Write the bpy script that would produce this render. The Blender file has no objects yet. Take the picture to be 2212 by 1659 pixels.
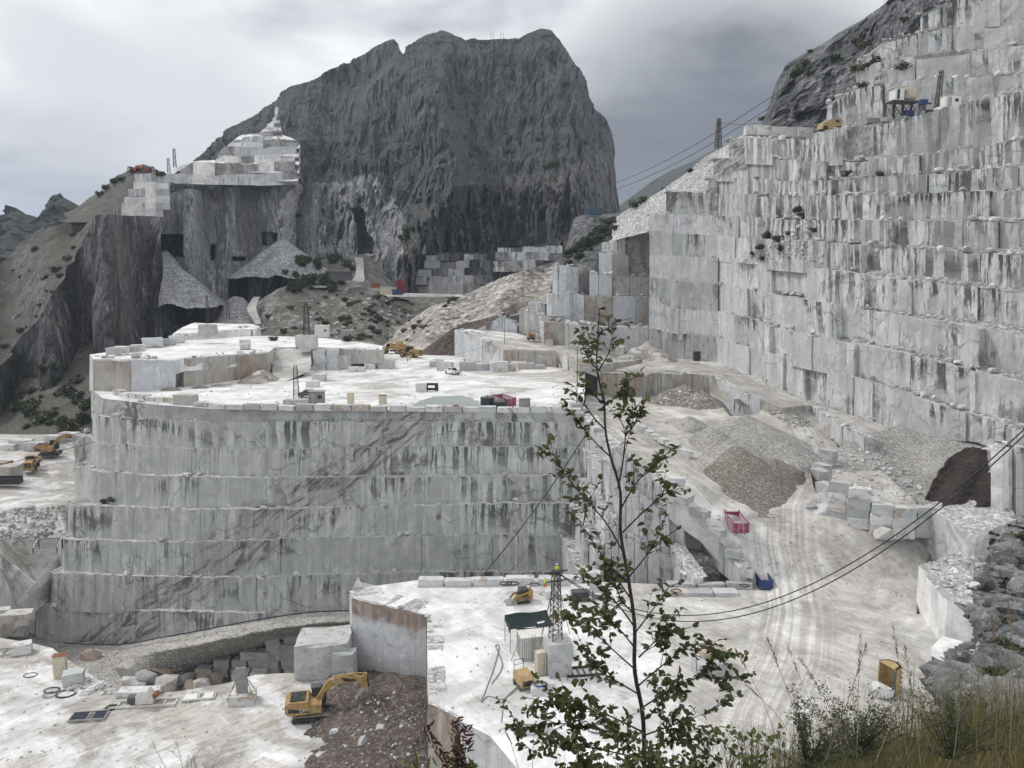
import bpy, bmesh, math, random
import numpy as np
from mathutils import Vector, Matrix, geometry

# ---------------------------------------------------------------- camera, world, sun, exposure
S = bpy.context.scene
PITCH = math.radians(7.9)
camd = bpy.data.cameras.new("camera"); cam = bpy.data.objects.new("camera", camd)
S.collection.objects.link(cam); S.camera = cam
camd.sensor_width = 36.0; camd.lens = 27.0; camd.clip_start = 0.1; camd.clip_end = 20000
cam.location = (0, 0, 0); cam.rotation_euler = (math.pi/2 - PITCH, 0, 0)
S.view_settings.view_transform = 'Standard'; S.view_settings.look = 'None'
S.view_settings.exposure = 0.45; S.view_settings.gamma = 1.0; S.view_settings.use_curve_mapping = False
S.cycles.use_denoising = True
S.cycles.max_bounces = 4; S.cycles.diffuse_bounces = 2; S.cycles.glossy_bounces = 2
S.cycles.transparent_max_bounces = 4; S.cycles.volume_bounces = 0
S.cycles.sample_clamp_indirect = 4.0

SUN_DIR = Vector((-0.62, 0.22, 0.75)).normalized()
sund = bpy.data.lights.new("sun", 'SUN'); sund.energy = 1.5; sund.angle = math.radians(10); sund.color = (1.0, .97, .93)
sun = bpy.data.objects.new("sun", sund); S.collection.objects.link(sun)
sun.rotation_euler = SUN_DIR.to_track_quat('Z', 'Y').to_euler()

world = bpy.data.worlds.new("World"); S.world = world; world.use_nodes = True
def build_world():
    nt = world.node_tree; N = nt.nodes; L = nt.links; N.clear()
    out = N.new('ShaderNodeOutputWorld'); bg = N.new('ShaderNodeBackground'); bg.inputs[1].default_value = 0.1
    sky = N.new('ShaderNodeTexSky'); sky.sky_type = 'NISHITA'; sky.sun_disc = False
    sky.sun_elevation = math.asin(SUN_DIR.z); sky.sun_rotation = math.atan2(SUN_DIR.x, SUN_DIR.y)
    sky.altitude = 600
    tc = N.new('ShaderNodeTexCoord')
    up = N.new('ShaderNodeVectorMath'); up.operation = 'ADD'; up.inputs[1].default_value = (0, 0, .4); L.new(tc.outputs['Generated'], up.inputs[0]); L.new(up.outputs[0], sky.inputs[0])
    mp = N.new('ShaderNodeMapping'); mp.inputs['Scale'].default_value = (1.0, 1.0, 2.6); mp.inputs['Location'].default_value = (1.9, 9.1, 2.2)
    L.new(tc.outputs['Generated'], mp.inputs[0])
    n1 = N.new('ShaderNodeTexNoise'); n1.inputs['Scale'].default_value = 1.7; n1.inputs['Detail'].default_value = 5; n1.inputs['Roughness'].default_value = .6
    n1.inputs['Distortion'].default_value = .35
    L.new(mp.outputs[0], n1.inputs['Vector'])
    # heavy grey cloud bank beside the mountain: a soft lobe about one direction of the sky
    def lobe(d, lo, hi):
        dp = N.new('ShaderNodeVectorMath'); dp.operation = 'DOT_PRODUCT'; dp.inputs[1].default_value = Vector(d).normalized()
        nz = N.new('ShaderNodeVectorMath'); nz.operation = 'NORMALIZE'
        L.new(tc.outputs['Generated'], nz.inputs[0]); L.new(nz.outputs[0], dp.inputs[0])
        a = N.new('ShaderNodeMath'); a.operation = 'MULTIPLY_ADD'; a.inputs[1].default_value = .10; L.new(n1.outputs[0], a.inputs[0]); L.new(dp.outputs['Value'], a.inputs[2])
        mr = N.new('ShaderNodeMapRange'); mr.interpolation_type = 'SMOOTHSTEP'
        mr.inputs[1].default_value = lo + .05; mr.inputs[2].default_value = hi + .05; L.new(a.outputs[0], mr.inputs[0])
        return mr.outputs[0]
    d1 = lobe((0.26, 1, 0.11), .955, .995)
    d2 = lobe((-0.45, 1, 0.10), .97, 1.0)
    ramp = N.new('ShaderNodeValToRGB'); e = ramp.color_ramp.elements
    e[0].position = .38; e[0].color = (4.0, 4.25, 4.7, 1); e[1].position = .56; e[1].color = (9.0, 9.0, 9.0, 1)
    L.new(n1.outputs[0], ramp.inputs[0])
    def darken(col, fac, c):
        m = N.new('ShaderNodeMix'); m.data_type = 'RGBA'; m.blend_type = 'MIX'; m.inputs['B'].default_value = (*c, 1)
        L.new(col, m.inputs['A']); L.new(fac, m.inputs['Factor']); return m.outputs['Result']
    def scale(o, k):
        m = N.new('ShaderNodeMath'); m.operation = 'MULTIPLY'; m.inputs[1].default_value = k; L.new(o, m.inputs[0]); return m.outputs[0]
    c = darken(ramp.outputs[0], scale(d1, .95), (1.15, 1.3, 1.6))
    c = darken(c, scale(d2, .5), (2.7, 3.0, 3.6))
    # gaps of blue low in the sky, where the cloud thins out
    sx = N.new('ShaderNodeSeparateXYZ'); L.new(tc.outputs['Generated'], sx.inputs[0])
    low = N.new('ShaderNodeMapRange'); low.inputs[1].default_value = .12; low.inputs[2].default_value = .0; L.new(sx.outputs[2], low.inputs[0])
    n2 = N.new('ShaderNodeTexNoise'); n2.inputs['Scale'].default_value = 2.3; n2.inputs['Detail'].default_value = 3
    mp2 = N.new('ShaderNodeMapping'); mp2.inputs['Scale'].default_value = (1, 1, 5); mp2.inputs['Location'].default_value = (.35, 0, 0)
    L.new(tc.outputs['Generated'], mp2.inputs[0]); L.new(mp2.outputs[0], n2.inputs['Vector'])
    gap = N.new('ShaderNodeMapRange'); gap.inputs[1].default_value = .5; gap.inputs[2].default_value = .62; L.new(n2.outputs[0], gap.inputs[0])
    gm = N.new('ShaderNodeMath'); gm.operation = 'MULTIPLY'; L.new(scale(low.outputs[0], .55), gm.inputs[0]); L.new(gap.outputs[0], gm.inputs[1])
    mx = N.new('ShaderNodeMix'); mx.data_type = 'RGBA'; L.new(gm.outputs[0], mx.inputs['Factor']); L.new(c, mx.inputs['A']); L.new(sky.outputs[0], mx.inputs['B'])
    L.new(mx.outputs['Result'], bg.inputs[0]); L.new(bg.outputs[0], out.inputs[0])
build_world()
world.cycles.sampling_method = 'MANUAL'; world.cycles.sample_map_resolution = 256
S.cycles.use_adaptive_sampling = True; S.cycles.adaptive_threshold = .02

# ---------------------------------------------------------------- helpers
CT, ST = math.cos(PITCH), math.sin(PITCH)
FPX, CX, CY = 1659.0, 1106.0, 829.5
def H(x, y, Y):
    """point at image coordinates (x, y) of the survey picture at horizontal distance Y in front of the viewpoint"""
    w = (CY - y)/FPX; t = Y/(CT + w*ST)
    return Vector((t*(x - CX)/FPX, Y, t*(w*CT - ST)))
def G(x, y, z):
    w = (CY - y)/FPX; t = z/(w*CT - ST)
    return Vector((t*(x - CX)/FPX, t*(CT + w*ST), z))
def Hn(x, y, Y):
    w = (CY - y)/FPX; t = Y/(CT + w*ST)
    return np.stack([t*(x - CX)/FPX, Y + 0*t, t*(w*CT - ST)], -1)
def px(v):
    f = v[1]*CT - v[2]*ST; return (CX + FPX*v[0]/f, CY - FPX*(v[1]*ST + v[2]*CT)/f)

COL = S.collection
def link(o, parent=None):
    COL.objects.link(o)
    if parent is not None: o.parent = parent
    return o
def tag(o, label=None, cat=None, group=None, kind=None):
    if label: o['label'] = label
    if cat: o['category'] = cat
    if group: o['group'] = group
    if kind: o['kind'] = kind
    return o
def empty(name, loc=(0, 0, 0), rz=0, parent=None):
    o = bpy.data.objects.new(name, None); o.location = loc; o.rotation_euler = (0, 0, rz); o.empty_display_size = .2
    return link(o, parent)
def mesh_obj(name, V, F, mat, parent=None, smooth=False, uv=None, mats=None, midx=None):
    me = bpy.data.meshes.new(name); me.from_pydata([tuple(map(float, v)) for v in V], [], [tuple(map(int, f)) for f in F])
    if mat is not None: me.materials.append(mat)
    if mats:
        for m in mats: me.materials.append(m)
    if midx is not None: me.polygons.foreach_set('material_index', np.asarray(midx, dtype=np.int32))
    if smooth: me.polygons.foreach_set('use_smooth', [True]*len(me.polygons))
    if uv is not None:
        l = me.uv_layers.new(name='UVMap'); vi = np.zeros(len(me.loops), dtype=np.int32); me.loops.foreach_get('vertex_index', vi)
        l.data.foreach_set('uv', np.asarray(uv, dtype=np.float32)[vi].ravel())
    me.update()
    return link(bpy.data.objects.new(name, me), parent)
def copy_tree(o, parent=None):
    c = o.copy(); COL.objects.link(c); c.parent = parent
    for k in ('label', 'category', 'group'):
        pass
    for ch in list(o.children): copy_tree(ch, c)
    return c

def _hash(i, j, k, s):
    n = (i*374761393 + j*668265263 + k*2147483647 + s*1274126177) & 0xffffffff
    n = ((n ^ (n >> 13))*1274126177) & 0xffffffff
    n = n ^ (n >> 16)
    return (n & 0xffff)/65535.0
def vnoise(P, seed=0):
    P = np.asarray(P, dtype=np.float64); I = np.floor(P).astype(np.int64); f = P - I; f = f*f*(3 - 2*f)
    i, j, k = I[..., 0], I[..., 1], I[..., 2]; r = 0
    for a in (0, 1):
        for b in (0, 1):
            for c in (0, 1):
                w = (f[..., 0] if a else 1 - f[..., 0])*(f[..., 1] if b else 1 - f[..., 1])*(f[..., 2] if c else 1 - f[..., 2])
                r = r + w*_hash(i + a, j + b, k + c, seed)
    return r*2 - 1
def fbm(P, oct=4, seed=0, gain=.5, lac=2.07):
    P = np.asarray(P, dtype=np.float64); a = 1; r = 0; n = 0
    for o in range(oct):
        r = r + a*vnoise(P, seed + o*17); n += a; a *= gain; P = P*lac
    return r/n
def interp(x, pts):
    xs = [p[0] for p in pts]; ys = [p[1] for p in pts]
    return np.interp(x, xs, ys)

def inpoly(x, y, poly):
    r = np.zeros(np.shape(x), bool); n = len(poly); j = n - 1
    for i in range(n):
        xi, yi = poly[i]; xj, yj = poly[j]
        c = ((yi > y) != (yj > y)) & (x < (xj - xi)*(y - yi)/((yj - yi) + 1e-12) + xi)
        r ^= c; j = i
    return r
def relief(name, x0, x1, nx, ny, top, bot, Yf, mat, rough=0, rs=.1, back=0, parent=None, smooth=False, seed=3, ystretch=1.0, mask=None, rough_ref=None, ridged=False):
    """a rock face: a sheet between the polylines bot and top whose distance is Yf(x, y, t)"""
    xs = np.linspace(x0, x1, nx); t = np.linspace(0, 1, ny)
    T, X = np.meshgrid(t, xs, indexing='ij')
    yt = interp(X, top); yb = interp(X, bot); Yp = yb + (yt - yb)*T
    D = Yf(X, Yp, T); P = Hn(X, Yp, D)
    if rough:
        rough = rough*np.clip(P[..., 1]/rough_ref, .05, 1) if rough_ref else rough
        q = P*rs; q = q*np.array([1, 1, ystretch])
        n = fbm(q, 5, seed, .55) if not ridged else 1.6*np.abs(fbm(q, 5, seed, .55)) - .5
        P[..., 1] += rough*n; P[..., 0] += rough*.35*fbm(q + 31.7, 3, seed + 5)
    V = P.reshape(-1, 3)
    idx = np.arange(nx*ny).reshape(ny, nx)
    F = np.stack([idx[:-1, :-1], idx[:-1, 1:], idx[1:, 1:], idx[1:, :-1]], -1).reshape(-1, 4)
    if back:
        B = V[idx[-1]].copy(); B[:, 1] += back; B[:, 2] -= back*.8
        nb = len(V); V = np.concatenate([V, B]); k = np.arange(nx - 1)
        F = np.concatenate([F, np.stack([idx[-1, :-1], idx[-1, 1:], nb + k + 1, nb + k], -1)])
    if mask is not None:
        c = V[F].mean(1); keep = mask(c); F = F[keep]
    return mesh_obj(name, V, F, mat, parent, smooth)

def reliefz(name, x0, x1, nx, ny, top, bot, zf, mat, rough=0, rs=.3, seed=1):
    xs = np.linspace(x0, x1, nx); t = np.linspace(0, 1, ny); T, X = np.meshgrid(t, xs, indexing='ij')
    yt = interp(X, top); yb = interp(X, bot); Yp = yb + (yt - yb)*T; Z = zf(X, Yp, T)
    w = (CY - Yp)/FPX; k = Z/(w*CT - ST); P = np.stack([k*(X - CX)/FPX, k*(CT + w*ST), Z], -1)
    if rough: P[..., 2] += rough*fbm(P*rs, 4, seed, .6)
    idx = np.arange(nx*ny).reshape(ny, nx); F = np.stack([idx[:-1, :-1], idx[:-1, 1:], idx[1:, 1:], idx[1:, :-1]], -1).reshape(-1, 4)
    return mesh_obj(name, P.reshape(-1, 3), F, mat, None, True)

def patch(name, poly, mat, z=None, res=2.0, bump=.08, bs=.2, skirt=0, parent=None, seed=1, smooth=True, world_pts=False, skirt_mat=None):
    """level floor: image outline (x, y[, z]) laid on its own height"""
    W = [Vector(p) if world_pts else G(p[0], p[1], p[2] if len(p) > 2 else z) for p in poly]
    xs = [w.x for w in W]; ys = [w.y for w in W]
    pts = [(w.x, w.y) for w in W]; n0 = len(pts); zz = [w.z for w in W]
    # densify the outline so the rim is not ruler straight
    out = []; oz = []
    for i in range(n0):
        a = W[i]; b = W[(i + 1) % n0]; k = max(1, int((b - a).length/(res*1.2)))
        for q in range(k):
            p = a.lerp(b, q/k); out.append((p.x, p.y)); oz.append(p.z)
    nb = len(out); pts = list(out); zz = list(oz)
    gx = np.arange(min(xs), max(xs), res); gy = np.arange(min(ys), max(ys), res)
    A, B = np.meshgrid(gx, gy); rng = np.random.RandomState(seed)
    A = A + rng.uniform(-.3, .3, A.shape)*res; B = B + rng.uniform(-.3, .3, B.shape)*res
    m = inpoly(A, B, out); A = A[m]; B = B[m]
    planar = max(oz) - min(oz) < .01
    if not planar:
        o = np.array(out); 
        for a, b in zip(A, B):
            d = (o[:, 0] - a)**2 + (o[:, 1] - b)**2; w = 1/(d + .5)**1.6; zz.append(float((w*np.array(oz)).sum()/w.sum()))
    else: zz += [oz[0]]*len(A)
    pts += list(zip(A.tolist(), B.tolist()))
    vs, es, fs, ov, oe, of = geometry.delaunay_2d_cdt([Vector(p) for p in pts], [], [list(range(nb))], 1, 1e-4)
    V = []
    for v, o in zip(vs, ov): V.append((v.x, v.y, zz[o[0]] if o else oz[0]))
    V = np.array(V); q = np.stack([V[:, 0]*bs, V[:, 1]*bs, 0*V[:, 0]], -1)
    V[:, 2] += bump*fbm(q, 4, seed)
    F = [tuple(f) for f in fs]; n = len(V); mi = [0]*len(F)
    V = V.tolist()
    if skirt:
        for i in range(nb):
            # nearest output index of outline vertices: cdt keeps the order
            pass
        base = n
        for i in range(nb): V.append((V[i][0], V[i][1], V[i][2] - skirt))
        for i in range(nb):
            j = (i + 1) % nb; F.append((i, j, base + j, base + i)); mi.append(1)
    return mesh_obj(name, V, F, mat, parent, smooth=False, mats=[skirt_mat or mat], midx=mi)

def tin(name, ctrl, mat, levels=4, bump=.15, bs=.15, parent=None, seed=2, outline=None, drop=None):
    """sloping ground through surveyed control points (image x, y, height)"""
    W = [G(*c) for c in ctrl]
    if outline is not None: vs, es, fs, ov, _, _ = geometry.delaunay_2d_cdt([Vector((w.x, w.y)) for w in W], [], [outline], 1, 1e-4)
    else: vs, es, fs, ov, _, _ = geometry.delaunay_2d_cdt([Vector((w.x, w.y)) for w in W], [], [], 0, 1e-4)
    bm = bmesh.new(); bv = [bm.verts.new((v.x, v.y, W[o[0]].z)) for v, o in zip(vs, ov)]
    for f in fs: bm.faces.new([bv[i] for i in f])
    for l in range(levels):
        bmesh.ops.subdivide_edges(bm, edges=bm.edges[:], cuts=1, use_grid_fill=True)
    bmesh.ops.triangulate(bm, faces=bm.faces[:])
    for it in range(3):
        bmesh.ops.smooth_vert(bm, verts=[v for v in bm.verts if not v.is_boundary], factor=.5, use_axis_x=False, use_axis_y=False, use_axis_z=True)
    P = np.array([v.co[:] for v in bm.verts]); n = fbm(P*np.array([bs, bs, 0]), 5, seed, .6)*bump
    for v, d in zip(bm.verts, n): v.co.z += float(d)
    ex = bmesh.ops.extrude_edge_only(bm, edges=[e for e in bm.edges if e.is_boundary])
    for v in ex['geom']:
        if isinstance(v, bmesh.types.BMVert): v.co.z -= 4.0
    me = bpy.data.meshes.new(name); bm.to_mesh(me); bm.free(); me.materials.append(mat)
    me.polygons.foreach_set('use_smooth', [abs(p.normal.z) > .25 for p in me.polygons])
    return link(bpy.data.objects.new(name, me), parent)

# ---------------------------------------------------------------- materials
MATS = {}
def newmat(name):
    m = bpy.data.materials.new(name); m.use_nodes = True; nt = m.node_tree; nt.nodes.clear()
    out = nt.nodes.new('ShaderNodeOutputMaterial'); b = nt.nodes.new('ShaderNodeBsdfPrincipled')
    nt.links.new(b.outputs[0], out.inputs[0]); b.inputs['Roughness'].default_value = .75
    b.inputs['Specular IOR Level'].default_value = .25
    MATS[name] = m
    return m, nt, b
class NT:
    def __init__(s, nt): s.nt = nt; s.N = nt.nodes; s.L = nt.links
    def node(s, t, **kw):
        n = s.N.new(t)
        for k, v in kw.items(): setattr(n, k, v)
        return n
    def pos(s): return s.node('ShaderNodeNewGeometry').outputs['Position']
    def objc(s): return s.node('ShaderNodeTexCoord').outputs['Object']
    def map(s, v, scale=(1, 1, 1), loc=(0, 0, 0), rot=(0, 0, 0)):
        m = s.node('ShaderNodeMapping'); m.inputs['Scale'].default_value = scale; m.inputs['Location'].default_value = loc; m.inputs['Rotation'].default_value = rot
        s.L.new(v, m.inputs[0]); return m.outputs[0]
    def noise(s, v, scale=1, detail=5, rough=.55, dist=0):
        n = s.node('ShaderNodeTexNoise'); n.inputs['Scale'].default_value = scale; n.inputs['Detail'].default_value = detail
        n.inputs['Roughness'].default_value = rough; n.inputs['Distortion'].default_value = dist; s.L.new(v, n.inputs['Vector']); return n.outputs[0]
    def vor(s, v, scale=1, feature='DISTANCE_TO_EDGE', out=0):
        n = s.node('ShaderNodeTexVoronoi', feature=feature); n.inputs['Scale'].default_value = scale; s.L.new(v, n.inputs['Vector']); return n.outputs[out]
    def rng(s, v, a, b, c=0, d=1, smooth=True):
        m = s.node('ShaderNodeMapRange'); m.interpolation_type = 'SMOOTHSTEP' if smooth else 'LINEAR'
        for i, q in enumerate((a, b, c, d)): m.inputs[i + 1].default_value = q
        s.L.new(v, m.inputs[0]); return m.outputs[0]
    def math(s, op, a, b=None, c=None):
        m = s.node('ShaderNodeMath', operation=op)
        for i, q in enumerate((a, b, c)):
            if q is None: continue
            if isinstance(q, (int, float)): m.inputs[i].default_value = q
            else: s.L.new(q, m.inputs[i])
        return m.outputs[0]
    def mul(s, a, b): return s.math('MULTIPLY', a, b)
    def mix(s, f, a, b, mode='MIX'):
        m = s.node('ShaderNodeMix', data_type='RGBA', blend_type=mode)
        for k, q in (('Factor', f), ('A', a), ('B', b)):
            if isinstance(q, (int, float)): m.inputs[k].default_value = q
            elif isinstance(q, tuple): m.inputs[k].default_value = (*q, 1) if len(q) == 3 else q
            else: s.L.new(q, m.inputs[k])
        return m.outputs['Result']
    def sep(s, v):
        n = s.node('ShaderNodeSeparateXYZ'); s.L.new(v, n.inputs[0]); return n.outputs
    def comb(s, x, y, z):
        n = s.node('ShaderNodeCombineXYZ')
        for i, q in enumerate((x, y, z)):
            if isinstance(q, (int, float)): n.inputs[i].default_value = q
            else: s.L.new(q, n.inputs[i])
        return n.outputs[0]
    def bump(s, b, h, strength=.4, dist=.1):
        n = s.node('ShaderNodeBump'); n.inputs['Strength'].default_value = strength; n.inputs['Distance'].default_value = dist
        s.L.new(h, n.inputs['Height']); s.L.new(n.outputs[0], b.inputs['Normal'])

def mat_wall(name, c1=(.50, .505, .495), c2=(.40, .405, .40), streak=.75, brown=.0, crack=.55, sx=1.0, white=.35, fade=7., tone=.12, dark=.6, rot=.6, fault=None, dens=0., amin=.1, stain=None):
    m, nt, b = newmat(name); g = NT(nt); P = g.pos()
    uv = g.node('ShaderNodeUVMap').outputs[0]; u = g.sep(uv); oi = g.node('ShaderNodeObjectInfo').outputs['Random']
    big = g.noise(g.map(P, (1, 1, 1.6), rot=(0, rot, 0)), .055, 4, .6, .5)          # large weathered bands running aslant
    mid = g.noise(P, .35, 4, .65, 1.0)
    cl_ = g.rng(big, .38, .62, .84, 1.10); col = g.mix(g.rng(mid, .35, .68), c2, c1); col = g.mix(1.0, col, g.comb(cl_, cl_, cl_), 'MULTIPLY')
    col = g.mix(g.rng(mid, .60, .72, 0, .5), col, tuple(min(1, k*1.3) for k in c1))
    tn = g.rng(oi, 0, 1, 1 - tone, 1 + tone*.5, False)
    col = g.mix(1.0, col, g.comb(tn, tn, tn), 'MULTIPLY')
    if brown:
        bm_ = g.rng(g.math('ADD', g.mul(mid, .3), g.mul(g.noise(g.map(P, (1, 1, .4)), .13, 4, .6, .8), .7)), .62 - .2*brown, .70 - .17*brown)
        col = g.mix(g.mul(bm_, .85), col, g.mix(g.rng(mid, .3, .7), (.21, .155, .12), (.37, .29, .225)))
    if stain:
        sm = g.rng(g.math('ADD', u[1], g.mul(g.math('SUBTRACT', g.noise(P, .22, 4, .6, .6), .5), 9.)), stain*.45, stain, 1, 0)
        col = g.mix(g.mul(sm, .85), col, g.mix(g.rng(mid, .3, .7), (.16, .10, .075), (.34, .25, .19)))
    warp = g.mul(mid, .9)
    us = g.math('ADD', u[0], warp)
    nz1 = g.node('ShaderNodeTexNoise'); nz1.inputs['Scale'].default_value = 1; nz1.inputs['Detail'].default_value = 5; nz1.inputs['Roughness'].default_value = .66
    nt.links.new(g.comb(g.mul(us, .62*sx), g.mul(u[1], .045), 0), nz1.inputs['Vector'])
    s1 = nz1.outputs[0]; sc = g.sep(nz1.outputs['Color'])
    area = g.rng(g.math('ADD', big, g.mul(g.math('SUBTRACT', mid, .5), .35)), .44, .60)
    top = g.rng(u[1], 0, fade, 1, .25)
    d1 = g.mul(g.mul(g.rng(s1, .50 - dens, .55 - dens), g.math('ADD', g.mul(area, 1 - amin), amin)), top)
    col = g.mix(g.mul(g.rng(sc[1], .53, .60), white), col, (.66, .67, .66))
    col = g.mix(g.mul(g.mul(g.rng(sc[2], .515, .575), g.math('ADD', g.mul(area, .6), .25)), streak*.55), col, (.17, .175, .17))
    col = g.mix(g.mul(d1, streak), col, (.05, .055, .055))
    if dark: col = g.mix(g.mul(g.mul(g.rng(big, .56, .66), g.rng(mid, .42, .56)), dark), col, (.12, .12, .115))
    fr = g.math('ABSOLUTE', g.math('SUBTRACT', g.math('FRACT', g.mul(u[0], .36)), .5))
    col = g.mix(g.mul(g.rng(fr, .478, .495), g.rng(mid, .40, .60, 0, .5)), col, (.12, .12, .12))
    if fault:
        q = g.sep(P); fd = g.math('SUBTRACT', g.math('SUBTRACT', q[2], fault[1]), g.mul(g.math('SUBTRACT', q[0], fault[0]), fault[2]))
        fm = g.rng(g.math('ADD', g.math('ABSOLUTE', fd), g.mul(g.math('SUBTRACT', big, .5), 18.)), fault[3]*.3, fault[3], 1, 0)
        ch = g.noise(g.comb(g.math('ADD', g.mul(q[0], .13), g.mul(q[2], .10)), g.math('SUBTRACT', g.mul(q[2], .62), g.mul(q[0], .46)), g.mul(q[1], .1)), 1, 5, .72, .9)
        col = g.mix(g.mul(fm, g.rng(ch, .36, .56, .95, .1)), col, (.075, .072, .068)); col = g.mix(g.mul(fm, g.rng(ch, .56, .68, 0, .5)), col, (.34, .29, .245))
    if crack:
        pc = g.node('ShaderNodeVectorMath', operation='ADD'); nt.links.new(P, pc.inputs[0])
        nz = g.node('ShaderNodeTexNoise'); nz.inputs['Scale'].default_value = .35; nz.inputs['Detail'].default_value = 3; nt.links.new(P, nz.inputs['Vector'])
        sc_ = g.node('ShaderNodeVectorMath', operation='SCALE'); sc_.inputs['Scale'].default_value = 3.2; nt.links.new(nz.outputs['Color'], sc_.inputs[0]); nt.links.new(sc_.outputs[0], pc.inputs[1])
        e = g.vor(g.map(pc.outputs[0], (.15, .15, .12)), 1)
        cm = g.mul(g.rng(e, .0, .022, 1, 0), g.rng(big, .40, .5))
        col = g.mix(g.mul(cm, crack), col, (.10, .10, .10))
    nt.links.new(col, b.inputs['Base Color'])
    g.bump(b, g.noise(P, .8, 4, .65), .5, .2)
    return m

def mat_floor(name, white=(.78, .78, .77), dirt=(.47, .43, .375), amount=.5, ang=.0, line=.35, tracks=.5, low=.03, cell=(3.2, 2.0), dust=None, path=False):
    m, nt, b = newmat(name); g = NT(nt); P = g.pos()
    Pr = g.map(P, rot=(0, 0, ang))
    n1 = g.noise(P, low, 5, .66, 1.4)
    n2 = g.noise(g.map(Pr, (.10, .5, 1)), 1, 4, .68, 2.2)
    n3 = g.noise(g.map(Pr, (.35, 2.6, 1)), 1, 2, .6, 1.5)
    f4 = g.noise(P, .55, 4, .72, .4)
    k = n1
    if dust: k = g.math('ADD', n1, g.rng(g.sep(P)[0], dust[0], dust[1], 0, dust[2], False))
    k = g.math('ADD', k, g.mul(g.math('SUBTRACT', f4, .5), .22))
    big = g.rng(k, .60 - .3*amount, .74 - .3*amount)
    tr = g.rng(n2, .50, .62)
    d = g.math('ADD', g.mul(big, .72), g.mul(g.mul(tr, tracks), g.math('ADD', g.mul(big, .5), .30)))
    d = g.math('ADD', d, g.mul(g.mul(g.rng(n3, .5, .70), .3*tracks), g.math('ADD', big, .3)))
    if path:
        pu = g.sep(g.node('ShaderNodeUVMap', uv_map='path').outputs[0]); ad = g.math('ABSOLUTE', pu[0])
        pm = g.rng(g.math('ADD', ad, g.mul(g.math('SUBTRACT', n1, .5), 5.)), 3.2, 6.5, 1, 0)
        rut = g.noise(g.comb(g.mul(pu[0], 1.5), g.mul(pu[1], .022), 0), 1, 4, .62)
        tread = g.noise(g.comb(g.mul(pu[0], 1.1), g.mul(pu[1], 2.2), 3.), 1, 2, .5)
        d = g.math('ADD', g.mul(d, g.math('SUBTRACT', 1.0, g.mul(pm, .55))), g.mul(pm, g.math('ADD', g.rng(rut, .40, .62, .12, .78), g.mul(g.rng(tread, .5, .62), .16))))
    d = g.math('MINIMUM', d, 1.0)
    fine = g.rng(f4, .3, .7, .86, 1.06)
    col = g.mix(d, white, g.mix(n2, dirt, tuple(q*.82 for q in dirt)))
    mo = g.rng(g.noise(P, .13, 5, .7, .8), .34, .64, .66, 1.02); fine = g.mul(fine, mo)
    col = g.mix(1.0, col, g.comb(fine, fine, fine), 'MULTIPLY')
    if line:
        br = g.node('ShaderNodeTexBrick'); br.offset = .37; br.inputs['Scale'].default_value = 1; br.inputs['Mortar Size'].default_value = .05
        br.inputs['Brick Width'].default_value = cell[0]; br.inputs['Row Height'].default_value = cell[1]; br.inputs['Mortar Smooth'].default_value = .5
        wv = g.node('ShaderNodeVectorMath', operation='ADD'); nt.links.new(Pr, wv.inputs[0]); nt.links.new(g.comb(n1, f4, 0), wv.inputs[1])
        nt.links.new(wv.outputs[0], br.inputs['Vector'])
        br.inputs['Color1'].default_value = (.90, .90, .895, 1); br.inputs['Color2'].default_value = (1, 1, 1, 1); br.inputs['Mortar'].default_value = (.70, .68, .66, 1)
        col = g.mix(line, col, g.mix(1., col, br.outputs[0], 'MULTIPLY'))
    nt.links.new(col, b.inputs['Base Color'])
    g.bump(b, f4, .35, .12)
    return m

def add_path(o, paths):
    me = o.data; n = len(me.vertices); co = np.zeros(n*3); me.vertices.foreach_get('co', co); co = co.reshape(-1, 3)[:, :2]
    best = np.full(n, 1e9); D = np.full(n, 50.); Sv = np.zeros(n)
    for pts in paths:
        W = [np.array(G(*p)[:2]) for p in pts]; s0 = 0
        for p, q in zip(W[:-1], W[1:]):
            d = q - p; L = np.linalg.norm(d); d = d/L; r = co - p; t = np.clip(r @ d, 0, L); c = r - np.outer(t, d); ds = np.hypot(c[:, 0], c[:, 1]); sg = np.sign(r[:, 0]*d[1] - r[:, 1]*d[0]); m = ds < best
            best[m] = ds[m]; D[m] = (ds*sg)[m]; Sv[m] = (s0 + t)[m]; s0 += L
    l = me.uv_layers.new(name='path'); vi = np.zeros(len(me.loops), dtype=np.int32); me.loops.foreach_get('vertex_index', vi)
    l.data.foreach_set('uv', np.stack([D, Sv], -1)[vi].astype(np.float32).ravel()); return o

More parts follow.
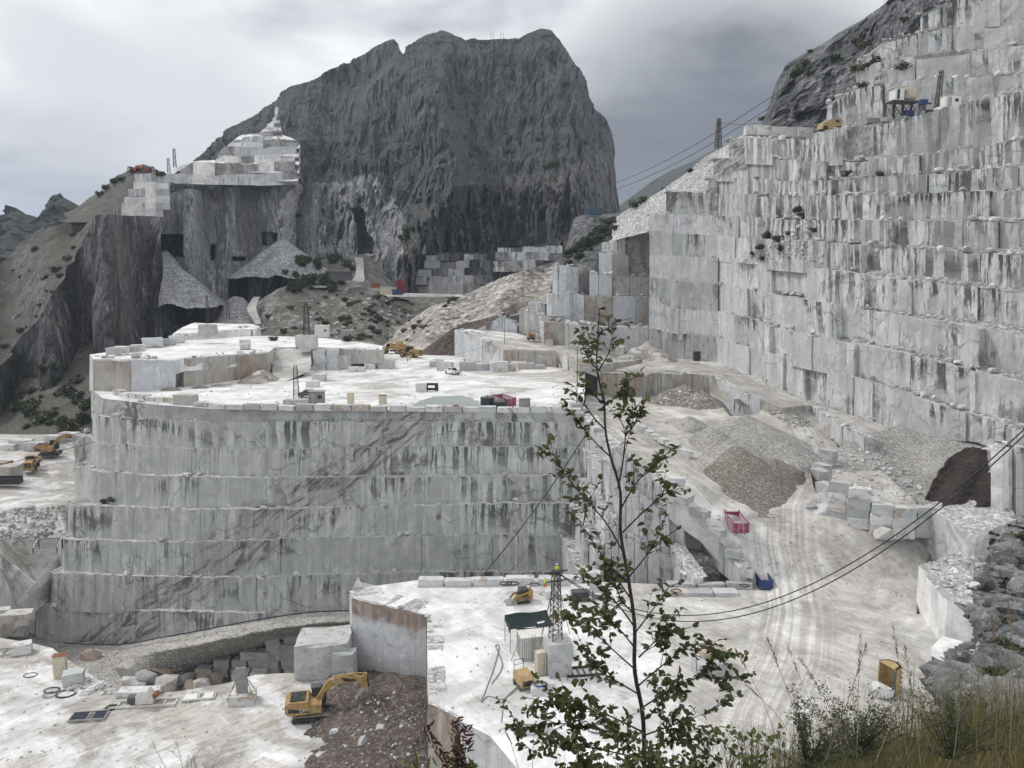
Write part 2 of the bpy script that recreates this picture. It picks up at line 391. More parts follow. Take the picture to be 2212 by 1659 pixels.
def mat_rock(name, cols, scale=.05, stretch=(1, 1, .35), patch=.5, light=(.42, .41, .39), light_amt=.5, veg=None, veg_amt=.5, bump=1.0, bd=1.0, fine=.6, rust=0, lines=0, lscale=6.):
    m, nt, b = newmat(name); g = NT(nt); P = g.pos(); Q = g.map(P, stretch)
    n = g.noise(Q, scale, 4, .66, .6)
    col = g.mix(g.rng(n, .36, .64), cols[0], cols[1])
    n2 = g.noise(Q, scale*4.3, 5, .68, .9)
    col = g.mix(g.mul(g.rng(n2, .54, .66), light_amt), col, light)
    n5 = g.noise(Q, scale*11, 4, .7, 1.5)
    col = g.mix(g.mul(g.rng(n5, .46, .36), .75), col, tuple(k*.4 for k in cols[0]))
    if lines:
        ln = g.math('ABSOLUTE', g.math('SUBTRACT', g.noise(Q, scale*lscale, 3, .6, 1.2), .5))
        col = g.mix(g.mul(g.rng(ln, .0, .045, 1, 0), lines), col, tuple(k*.45 for k in cols[0]))
    if rust: col = g.mix(g.mul(g.rng(g.noise(Q, scale*1.7, 5, .6), .60, .72), rust), col, (.30, .20, .13))
    if veg:
        nz = g.sep(g.node('ShaderNodeNewGeometry').outputs['Normal'])[2]
        vm = g.mul(g.rng(g.math('ADD', g.noise(P, scale*2.2, 4, .65), g.mul(nz, .5)), .78 - .4*veg_amt, .98 - .4*veg_amt), .95)
        col = g.mix(vm, col, g.mix(g.noise(P, scale*16, 4, .7), veg[0], veg[1]))
    f = g.rng(g.noise(P, scale*22, 3, .75), .25, .75, 1 - fine*.5, 1 + fine*.45)
    col = g.mix(1.0, col, g.comb(f, f, f), 'MULTIPLY')
    nt.links.new(col, b.inputs['Base Color']); b.inputs['Roughness'].default_value = .9
    g.bump(b, g.noise(Q, scale*6, 5, .72), bump, bd)
    return m

def mat_gravel(name, c1, c2, speck=(.6, .6, .58), scale=1.2, amt=.35, streak=None):
    m, nt, b = newmat(name); g = NT(nt); P = g.pos()
    col = g.mix(g.rng(g.noise(P, .12, 4, .65, .6), .35, .65), c1, c2)
    vc = g.node('ShaderNodeTexVoronoi'); vc.inputs['Scale'].default_value = scale; nt.links.new(P, vc.inputs['Vector'])
    cr = g.sep(vc.outputs['Color'])[0]
    k = g.rng(cr, 0, 1, .62, 1.3, False)
    col = g.mix(1.0, col, g.comb(k, k, k), 'MULTIPLY')
    col = g.mix(g.mul(g.rng(cr, .80, .86), amt), col, speck)
    fn = g.rng(g.noise(P, 3.5, 4, .7), .3, .7, .8, 1.15)
    col = g.mix(1.0, col, g.comb(fn, fn, fn), 'MULTIPLY')
    nt.links.new(col, b.inputs['Base Color']); b.inputs['Roughness'].default_value = .92
    g.bump(b, vc.outputs['Distance'], .9, .25)
    return m

def mat_plain(name, c, rough=.6, metal=0, var=.15, scale=2.0, dirt=None, dirt_amt=.3, spec=.35):
    m, nt, b = newmat(name); g = NT(nt); P = g.objc()
    k = g.rng(g.noise(P, scale, 5, .6), .3, .7, 1 - var, 1 + var)
    col = g.mix(1.0, c, g.comb(k, k, k), 'MULTIPLY')
    if dirt: col = g.mix(g.mul(g.rng(g.noise(P, scale*.8, 6, .65, .5), .45, .65), dirt_amt), col, dirt)
    nt.links.new(col, b.inputs['Base Color']); b.inputs['Roughness'].default_value = rough; b.inputs['Metallic'].default_value = metal
    b.inputs['Specular IOR Level'].default_value = spec
    return m

M = {}
M['wall'] = mat_wall('marble_wall_weathered', (.54, .55, .54), (.425, .435, .43), streak=.95, brown=.22, dark=.85, fault=(-17, -25, .74, 6.5), dens=.01, tone=.03)
M['wall_r'] = mat_wall('marble_wall_streaked', (.63, .637, .637), (.51, .517, .52), streak=.95, sx=.8, white=.5, fade=12., brown=.12, crack=.55, dark=.6, tone=.03)
M['wall_s'] = mat_wall('marble_wall_black_streaked', (.60, .607, .607), (.48, .487, .49), streak=.97, sx=.9, white=.7, fade=14., brown=.12, crack=.5, dark=.6, tone=.03, dens=.03, amin=.5)
M['wall_stain'] = mat_wall('marble_wall_rust_cap', (.60, .615, .63), (.50, .515, .53), streak=.12, brown=.05, crack=.3, white=.2, tone=.04, dark=.1, stain=3.2)
M['wall_c'] = mat_wall('marble_wall_fresh', (.63, .64, .645), (.53, .54, .55), streak=.45, brown=.16, crack=.4, white=.35, dark=.3)
M['wall_b'] = mat_wall('marble_wall_bluish', (.62, .635, .65), (.50, .52, .54), streak=.15, brown=.08, crack=.25, white=.25, tone=.06, dark=.1)
M['wall_brown'] = mat_wall('marble_wall_rust_stained', (.50, .485, .46), (.41, .39, .36), streak=.3, brown=.62, crack=.5, white=.15, dark=.2)
M['broken'] = mat_rock('marble_broken', ((.20, .20, .195), (.40, .40, .395)), .16, (1, 1, .45), light=(.56, .56, .55), light_amt=.55, bump=.8, bd=.5, rust=.3)
M['white'] = mat_floor('marble_sawn_white', white=(.83, .83, .825), amount=.05, tracks=.4, line=.5, ang=.4)
M['floor_t'] = mat_floor('marble_floor_terrace', white=(.82, .82, .815), amount=.20, tracks=.7, ang=-.35, line=.6, low=.03, dirt=(.48, .445, .40), dust=(-45, 15, .12))
M['floor_p'] = mat_floor('marble_floor_plateau', white=(.82, .82, .815), amount=.26, tracks=.6, ang=.9, line=.5, low=.05, dirt=(.52, .495, .455), dust=(8, 26, .22), path=True)
M['floor_f'] = mat_floor('marble_floor_lower', white=(.80, .80, .795), amount=.60, tracks=.85, ang=-.75, line=.6, low=.05, dirt=(.47, .435, .39), cell=(5.5, 3.0))
M['road'] = mat_floor('marble_dust_road', white=(.72, .715, .70), dirt=(.465, .435, .395), amount=.75, tracks=.6, ang=1.0, line=0, low=.05, path=True)
M['rubble'] = mat_gravel('marble_rubble', (.36, .36, .35), (.46, .46, .45), (.70, .70, .69), 2.2, .6)
M['stone'] = mat_gravel('marble_stone', (.40, .40, .39), (.54, .54, .53), (.66, .66, .66), .6, .2)
M['gravel'] = mat_gravel('gravel_grey', (.31, .30, .285), (.41, .395, .375), (.58, .57, .55), 4.0, .35)
M['gravel_far'] = mat_gravel('scree_blue_grey', (.25, .255, .262), (.33, .335, .34), (.52, .53, .54), 1.3, .35)
M['gravel_tan'] = mat_gravel('scree_tan', (.27, .245, .22), (.37, .34, .31), (.58, .56, .54), .55, .45)
M['earth'] = mat_gravel('earth_brown', (.095, .074, .064), (.135, .110, .096), (.34, .31, .29), 3.2, .3)
M['earth_dark'] = mat_gravel('earth_dark', (.035, .026, .023), (.058, .045, .04), (.30, .27, .25), 4.0, .10)
M['earth_mid'] = mat_gravel('earth_grey_brown', (.17, .14, .12), (.24, .21, .185), (.48, .46, .44), 2.5, .4)
M['cliff'] = mat_rock('cliff_dark', ((.04, .042, .046), (.125, .125, .127)), .035, (1, 1, .3), light=(.35, .34, .325), light_amt=.7, veg=((.07, .07, .055), (.12, .115, .095)), veg_amt=.0, bump=1, bd=1.5, rust=.4, lines=.7, lscale=5)
M['cliff_grey'] = mat_rock('cliff_grey', ((.13, .135, .142), (.27, .275, .28)), .035, (1, 1, .22), light=(.50, .50, .49), light_amt=.65, bump=1, bd=1.2, rust=.35, lines=.7, lscale=5)
M['mount'] = mat_rock('mountain_rock', ((.036, .041, .048), (.10, .107, .117)), .02, (1, 1, .3), light=(.21, .217, .225), light_amt=.45, veg=((.052, .055, .05), (.092, .09, .078)), veg_amt=.10, bump=1, bd=5.0, fine=1.0, rust=.08, lines=.8, lscale=6.5)
M['hill_green'] = mat_rock('hill_wooded', ((.030, .036, .036), (.055, .060, .055)), .03, (1, 1, 1), light=(.085, .09, .085), light_amt=.35, veg=((.022, .028, .022), (.048, .054, .042)), veg_amt=.6, bump=1, bd=3, fine=1.0, lines=.5, lscale=4)
M['hill_brown'] = mat_rock('hill_scrub', ((.10, .10, .094), (.185, .182, .172)), .06, (1, 1, 1), light=(.34, .335, .325), light_amt=.45, veg=((.06, .06, .046), (.125, .118, .10)), veg_amt=.12, bump=1, bd=1.2, fine=1.0, lines=.4, lscale=5)
M['hill_far'] = mat_rock('hill_far', ((.055, .065, .06), (.085, .095, .085)), .01, veg=((.04, .05, .04), (.075, .085, .065)), veg_amt=.6, light=(.11, .12, .11), light_amt=.2, bump=.4, bd=5)
M['scree_hill'] = mat_rock('scree_hillside', ((.20, .202, .20), (.30, .302, .298)), .09, (1, 1, .8), light=(.48, .48, .475), light_amt=.55, veg=((.075, .077, .06), (.13, .126, .10)), veg_amt=.0, bump=1, bd=.8, fine=1.0)
M['ground'] = mat_gravel('ground_dust', (.33, .31, .28), (.40, .38, .35), (.5, .5, .5), .2, .2)
# ---------------------------------------------------------------- large structure
def yz(x, y, z): return G(x, y, z).y
M['ledge'] = mat_gravel('ledge_dust', (.40, .40, .39), (.52, .52, .51), (.66, .66, .65), 2.2, .5)
M['bank'] = mat_gravel('ledge_rubble_grey', (.25, .25, .245), (.34, .34, .335), (.58, .58, .57), 1.8, .5)
RIMS = []          # rims of benches, for loose stone
def bench(parent, verts, mat, w=(3, 7), jit=.5, thick=3.0, ext=8, seed=0, alt=(), amp=.12, broken=.0, name='panel', nz=5, gap=.05, rim=True, dz=.0):
    """one bench of the quarry: a row of separately sawn panels along verts (x, y_top, y_bottom, distance)"""
    R = random.Random(seed); rs = np.random.RandomState(seed)
    T = [H(v[0], v[1], v[3]) for v in verts]; B = [H(v[0], v[2] + ext, v[3]) for v in verts]
    n = len(T); S_ = [0.0]
    for i in range(1, n): S_.append(S_[-1] + (T[i] - T[i - 1]).xy.length)
    brk = []
    for i in range(n - 1):
        L = S_[i + 1] - S_[i]
        force = i == 0
        if i > 0:
            a = (T[i] - T[i - 1]).xy; c = (T[i + 1] - T[i]).xy
            force = a.length > 1e-6 and c.length > 1e-6 and abs(a.angle(c)) > .3
        if force: brk.append(S_[i])
    brk.append(S_[-1])
    cuts = [brk[0]]
    for i in range(len(brk) - 1):
        a, b = brk[i], brk[i + 1]; p = a
        while True:
            s = R.uniform(*w)
            if p + s > b - w[0]*.6: break
            p += s; cuts.append(p)
        cuts.append(b)
    def at(s, arr):
        s = max(0, min(S_[-1], s))
        for i in range(n - 1):
            if s <= S_[i + 1] + 1e-9:
                L = S_[i + 1] - S_[i]; k = 0 if L < 1e-9 else (s - S_[i])/L
                return arr[i].lerp(arr[i + 1], k)
        return arr[-1].copy()
    out = []; uoff = R.uniform(0, 500)
    if rim:
        RIMS.append(([at(S_[-1]*k/24, T) for k in range(25)], thick))
    for a, b in zip(cuts[:-1], cuts[1:]):
        if b - a < .3: continue
        d = (at(b, T) - at(a, T)); d.z = 0
        if d.length < 1e-6: continue
        d.normalize(); nrm = Vector((d.y, -d.x, 0))
        if nrm.dot(-at((a + b)/2, T)) < 0: nrm = -nrm
        off = R.uniform(-jit*.3, jit); isb = R.random() < broken
        nx = max(2, min(9, int((b - a)/1.3) + 1)) if not isb else max(5, min(12, int((b - a)/.8)))
        nn = nz if not isb else 8
        ga = gap if b - a > 1 else 0
        V = []; UV = []
        top_j = rs.uniform(-.22, .12, nx + 1)
        tilt = R.uniform(-.012, .012); dzp = -dz*R.random()**2
        for iz in range(nn + 1):
            t = iz/nn
            for ix in range(nx + 1):
                s = a + ga + (b - a - 2*ga)*ix/nx
                tp = at(s, T); tp.z += dzp; bp = at(s, B); p = bp.lerp(tp, t)
                if iz == nn: p.z += float(top_j[ix])
                p += nrm*(off + tilt*(p.z - bp.z))
                V.append(p); UV.append((s + uoff, tp.z - p.z))
        P = np.array([v[:] for v in V]); am = amp if not isb else .75
        dsp = fbm(P*(.28 if not isb else .5), 3 if not isb else 4, seed + 3)*am
        nr = np.array(nrm[:]); P = P + dsp[:, None]*nr
        nv = (nx + 1)*(nn + 1); F = []
        for iz in range(nn):
            for ix in range(nx):
                q = iz*(nx + 1) + ix; F.append((q, q + 1, q + nx + 2, q + nx + 1))
        # returns: top and both ends go back into the rock
        BV = []; BU = []
        def add(i, back, dz=0):
            BV.append(P[i] - nr*back + np.array([0, 0, dz])); BU.append((UV[i][0], UV[i][1] - back)); return nv + len(BV) - 1
        tb = [add(nn*(nx + 1) + ix, thick + off) for ix in range(nx + 1)]
        nface = len(F)
        for ix in range(nx):
            q = nn*(nx + 1) + ix; F.append((q, q + 1, tb[ix + 1], tb[ix]))
        for side in (0, nx):
            col = [add(iz*(nx + 1) + side, min(thick, 1.6) + off) for iz in range(nn + 1)]
            for iz in range(nn):
                q = iz*(nx + 1) + side; F.append((q, q + nx + 1, col[iz + 1], col[iz]))
        Pall = np.concatenate([P, np.array(BV)]); UVall = UV + BU
        mm = mat
        if isb: mm = M['broken']
        else:
            r = R.random(); acc = 0
            for am_, pr in alt:
                acc += pr
                if r < acc: mm = am_; break
        out.append(mesh_obj(name, Pall, F, mm, parent, smooth=False, uv=UVall, mats=[M['ledge']], midx=[1 if nface <= q < nface + nx else 0 for q in range(len(F))]))
    return out

def backing(name, rows, mat, parent=None, off=1.2, ext=8):
    """the rock mass behind a set of benches"""
    V = []; F = []
    for verts in rows:
        b0 = len(V); n = len(verts)
        for v in verts:
            V.append(H(v[0], v[1], v[3] + off)); V.append(H(v[0], v[2] + ext, v[3] + off)); p = H(v[0], v[1], v[3] + off); V.append(p + Vector((0, 6, 0)))
        for i in range(n - 1):
            F.append((b0 + 3*i, b0 + 3*i + 3, b0 + 3*i + 4, b0 + 3*i + 1)); F.append((b0 + 3*i, b0 + 3*i + 3, b0 + 3*i + 5, b0 + 3*i + 2))
    o = mesh_obj(name, V, F, mat, parent); tag(o, kind='structure'); return o

def struct(o): o['kind'] = 'structure'; return o

# ---- ground sheet
def ground():
    n = 60; xs = np.linspace(-1, 1, n); A, B = np.meshgrid(np.sign(xs)*np.abs(xs)**2*2600, np.sign(xs)*np.abs(xs)**2*1900 + 750, indexing='ij')
    V = np.stack([A, B, np.full_like(A, -82.) - 30*(np.hypot(A, B) > 900)], -1).reshape(-1, 3); idx = np.arange(n*n).reshape(n, n)
    F = np.stack([idx[:-1, :-1], idx[1:, :-1], idx[1:, 1:], idx[:-1, 1:]], -1).reshape(-1, 4)
    struct(mesh_obj('ground', V, F, M['ground']))
ground()

# ---- far hills
struct(relief('hills', -300, 260, 200, 60, [(-300, 520), (0, 470), (15, 455), (30, 444), (45, 448), (60, 463), (76, 470), (100, 447), (120, 423), (134, 418), (150, 430), (165, 446), (200, 455), (260, 470)],
       [(-300, 640), (260, 640)], lambda x, y, t: 620 + 260*t, M['hill_green'], rough=30, rs=.03, back=300, ridged=True))
struct(relief('far_hill', 1200, 1700, 80, 20, [(1200, 520), (1300, 470), (1345, 437), (1400, 397), (1450, 368), (1490, 352), (1530, 330), (1600, 300), (1700, 260)],
       [(1200, 640), (1700, 560)], lambda x, y, t: 1350 + 350*t, M['hill_far'], rough=24, rs=.008, back=350))

# ---- the mountain
SKY = [(360, 385), (415, 346), (470, 300), (520, 262), (570, 228), (620, 198), (680, 171), (740, 142), (775, 118), (800, 104), (822, 92), (838, 84), (850, 84), (861, 94), (868, 112), (872, 114),
       (880, 102), (895, 92), (915, 82), (935, 73), (953, 67), (965, 68), (985, 78), (1003, 83), (1010, 87), (1028, 82), (1040, 86), (1055, 85), (1100, 82), (1122, 82), (1140, 72), (1150, 71), (1165, 67), (1180, 70),
       (1205, 87), (1225, 108), (1245, 136), (1255, 155), (1265, 176), (1272, 205), (1285, 230), (1300, 254), (1315, 286), (1325, 322), (1333, 372), (1338, 410), (1341, 440), (1346, 520)]
SPUR = [(60, 955), (200, 935), (310, 966), (400, 978), (440, 960), (490, 915), (560, 880), (640, 860)]
def mount_Y(x, y, t):
    s = (640 - y)/570
    Y = 480 + 55*np.clip(s, 0, .42)/.42 + 290*np.clip(s - .42, 0, 1)/.58
    xr = np.interp(y, [p[0] for p in SPUR], [p[1] for p in SPUR])
    fade = np.clip((y - 60)/150, 0, 1)
    Y = Y - 105*np.exp(-((x - xr)/np.where(x < xr, 80, 36))**2)*fade
    Y = Y + 30*np.exp(-((x - 720 + (y - 300)*.25)/45)**2)*fade - 26*np.exp(-((x - 640)/50)**2)*fade
    Y = Y + 24*np.exp(-((x - 1085)/70)**2)*fade - 22*np.exp(-((x - 1215)/55)**2)*np.clip((y - 120)/160, 0, 1)
    Y = Y + 190*np.clip((x - 1235)/105, 0, 1)**2 + 60*np.clip((900 - x)/500, 0, 1)
    # the western summit stands behind the main one
    xl = np.interp(y, [84, 114, 150, 190, 230, 300], [900, 871, 840, 806, 790, 775])
    Y = Y + 85*np.clip((xl - x)/22, 0, 1)*np.clip((300 - y)/120, 0, 1)
    cave = [(758, 449), (784, 451), (789, 470), (806, 520), (806, 549), (772, 549), (775, 505), (768, 478)]
    Y = Y + 48*inpoly(x, y, cave)
    cave2 = [(1070, 582), (1096, 582), (1096, 604), (1070, 604)]
    q = np.stack([x*.045, y*.010, 0*x], -1); q2 = np.stack([x*.13 + y*.01, y*.03, 0*x], -1)
    rib = 30*(np.abs(fbm(q, 3, 77)) - .25) + 15*(np.abs(fbm(q2, 3, 78)) - .25)
    return Y + 30*inpoly(x, y, cave2) + rib*np.clip((y - 70)/60, .25, 1)
def mount():
    o = relief('mountain', 360, 1346, 640, 330, SKY, [(360, 660), (1346, 660)], mount_Y, M['mount'], rough=15, rs=.03, back=300, ystretch=.4)
    # the lower cliffs are bare rock
    me = o.data; me.materials.append(M['cliff_grey']); me.materials.append(M['cliff'])
    nx, ny = 640, 330; nq = (nx - 1)*(ny - 1)
    co = np.zeros(len(me.vertices)*3); me.vertices.foreach_get('co', co); co = co.reshape(-1, 3)
    idx = np.arange(nx*ny).reshape(ny, nx)[:-1, :-1].ravel(); c = co[idx]
    f = c[:, 1]*CT - c[:, 2]*ST; X = CX + FPX*c[:, 0]/f; Yp = CY - FPX*(c[:, 1]*ST + c[:, 2]*CT)/f
    lim = np.interp(X, [360, 620, 680, 740, 800, 850, 905, 960, 1010, 1060, 1120, 1200, 1270, 1346], [430, 415, 395, 385, 385, 430, 520, 470, 430, 395, 372, 365, 335, 330])
    lim = lim + 26*fbm(np.stack([X*.035, Yp*.02, 0*X], -1), 4, 9)
    k = np.where(Yp > lim, 1, 0)
    k = np.where((k == 1) & (X > 870) & (fbm(c*np.array([.02, .02, .008]), 3, 4) > -.25), 2, k)
    mi = np.zeros(len(me.polygons), dtype=np.int32); mi[:nq] = k; me.polygons.foreach_set('material_index', mi)
    struct(o)
mount()

# ---- left: cliff, scrub slope, high workings
HILLLINE = [(-250, 980), (0, 795), (60, 720), (130, 605), (190, 500), (222, 466)]
def cl_Y(x, y, t): return 318 + (x - 340)*.10 + (620 - y)*.055 - 14*np.exp(-((x - 250)/60)**2) + 10*np.sin(x*.045)
struct(relief('left_cliff', -250, 352, 250, 200, [(-250, 975), (0, 790), (60, 715), (130, 600), (190, 496), (222, 465), (300, 466), (352, 469)], [(-250, 990), (100, 980), (352, 800)],
       cl_Y, M['cliff'], rough=11, rs=.045, ystretch=.5, seed=8))
struct(relief('left_scrub_slope', -250, 226, 120, 80, [(-250, 720), (0, 566), (40, 536), (83, 497), (147, 479), (222, 464), (226, 464)], [(p[0], p[1] + 14) for p in HILLLINE],
       lambda x, y, t: cl_Y(x, y, t) + 2 + 75*t, M['hill_brown'], rough=5, rs=.06, seed=5, back=120))
CAVES = [([(349, 512), (352, 506), (402, 507), (403, 557), (380, 552), (350, 540)], 40), ([(453, 528), (463, 527), (461, 561), (452, 561)], 25), ([(497, 554), (524, 555), (523, 563), (497, 563)], 20),
         ([(491, 603), (528, 602), (533, 648), (489, 648)], 45), ([(376, 659), (440, 659), (450, 668), (450, 700), (380, 700)], 30), ([(567, 501), (602, 503), (602, 530), (567, 530)], 14)]
def grey_Y(x, y, t):
    Y = 362 + (x - 360)*.12 + (620 - y)*.05 + 6*np.sin(x*.07 + 1)
    for p, d in CAVES: Y = Y + d*inpoly(x, y, p)
    return Y
struct(relief('grey_cliff', 330, 690, 300, 220, [(330, 469), (363, 420), (400, 409), (470, 408), (560, 402), (643, 393), (690, 396)], [(330, 745), (690, 745)], grey_Y, M['cliff_grey'], rough=7.5, rs=.06, ystretch=.35, seed=21))
struct(relief('white_scar', 590, 652, 40, 90, [(590, 470), (615, 420), (640, 396), (652, 398)], [(590, 560), (652, 575)], lambda x, y, t: grey_Y(x, y, t) - 1.5 + 4*np.abs(x - 622 + (y - 480)*.2)/30, M['rubble'], rough=5, rs=.12, seed=23))
struct(relief('scrub_knoll', 140, 356, 90, 40, [(140, 462), (160, 453), (200, 424), (227, 406), (253, 384), (283, 367), (310, 355), (333, 363), (356, 375)], [(140, 480), (356, 480)],
       lambda x, y, t: 360 + 60*t, M['hill_brown'], rough=4, rs=.08, back=80, seed=14))
struct(relief('white_scar_terraces', 388, 647, 150, 80, [(388, 374), (417, 349), (466, 346), (487, 317), (505, 303), (520, 292), (560, 288), (574, 278), (588, 262), (598, 228), (604, 262), (613, 291), (645, 306), (647, 340)], [(388, 398), (470, 404), (560, 402), (647, 398)],
       lambda x, y, t: 394 + (392 - y)*.36 + 3*np.sin(y*.35), M['white'], rough=3.5, rs=.10, seed=24))
hq = backing('high_quarry', [[(262, 440, 470, 352), (300, 396, 470, 352), (368, 393, 470, 354)]], M['broken'], off=2)
for i, (ya, yb, xa, xb) in enumerate([(450, 467, 262, 352), (436, 451, 264, 366), (421, 437, 268, 366), (406, 422, 276, 366), (393, 407, 288, 364)]):
    bench(hq, [(xa, ya + 1, yb, 349 + i*.6), ((xa + xb)/2, ya, yb, 349.5 + i*.6), (xb, ya, yb, 352 + i*.6)], M['wall_c'], w=(6, 14), jit=.5, seed=40 + i, ext=2, name='panel', alt=((M['white'], .4),), rim=False, dz=.8, amp=.3, gap=.02)
bench(hq, [(314, 393, 466, 345), (334, 393, 466, 345)], M['white'], w=(3, 5), jit=.3, seed=46, ext=1, rim=False)
for i, (vs, mt) in enumerate([
    ([(292, 375, 395, 372), (330, 374, 395, 372), (392, 373, 394, 374), (470, 377, 396, 380), (560, 376, 398, 388), (642, 366, 396, 395)], M['wall_c']),
    ([(392, 365, 378, 384), (417, 349, 376, 388), (470, 351, 378, 392), (550, 350, 378, 398), (636, 346, 374, 402)], M['broken']),
    ([(465, 347, 356, 408), (480, 338, 352, 408), (560, 336, 352, 410), (636, 334, 350, 412)], M['white']),
    ([(470, 336, 348, 412), (485, 316, 340, 412), (560, 318, 340, 414), (640, 316, 338, 416)], M['wall_c']),
    ([(487, 316, 330, 417), (505, 304, 322, 417), (560, 302, 322, 418), (642, 306, 322, 420)], M['white']),
    ([(519, 302, 310, 422), (525, 293, 308, 422), (565, 290, 308, 423), (612, 296, 310, 424)], M['wall_c']),
    ([(560, 289, 296, 430), (590, 284, 294, 430)], M['white']),
    ([(571, 278, 290, 433), (590, 274, 290, 433)], M['white']), ([(578, 266, 279, 436), (592, 262, 279, 436)], M['white']), ([(588, 250, 266, 440), (596, 246, 266, 440)], M['white']), ([(594, 236, 250, 444), (599, 230, 250, 444)], M['white'])]):
    bench(hq, vs, mt, w=(5, 14), jit=1.4, seed=60 + i, ext=3, thick=14, alt=((M['white'], .5), (M['broken'], .08)), broken=.12, amp=.8, rim=i < 6, dz=1.6, gap=.02)

# ---- mid-ground hillside under the mountain
def mid_Y(x, y, t): return 288 + 70*t + 6*np.sin(x*.03) - 12*np.exp(-((x - 640)/60)**2)
MIDTOP = [(535, 700), (552, 655), (600, 624), (650, 612), (700, 602), (740, 601), (790, 610), (830, 625), (880, 640), (940, 640), (1030, 648)]
struct(relief('scree_hillside', 535, 1030, 180, 80, MIDTOP, [(535, 752), (1030, 756)], mid_Y, M['scree_hill'], rough=4, rs=.09, seed=31))
struct(relief('rubble_slope', 556, 885, 130, 60, [(556, 655), (600, 604), (640, 578), (660, 567), (700, 560), (740, 553), (780, 549), (800, 555), (830, 582), (885, 632)], [(556, 672), (600, 640), (650, 626), (700, 616), (790, 624), (830, 636), (885, 650)],
       lambda x, y, t: 352 + 62*t, M['scree_hill'], rough=4, rs=.1, seed=33, back=60))
def ribbon(name, pts, mat, lift=1.2):
    V = []; F = []
    for i, (xa, xb, y, Y) in enumerate(pts): V += [H(xa, y, Y - lift), H(xb, y, Y - lift)]
    for i in range(len(pts) - 1): F.append((2*i, 2*i + 1, 2*i + 3, 2*i + 2))
    return struct(mesh_obj(name, V, F, mat, smooth=True))
M['track'] = mat_floor('track_white', white=(.60, .595, .58), dirt=(.44, .42, .39), amount=.6, tracks=.6, line=0)
M['track_far'] = mat_floor('track_far', white=(.46, .455, .445), dirt=(.36, .345, .325), amount=.6, tracks=.6, line=0)
ribbon('upper_track', [(766, 784, 556, 398), (770, 786, 575, 385), (768, 786, 592, 372), (764, 788, 602, 366), (750, 786, 609, 358), (700, 760, 616, 356), (640, 700, 621, 352)], M['track_far'], 4)
ribbon('lower_track', [(548, 562, 641, 346), (540, 556, 652, 338), (533, 553, 664, 330), (536, 556, 676, 322), (546, 562, 690, 312), (552, 564, 700, 306)], M['track_far'], 5)
ribbon('yard_track', [(828, 836, 632, 352), (830, 1000, 636, 350), (836, 1000, 641, 347)], M['track_far'], 5)

# ---- far quarry face under the mountain
fq = backing('far_quarry_face', [[(862, 548, 640, 430), (960, 545, 640, 430), (1060, 545, 640, 430), (1210, 520, 590, 430)]], M['cliff'], off=3)
for i, (ya, yb, xa, xb) in enumerate([(612, 636, 878, 1062), (594, 613, 868, 1066), (577, 595, 866, 1064), (560, 578, 872, 1062), (547, 561, 886, 1052)]):
    bench(fq, [(xa, ya + 2, yb, 424 + i*1.2), ((xa + xb)/2, ya, yb, 424 + i*1.2), (xb, ya, yb, 424 + i*1.2)], M['wall_r'], w=(5, 12), jit=1.0, seed=90 + i, ext=2, broken=.15, alt=((M['cliff'], .12), (M['cliff_grey'], .15)), amp=.4, rim=False, dz=1.5)
for i, (ya, yb, xa, xb) in enumerate([(560, 585, 1065, 1178), (544, 561, 1070, 1215), (530, 545, 1075, 1215)]):
    bench(fq, [(xa, ya, yb, 424 + i*1.2), (xb, ya, yb, 424 + i*1.2)], M['wall_r'], w=(5, 11), jit=1.0, seed=97 + i, ext=2, broken=.1, alt=((M['cliff'], .2), (M['cliff_grey'], .2)), amp=.4, rim=False, dz=1.5)
bench(fq, [(896, 520, 547, 426), (908, 500, 547, 426), (918, 520, 547, 426)], M['wall_c'], w=(6, 9), jit=.3, seed=101, ext=2, rim=False)

# ---- brown talus fan behind the terrace
struct(relief('talus_fan', 785, 1222, 220, 110, [(785, 750), (850, 716), (900, 682), (930, 662), (985, 645), (1080, 601), (1150, 579), (1222, 558)], [(785, 756), (930, 772), (985, 778), (1110, 760), (1222, 730)],
       lambda x, y, t: np.interp(x, [785, 930, 985, 1222], [272, 243, 240, 247]) + 55*t + 4*np.sin(x*.05 + y*.03), M['gravel_tan'], rough=3.0, rs=.16, seed=41, back=40))
struct(relief('dug_earth', 895, 1116, 90, 26, [(895, 769), (940, 737), (985, 703), (1040, 690), (1075, 680), (1100, 662), (1116, 654)], [(895, 772), (985, 774), (1020, 716), (1116, 676)],
       lambda x, y, t: np.interp(x, [895, 985, 1116], [238, 236, 250]) + 6*t, M['earth'], rough=1.6, rs=.25, seed=42))

# ---- terraces: the main floors
TED = [(223, 861), (333, 874), (467, 883), (737, 886), (1000, 890), (1263, 894)]
struct(patch('terrace_floor', [(200, 842)] + TED + [(1264, 830), (1262, 800), (1330, 800), (1420, 806), (1440, 802), (1405, 766), (1230, 780), (1100, 780), (1000, 768), (930, 764), (860, 752), (780, 746), (560, 745), (300, 780), (205, 800)], M['floor_t'], z=-24, res=2.4, bump=.10, skirt=7, skirt_mat=M['wall']))
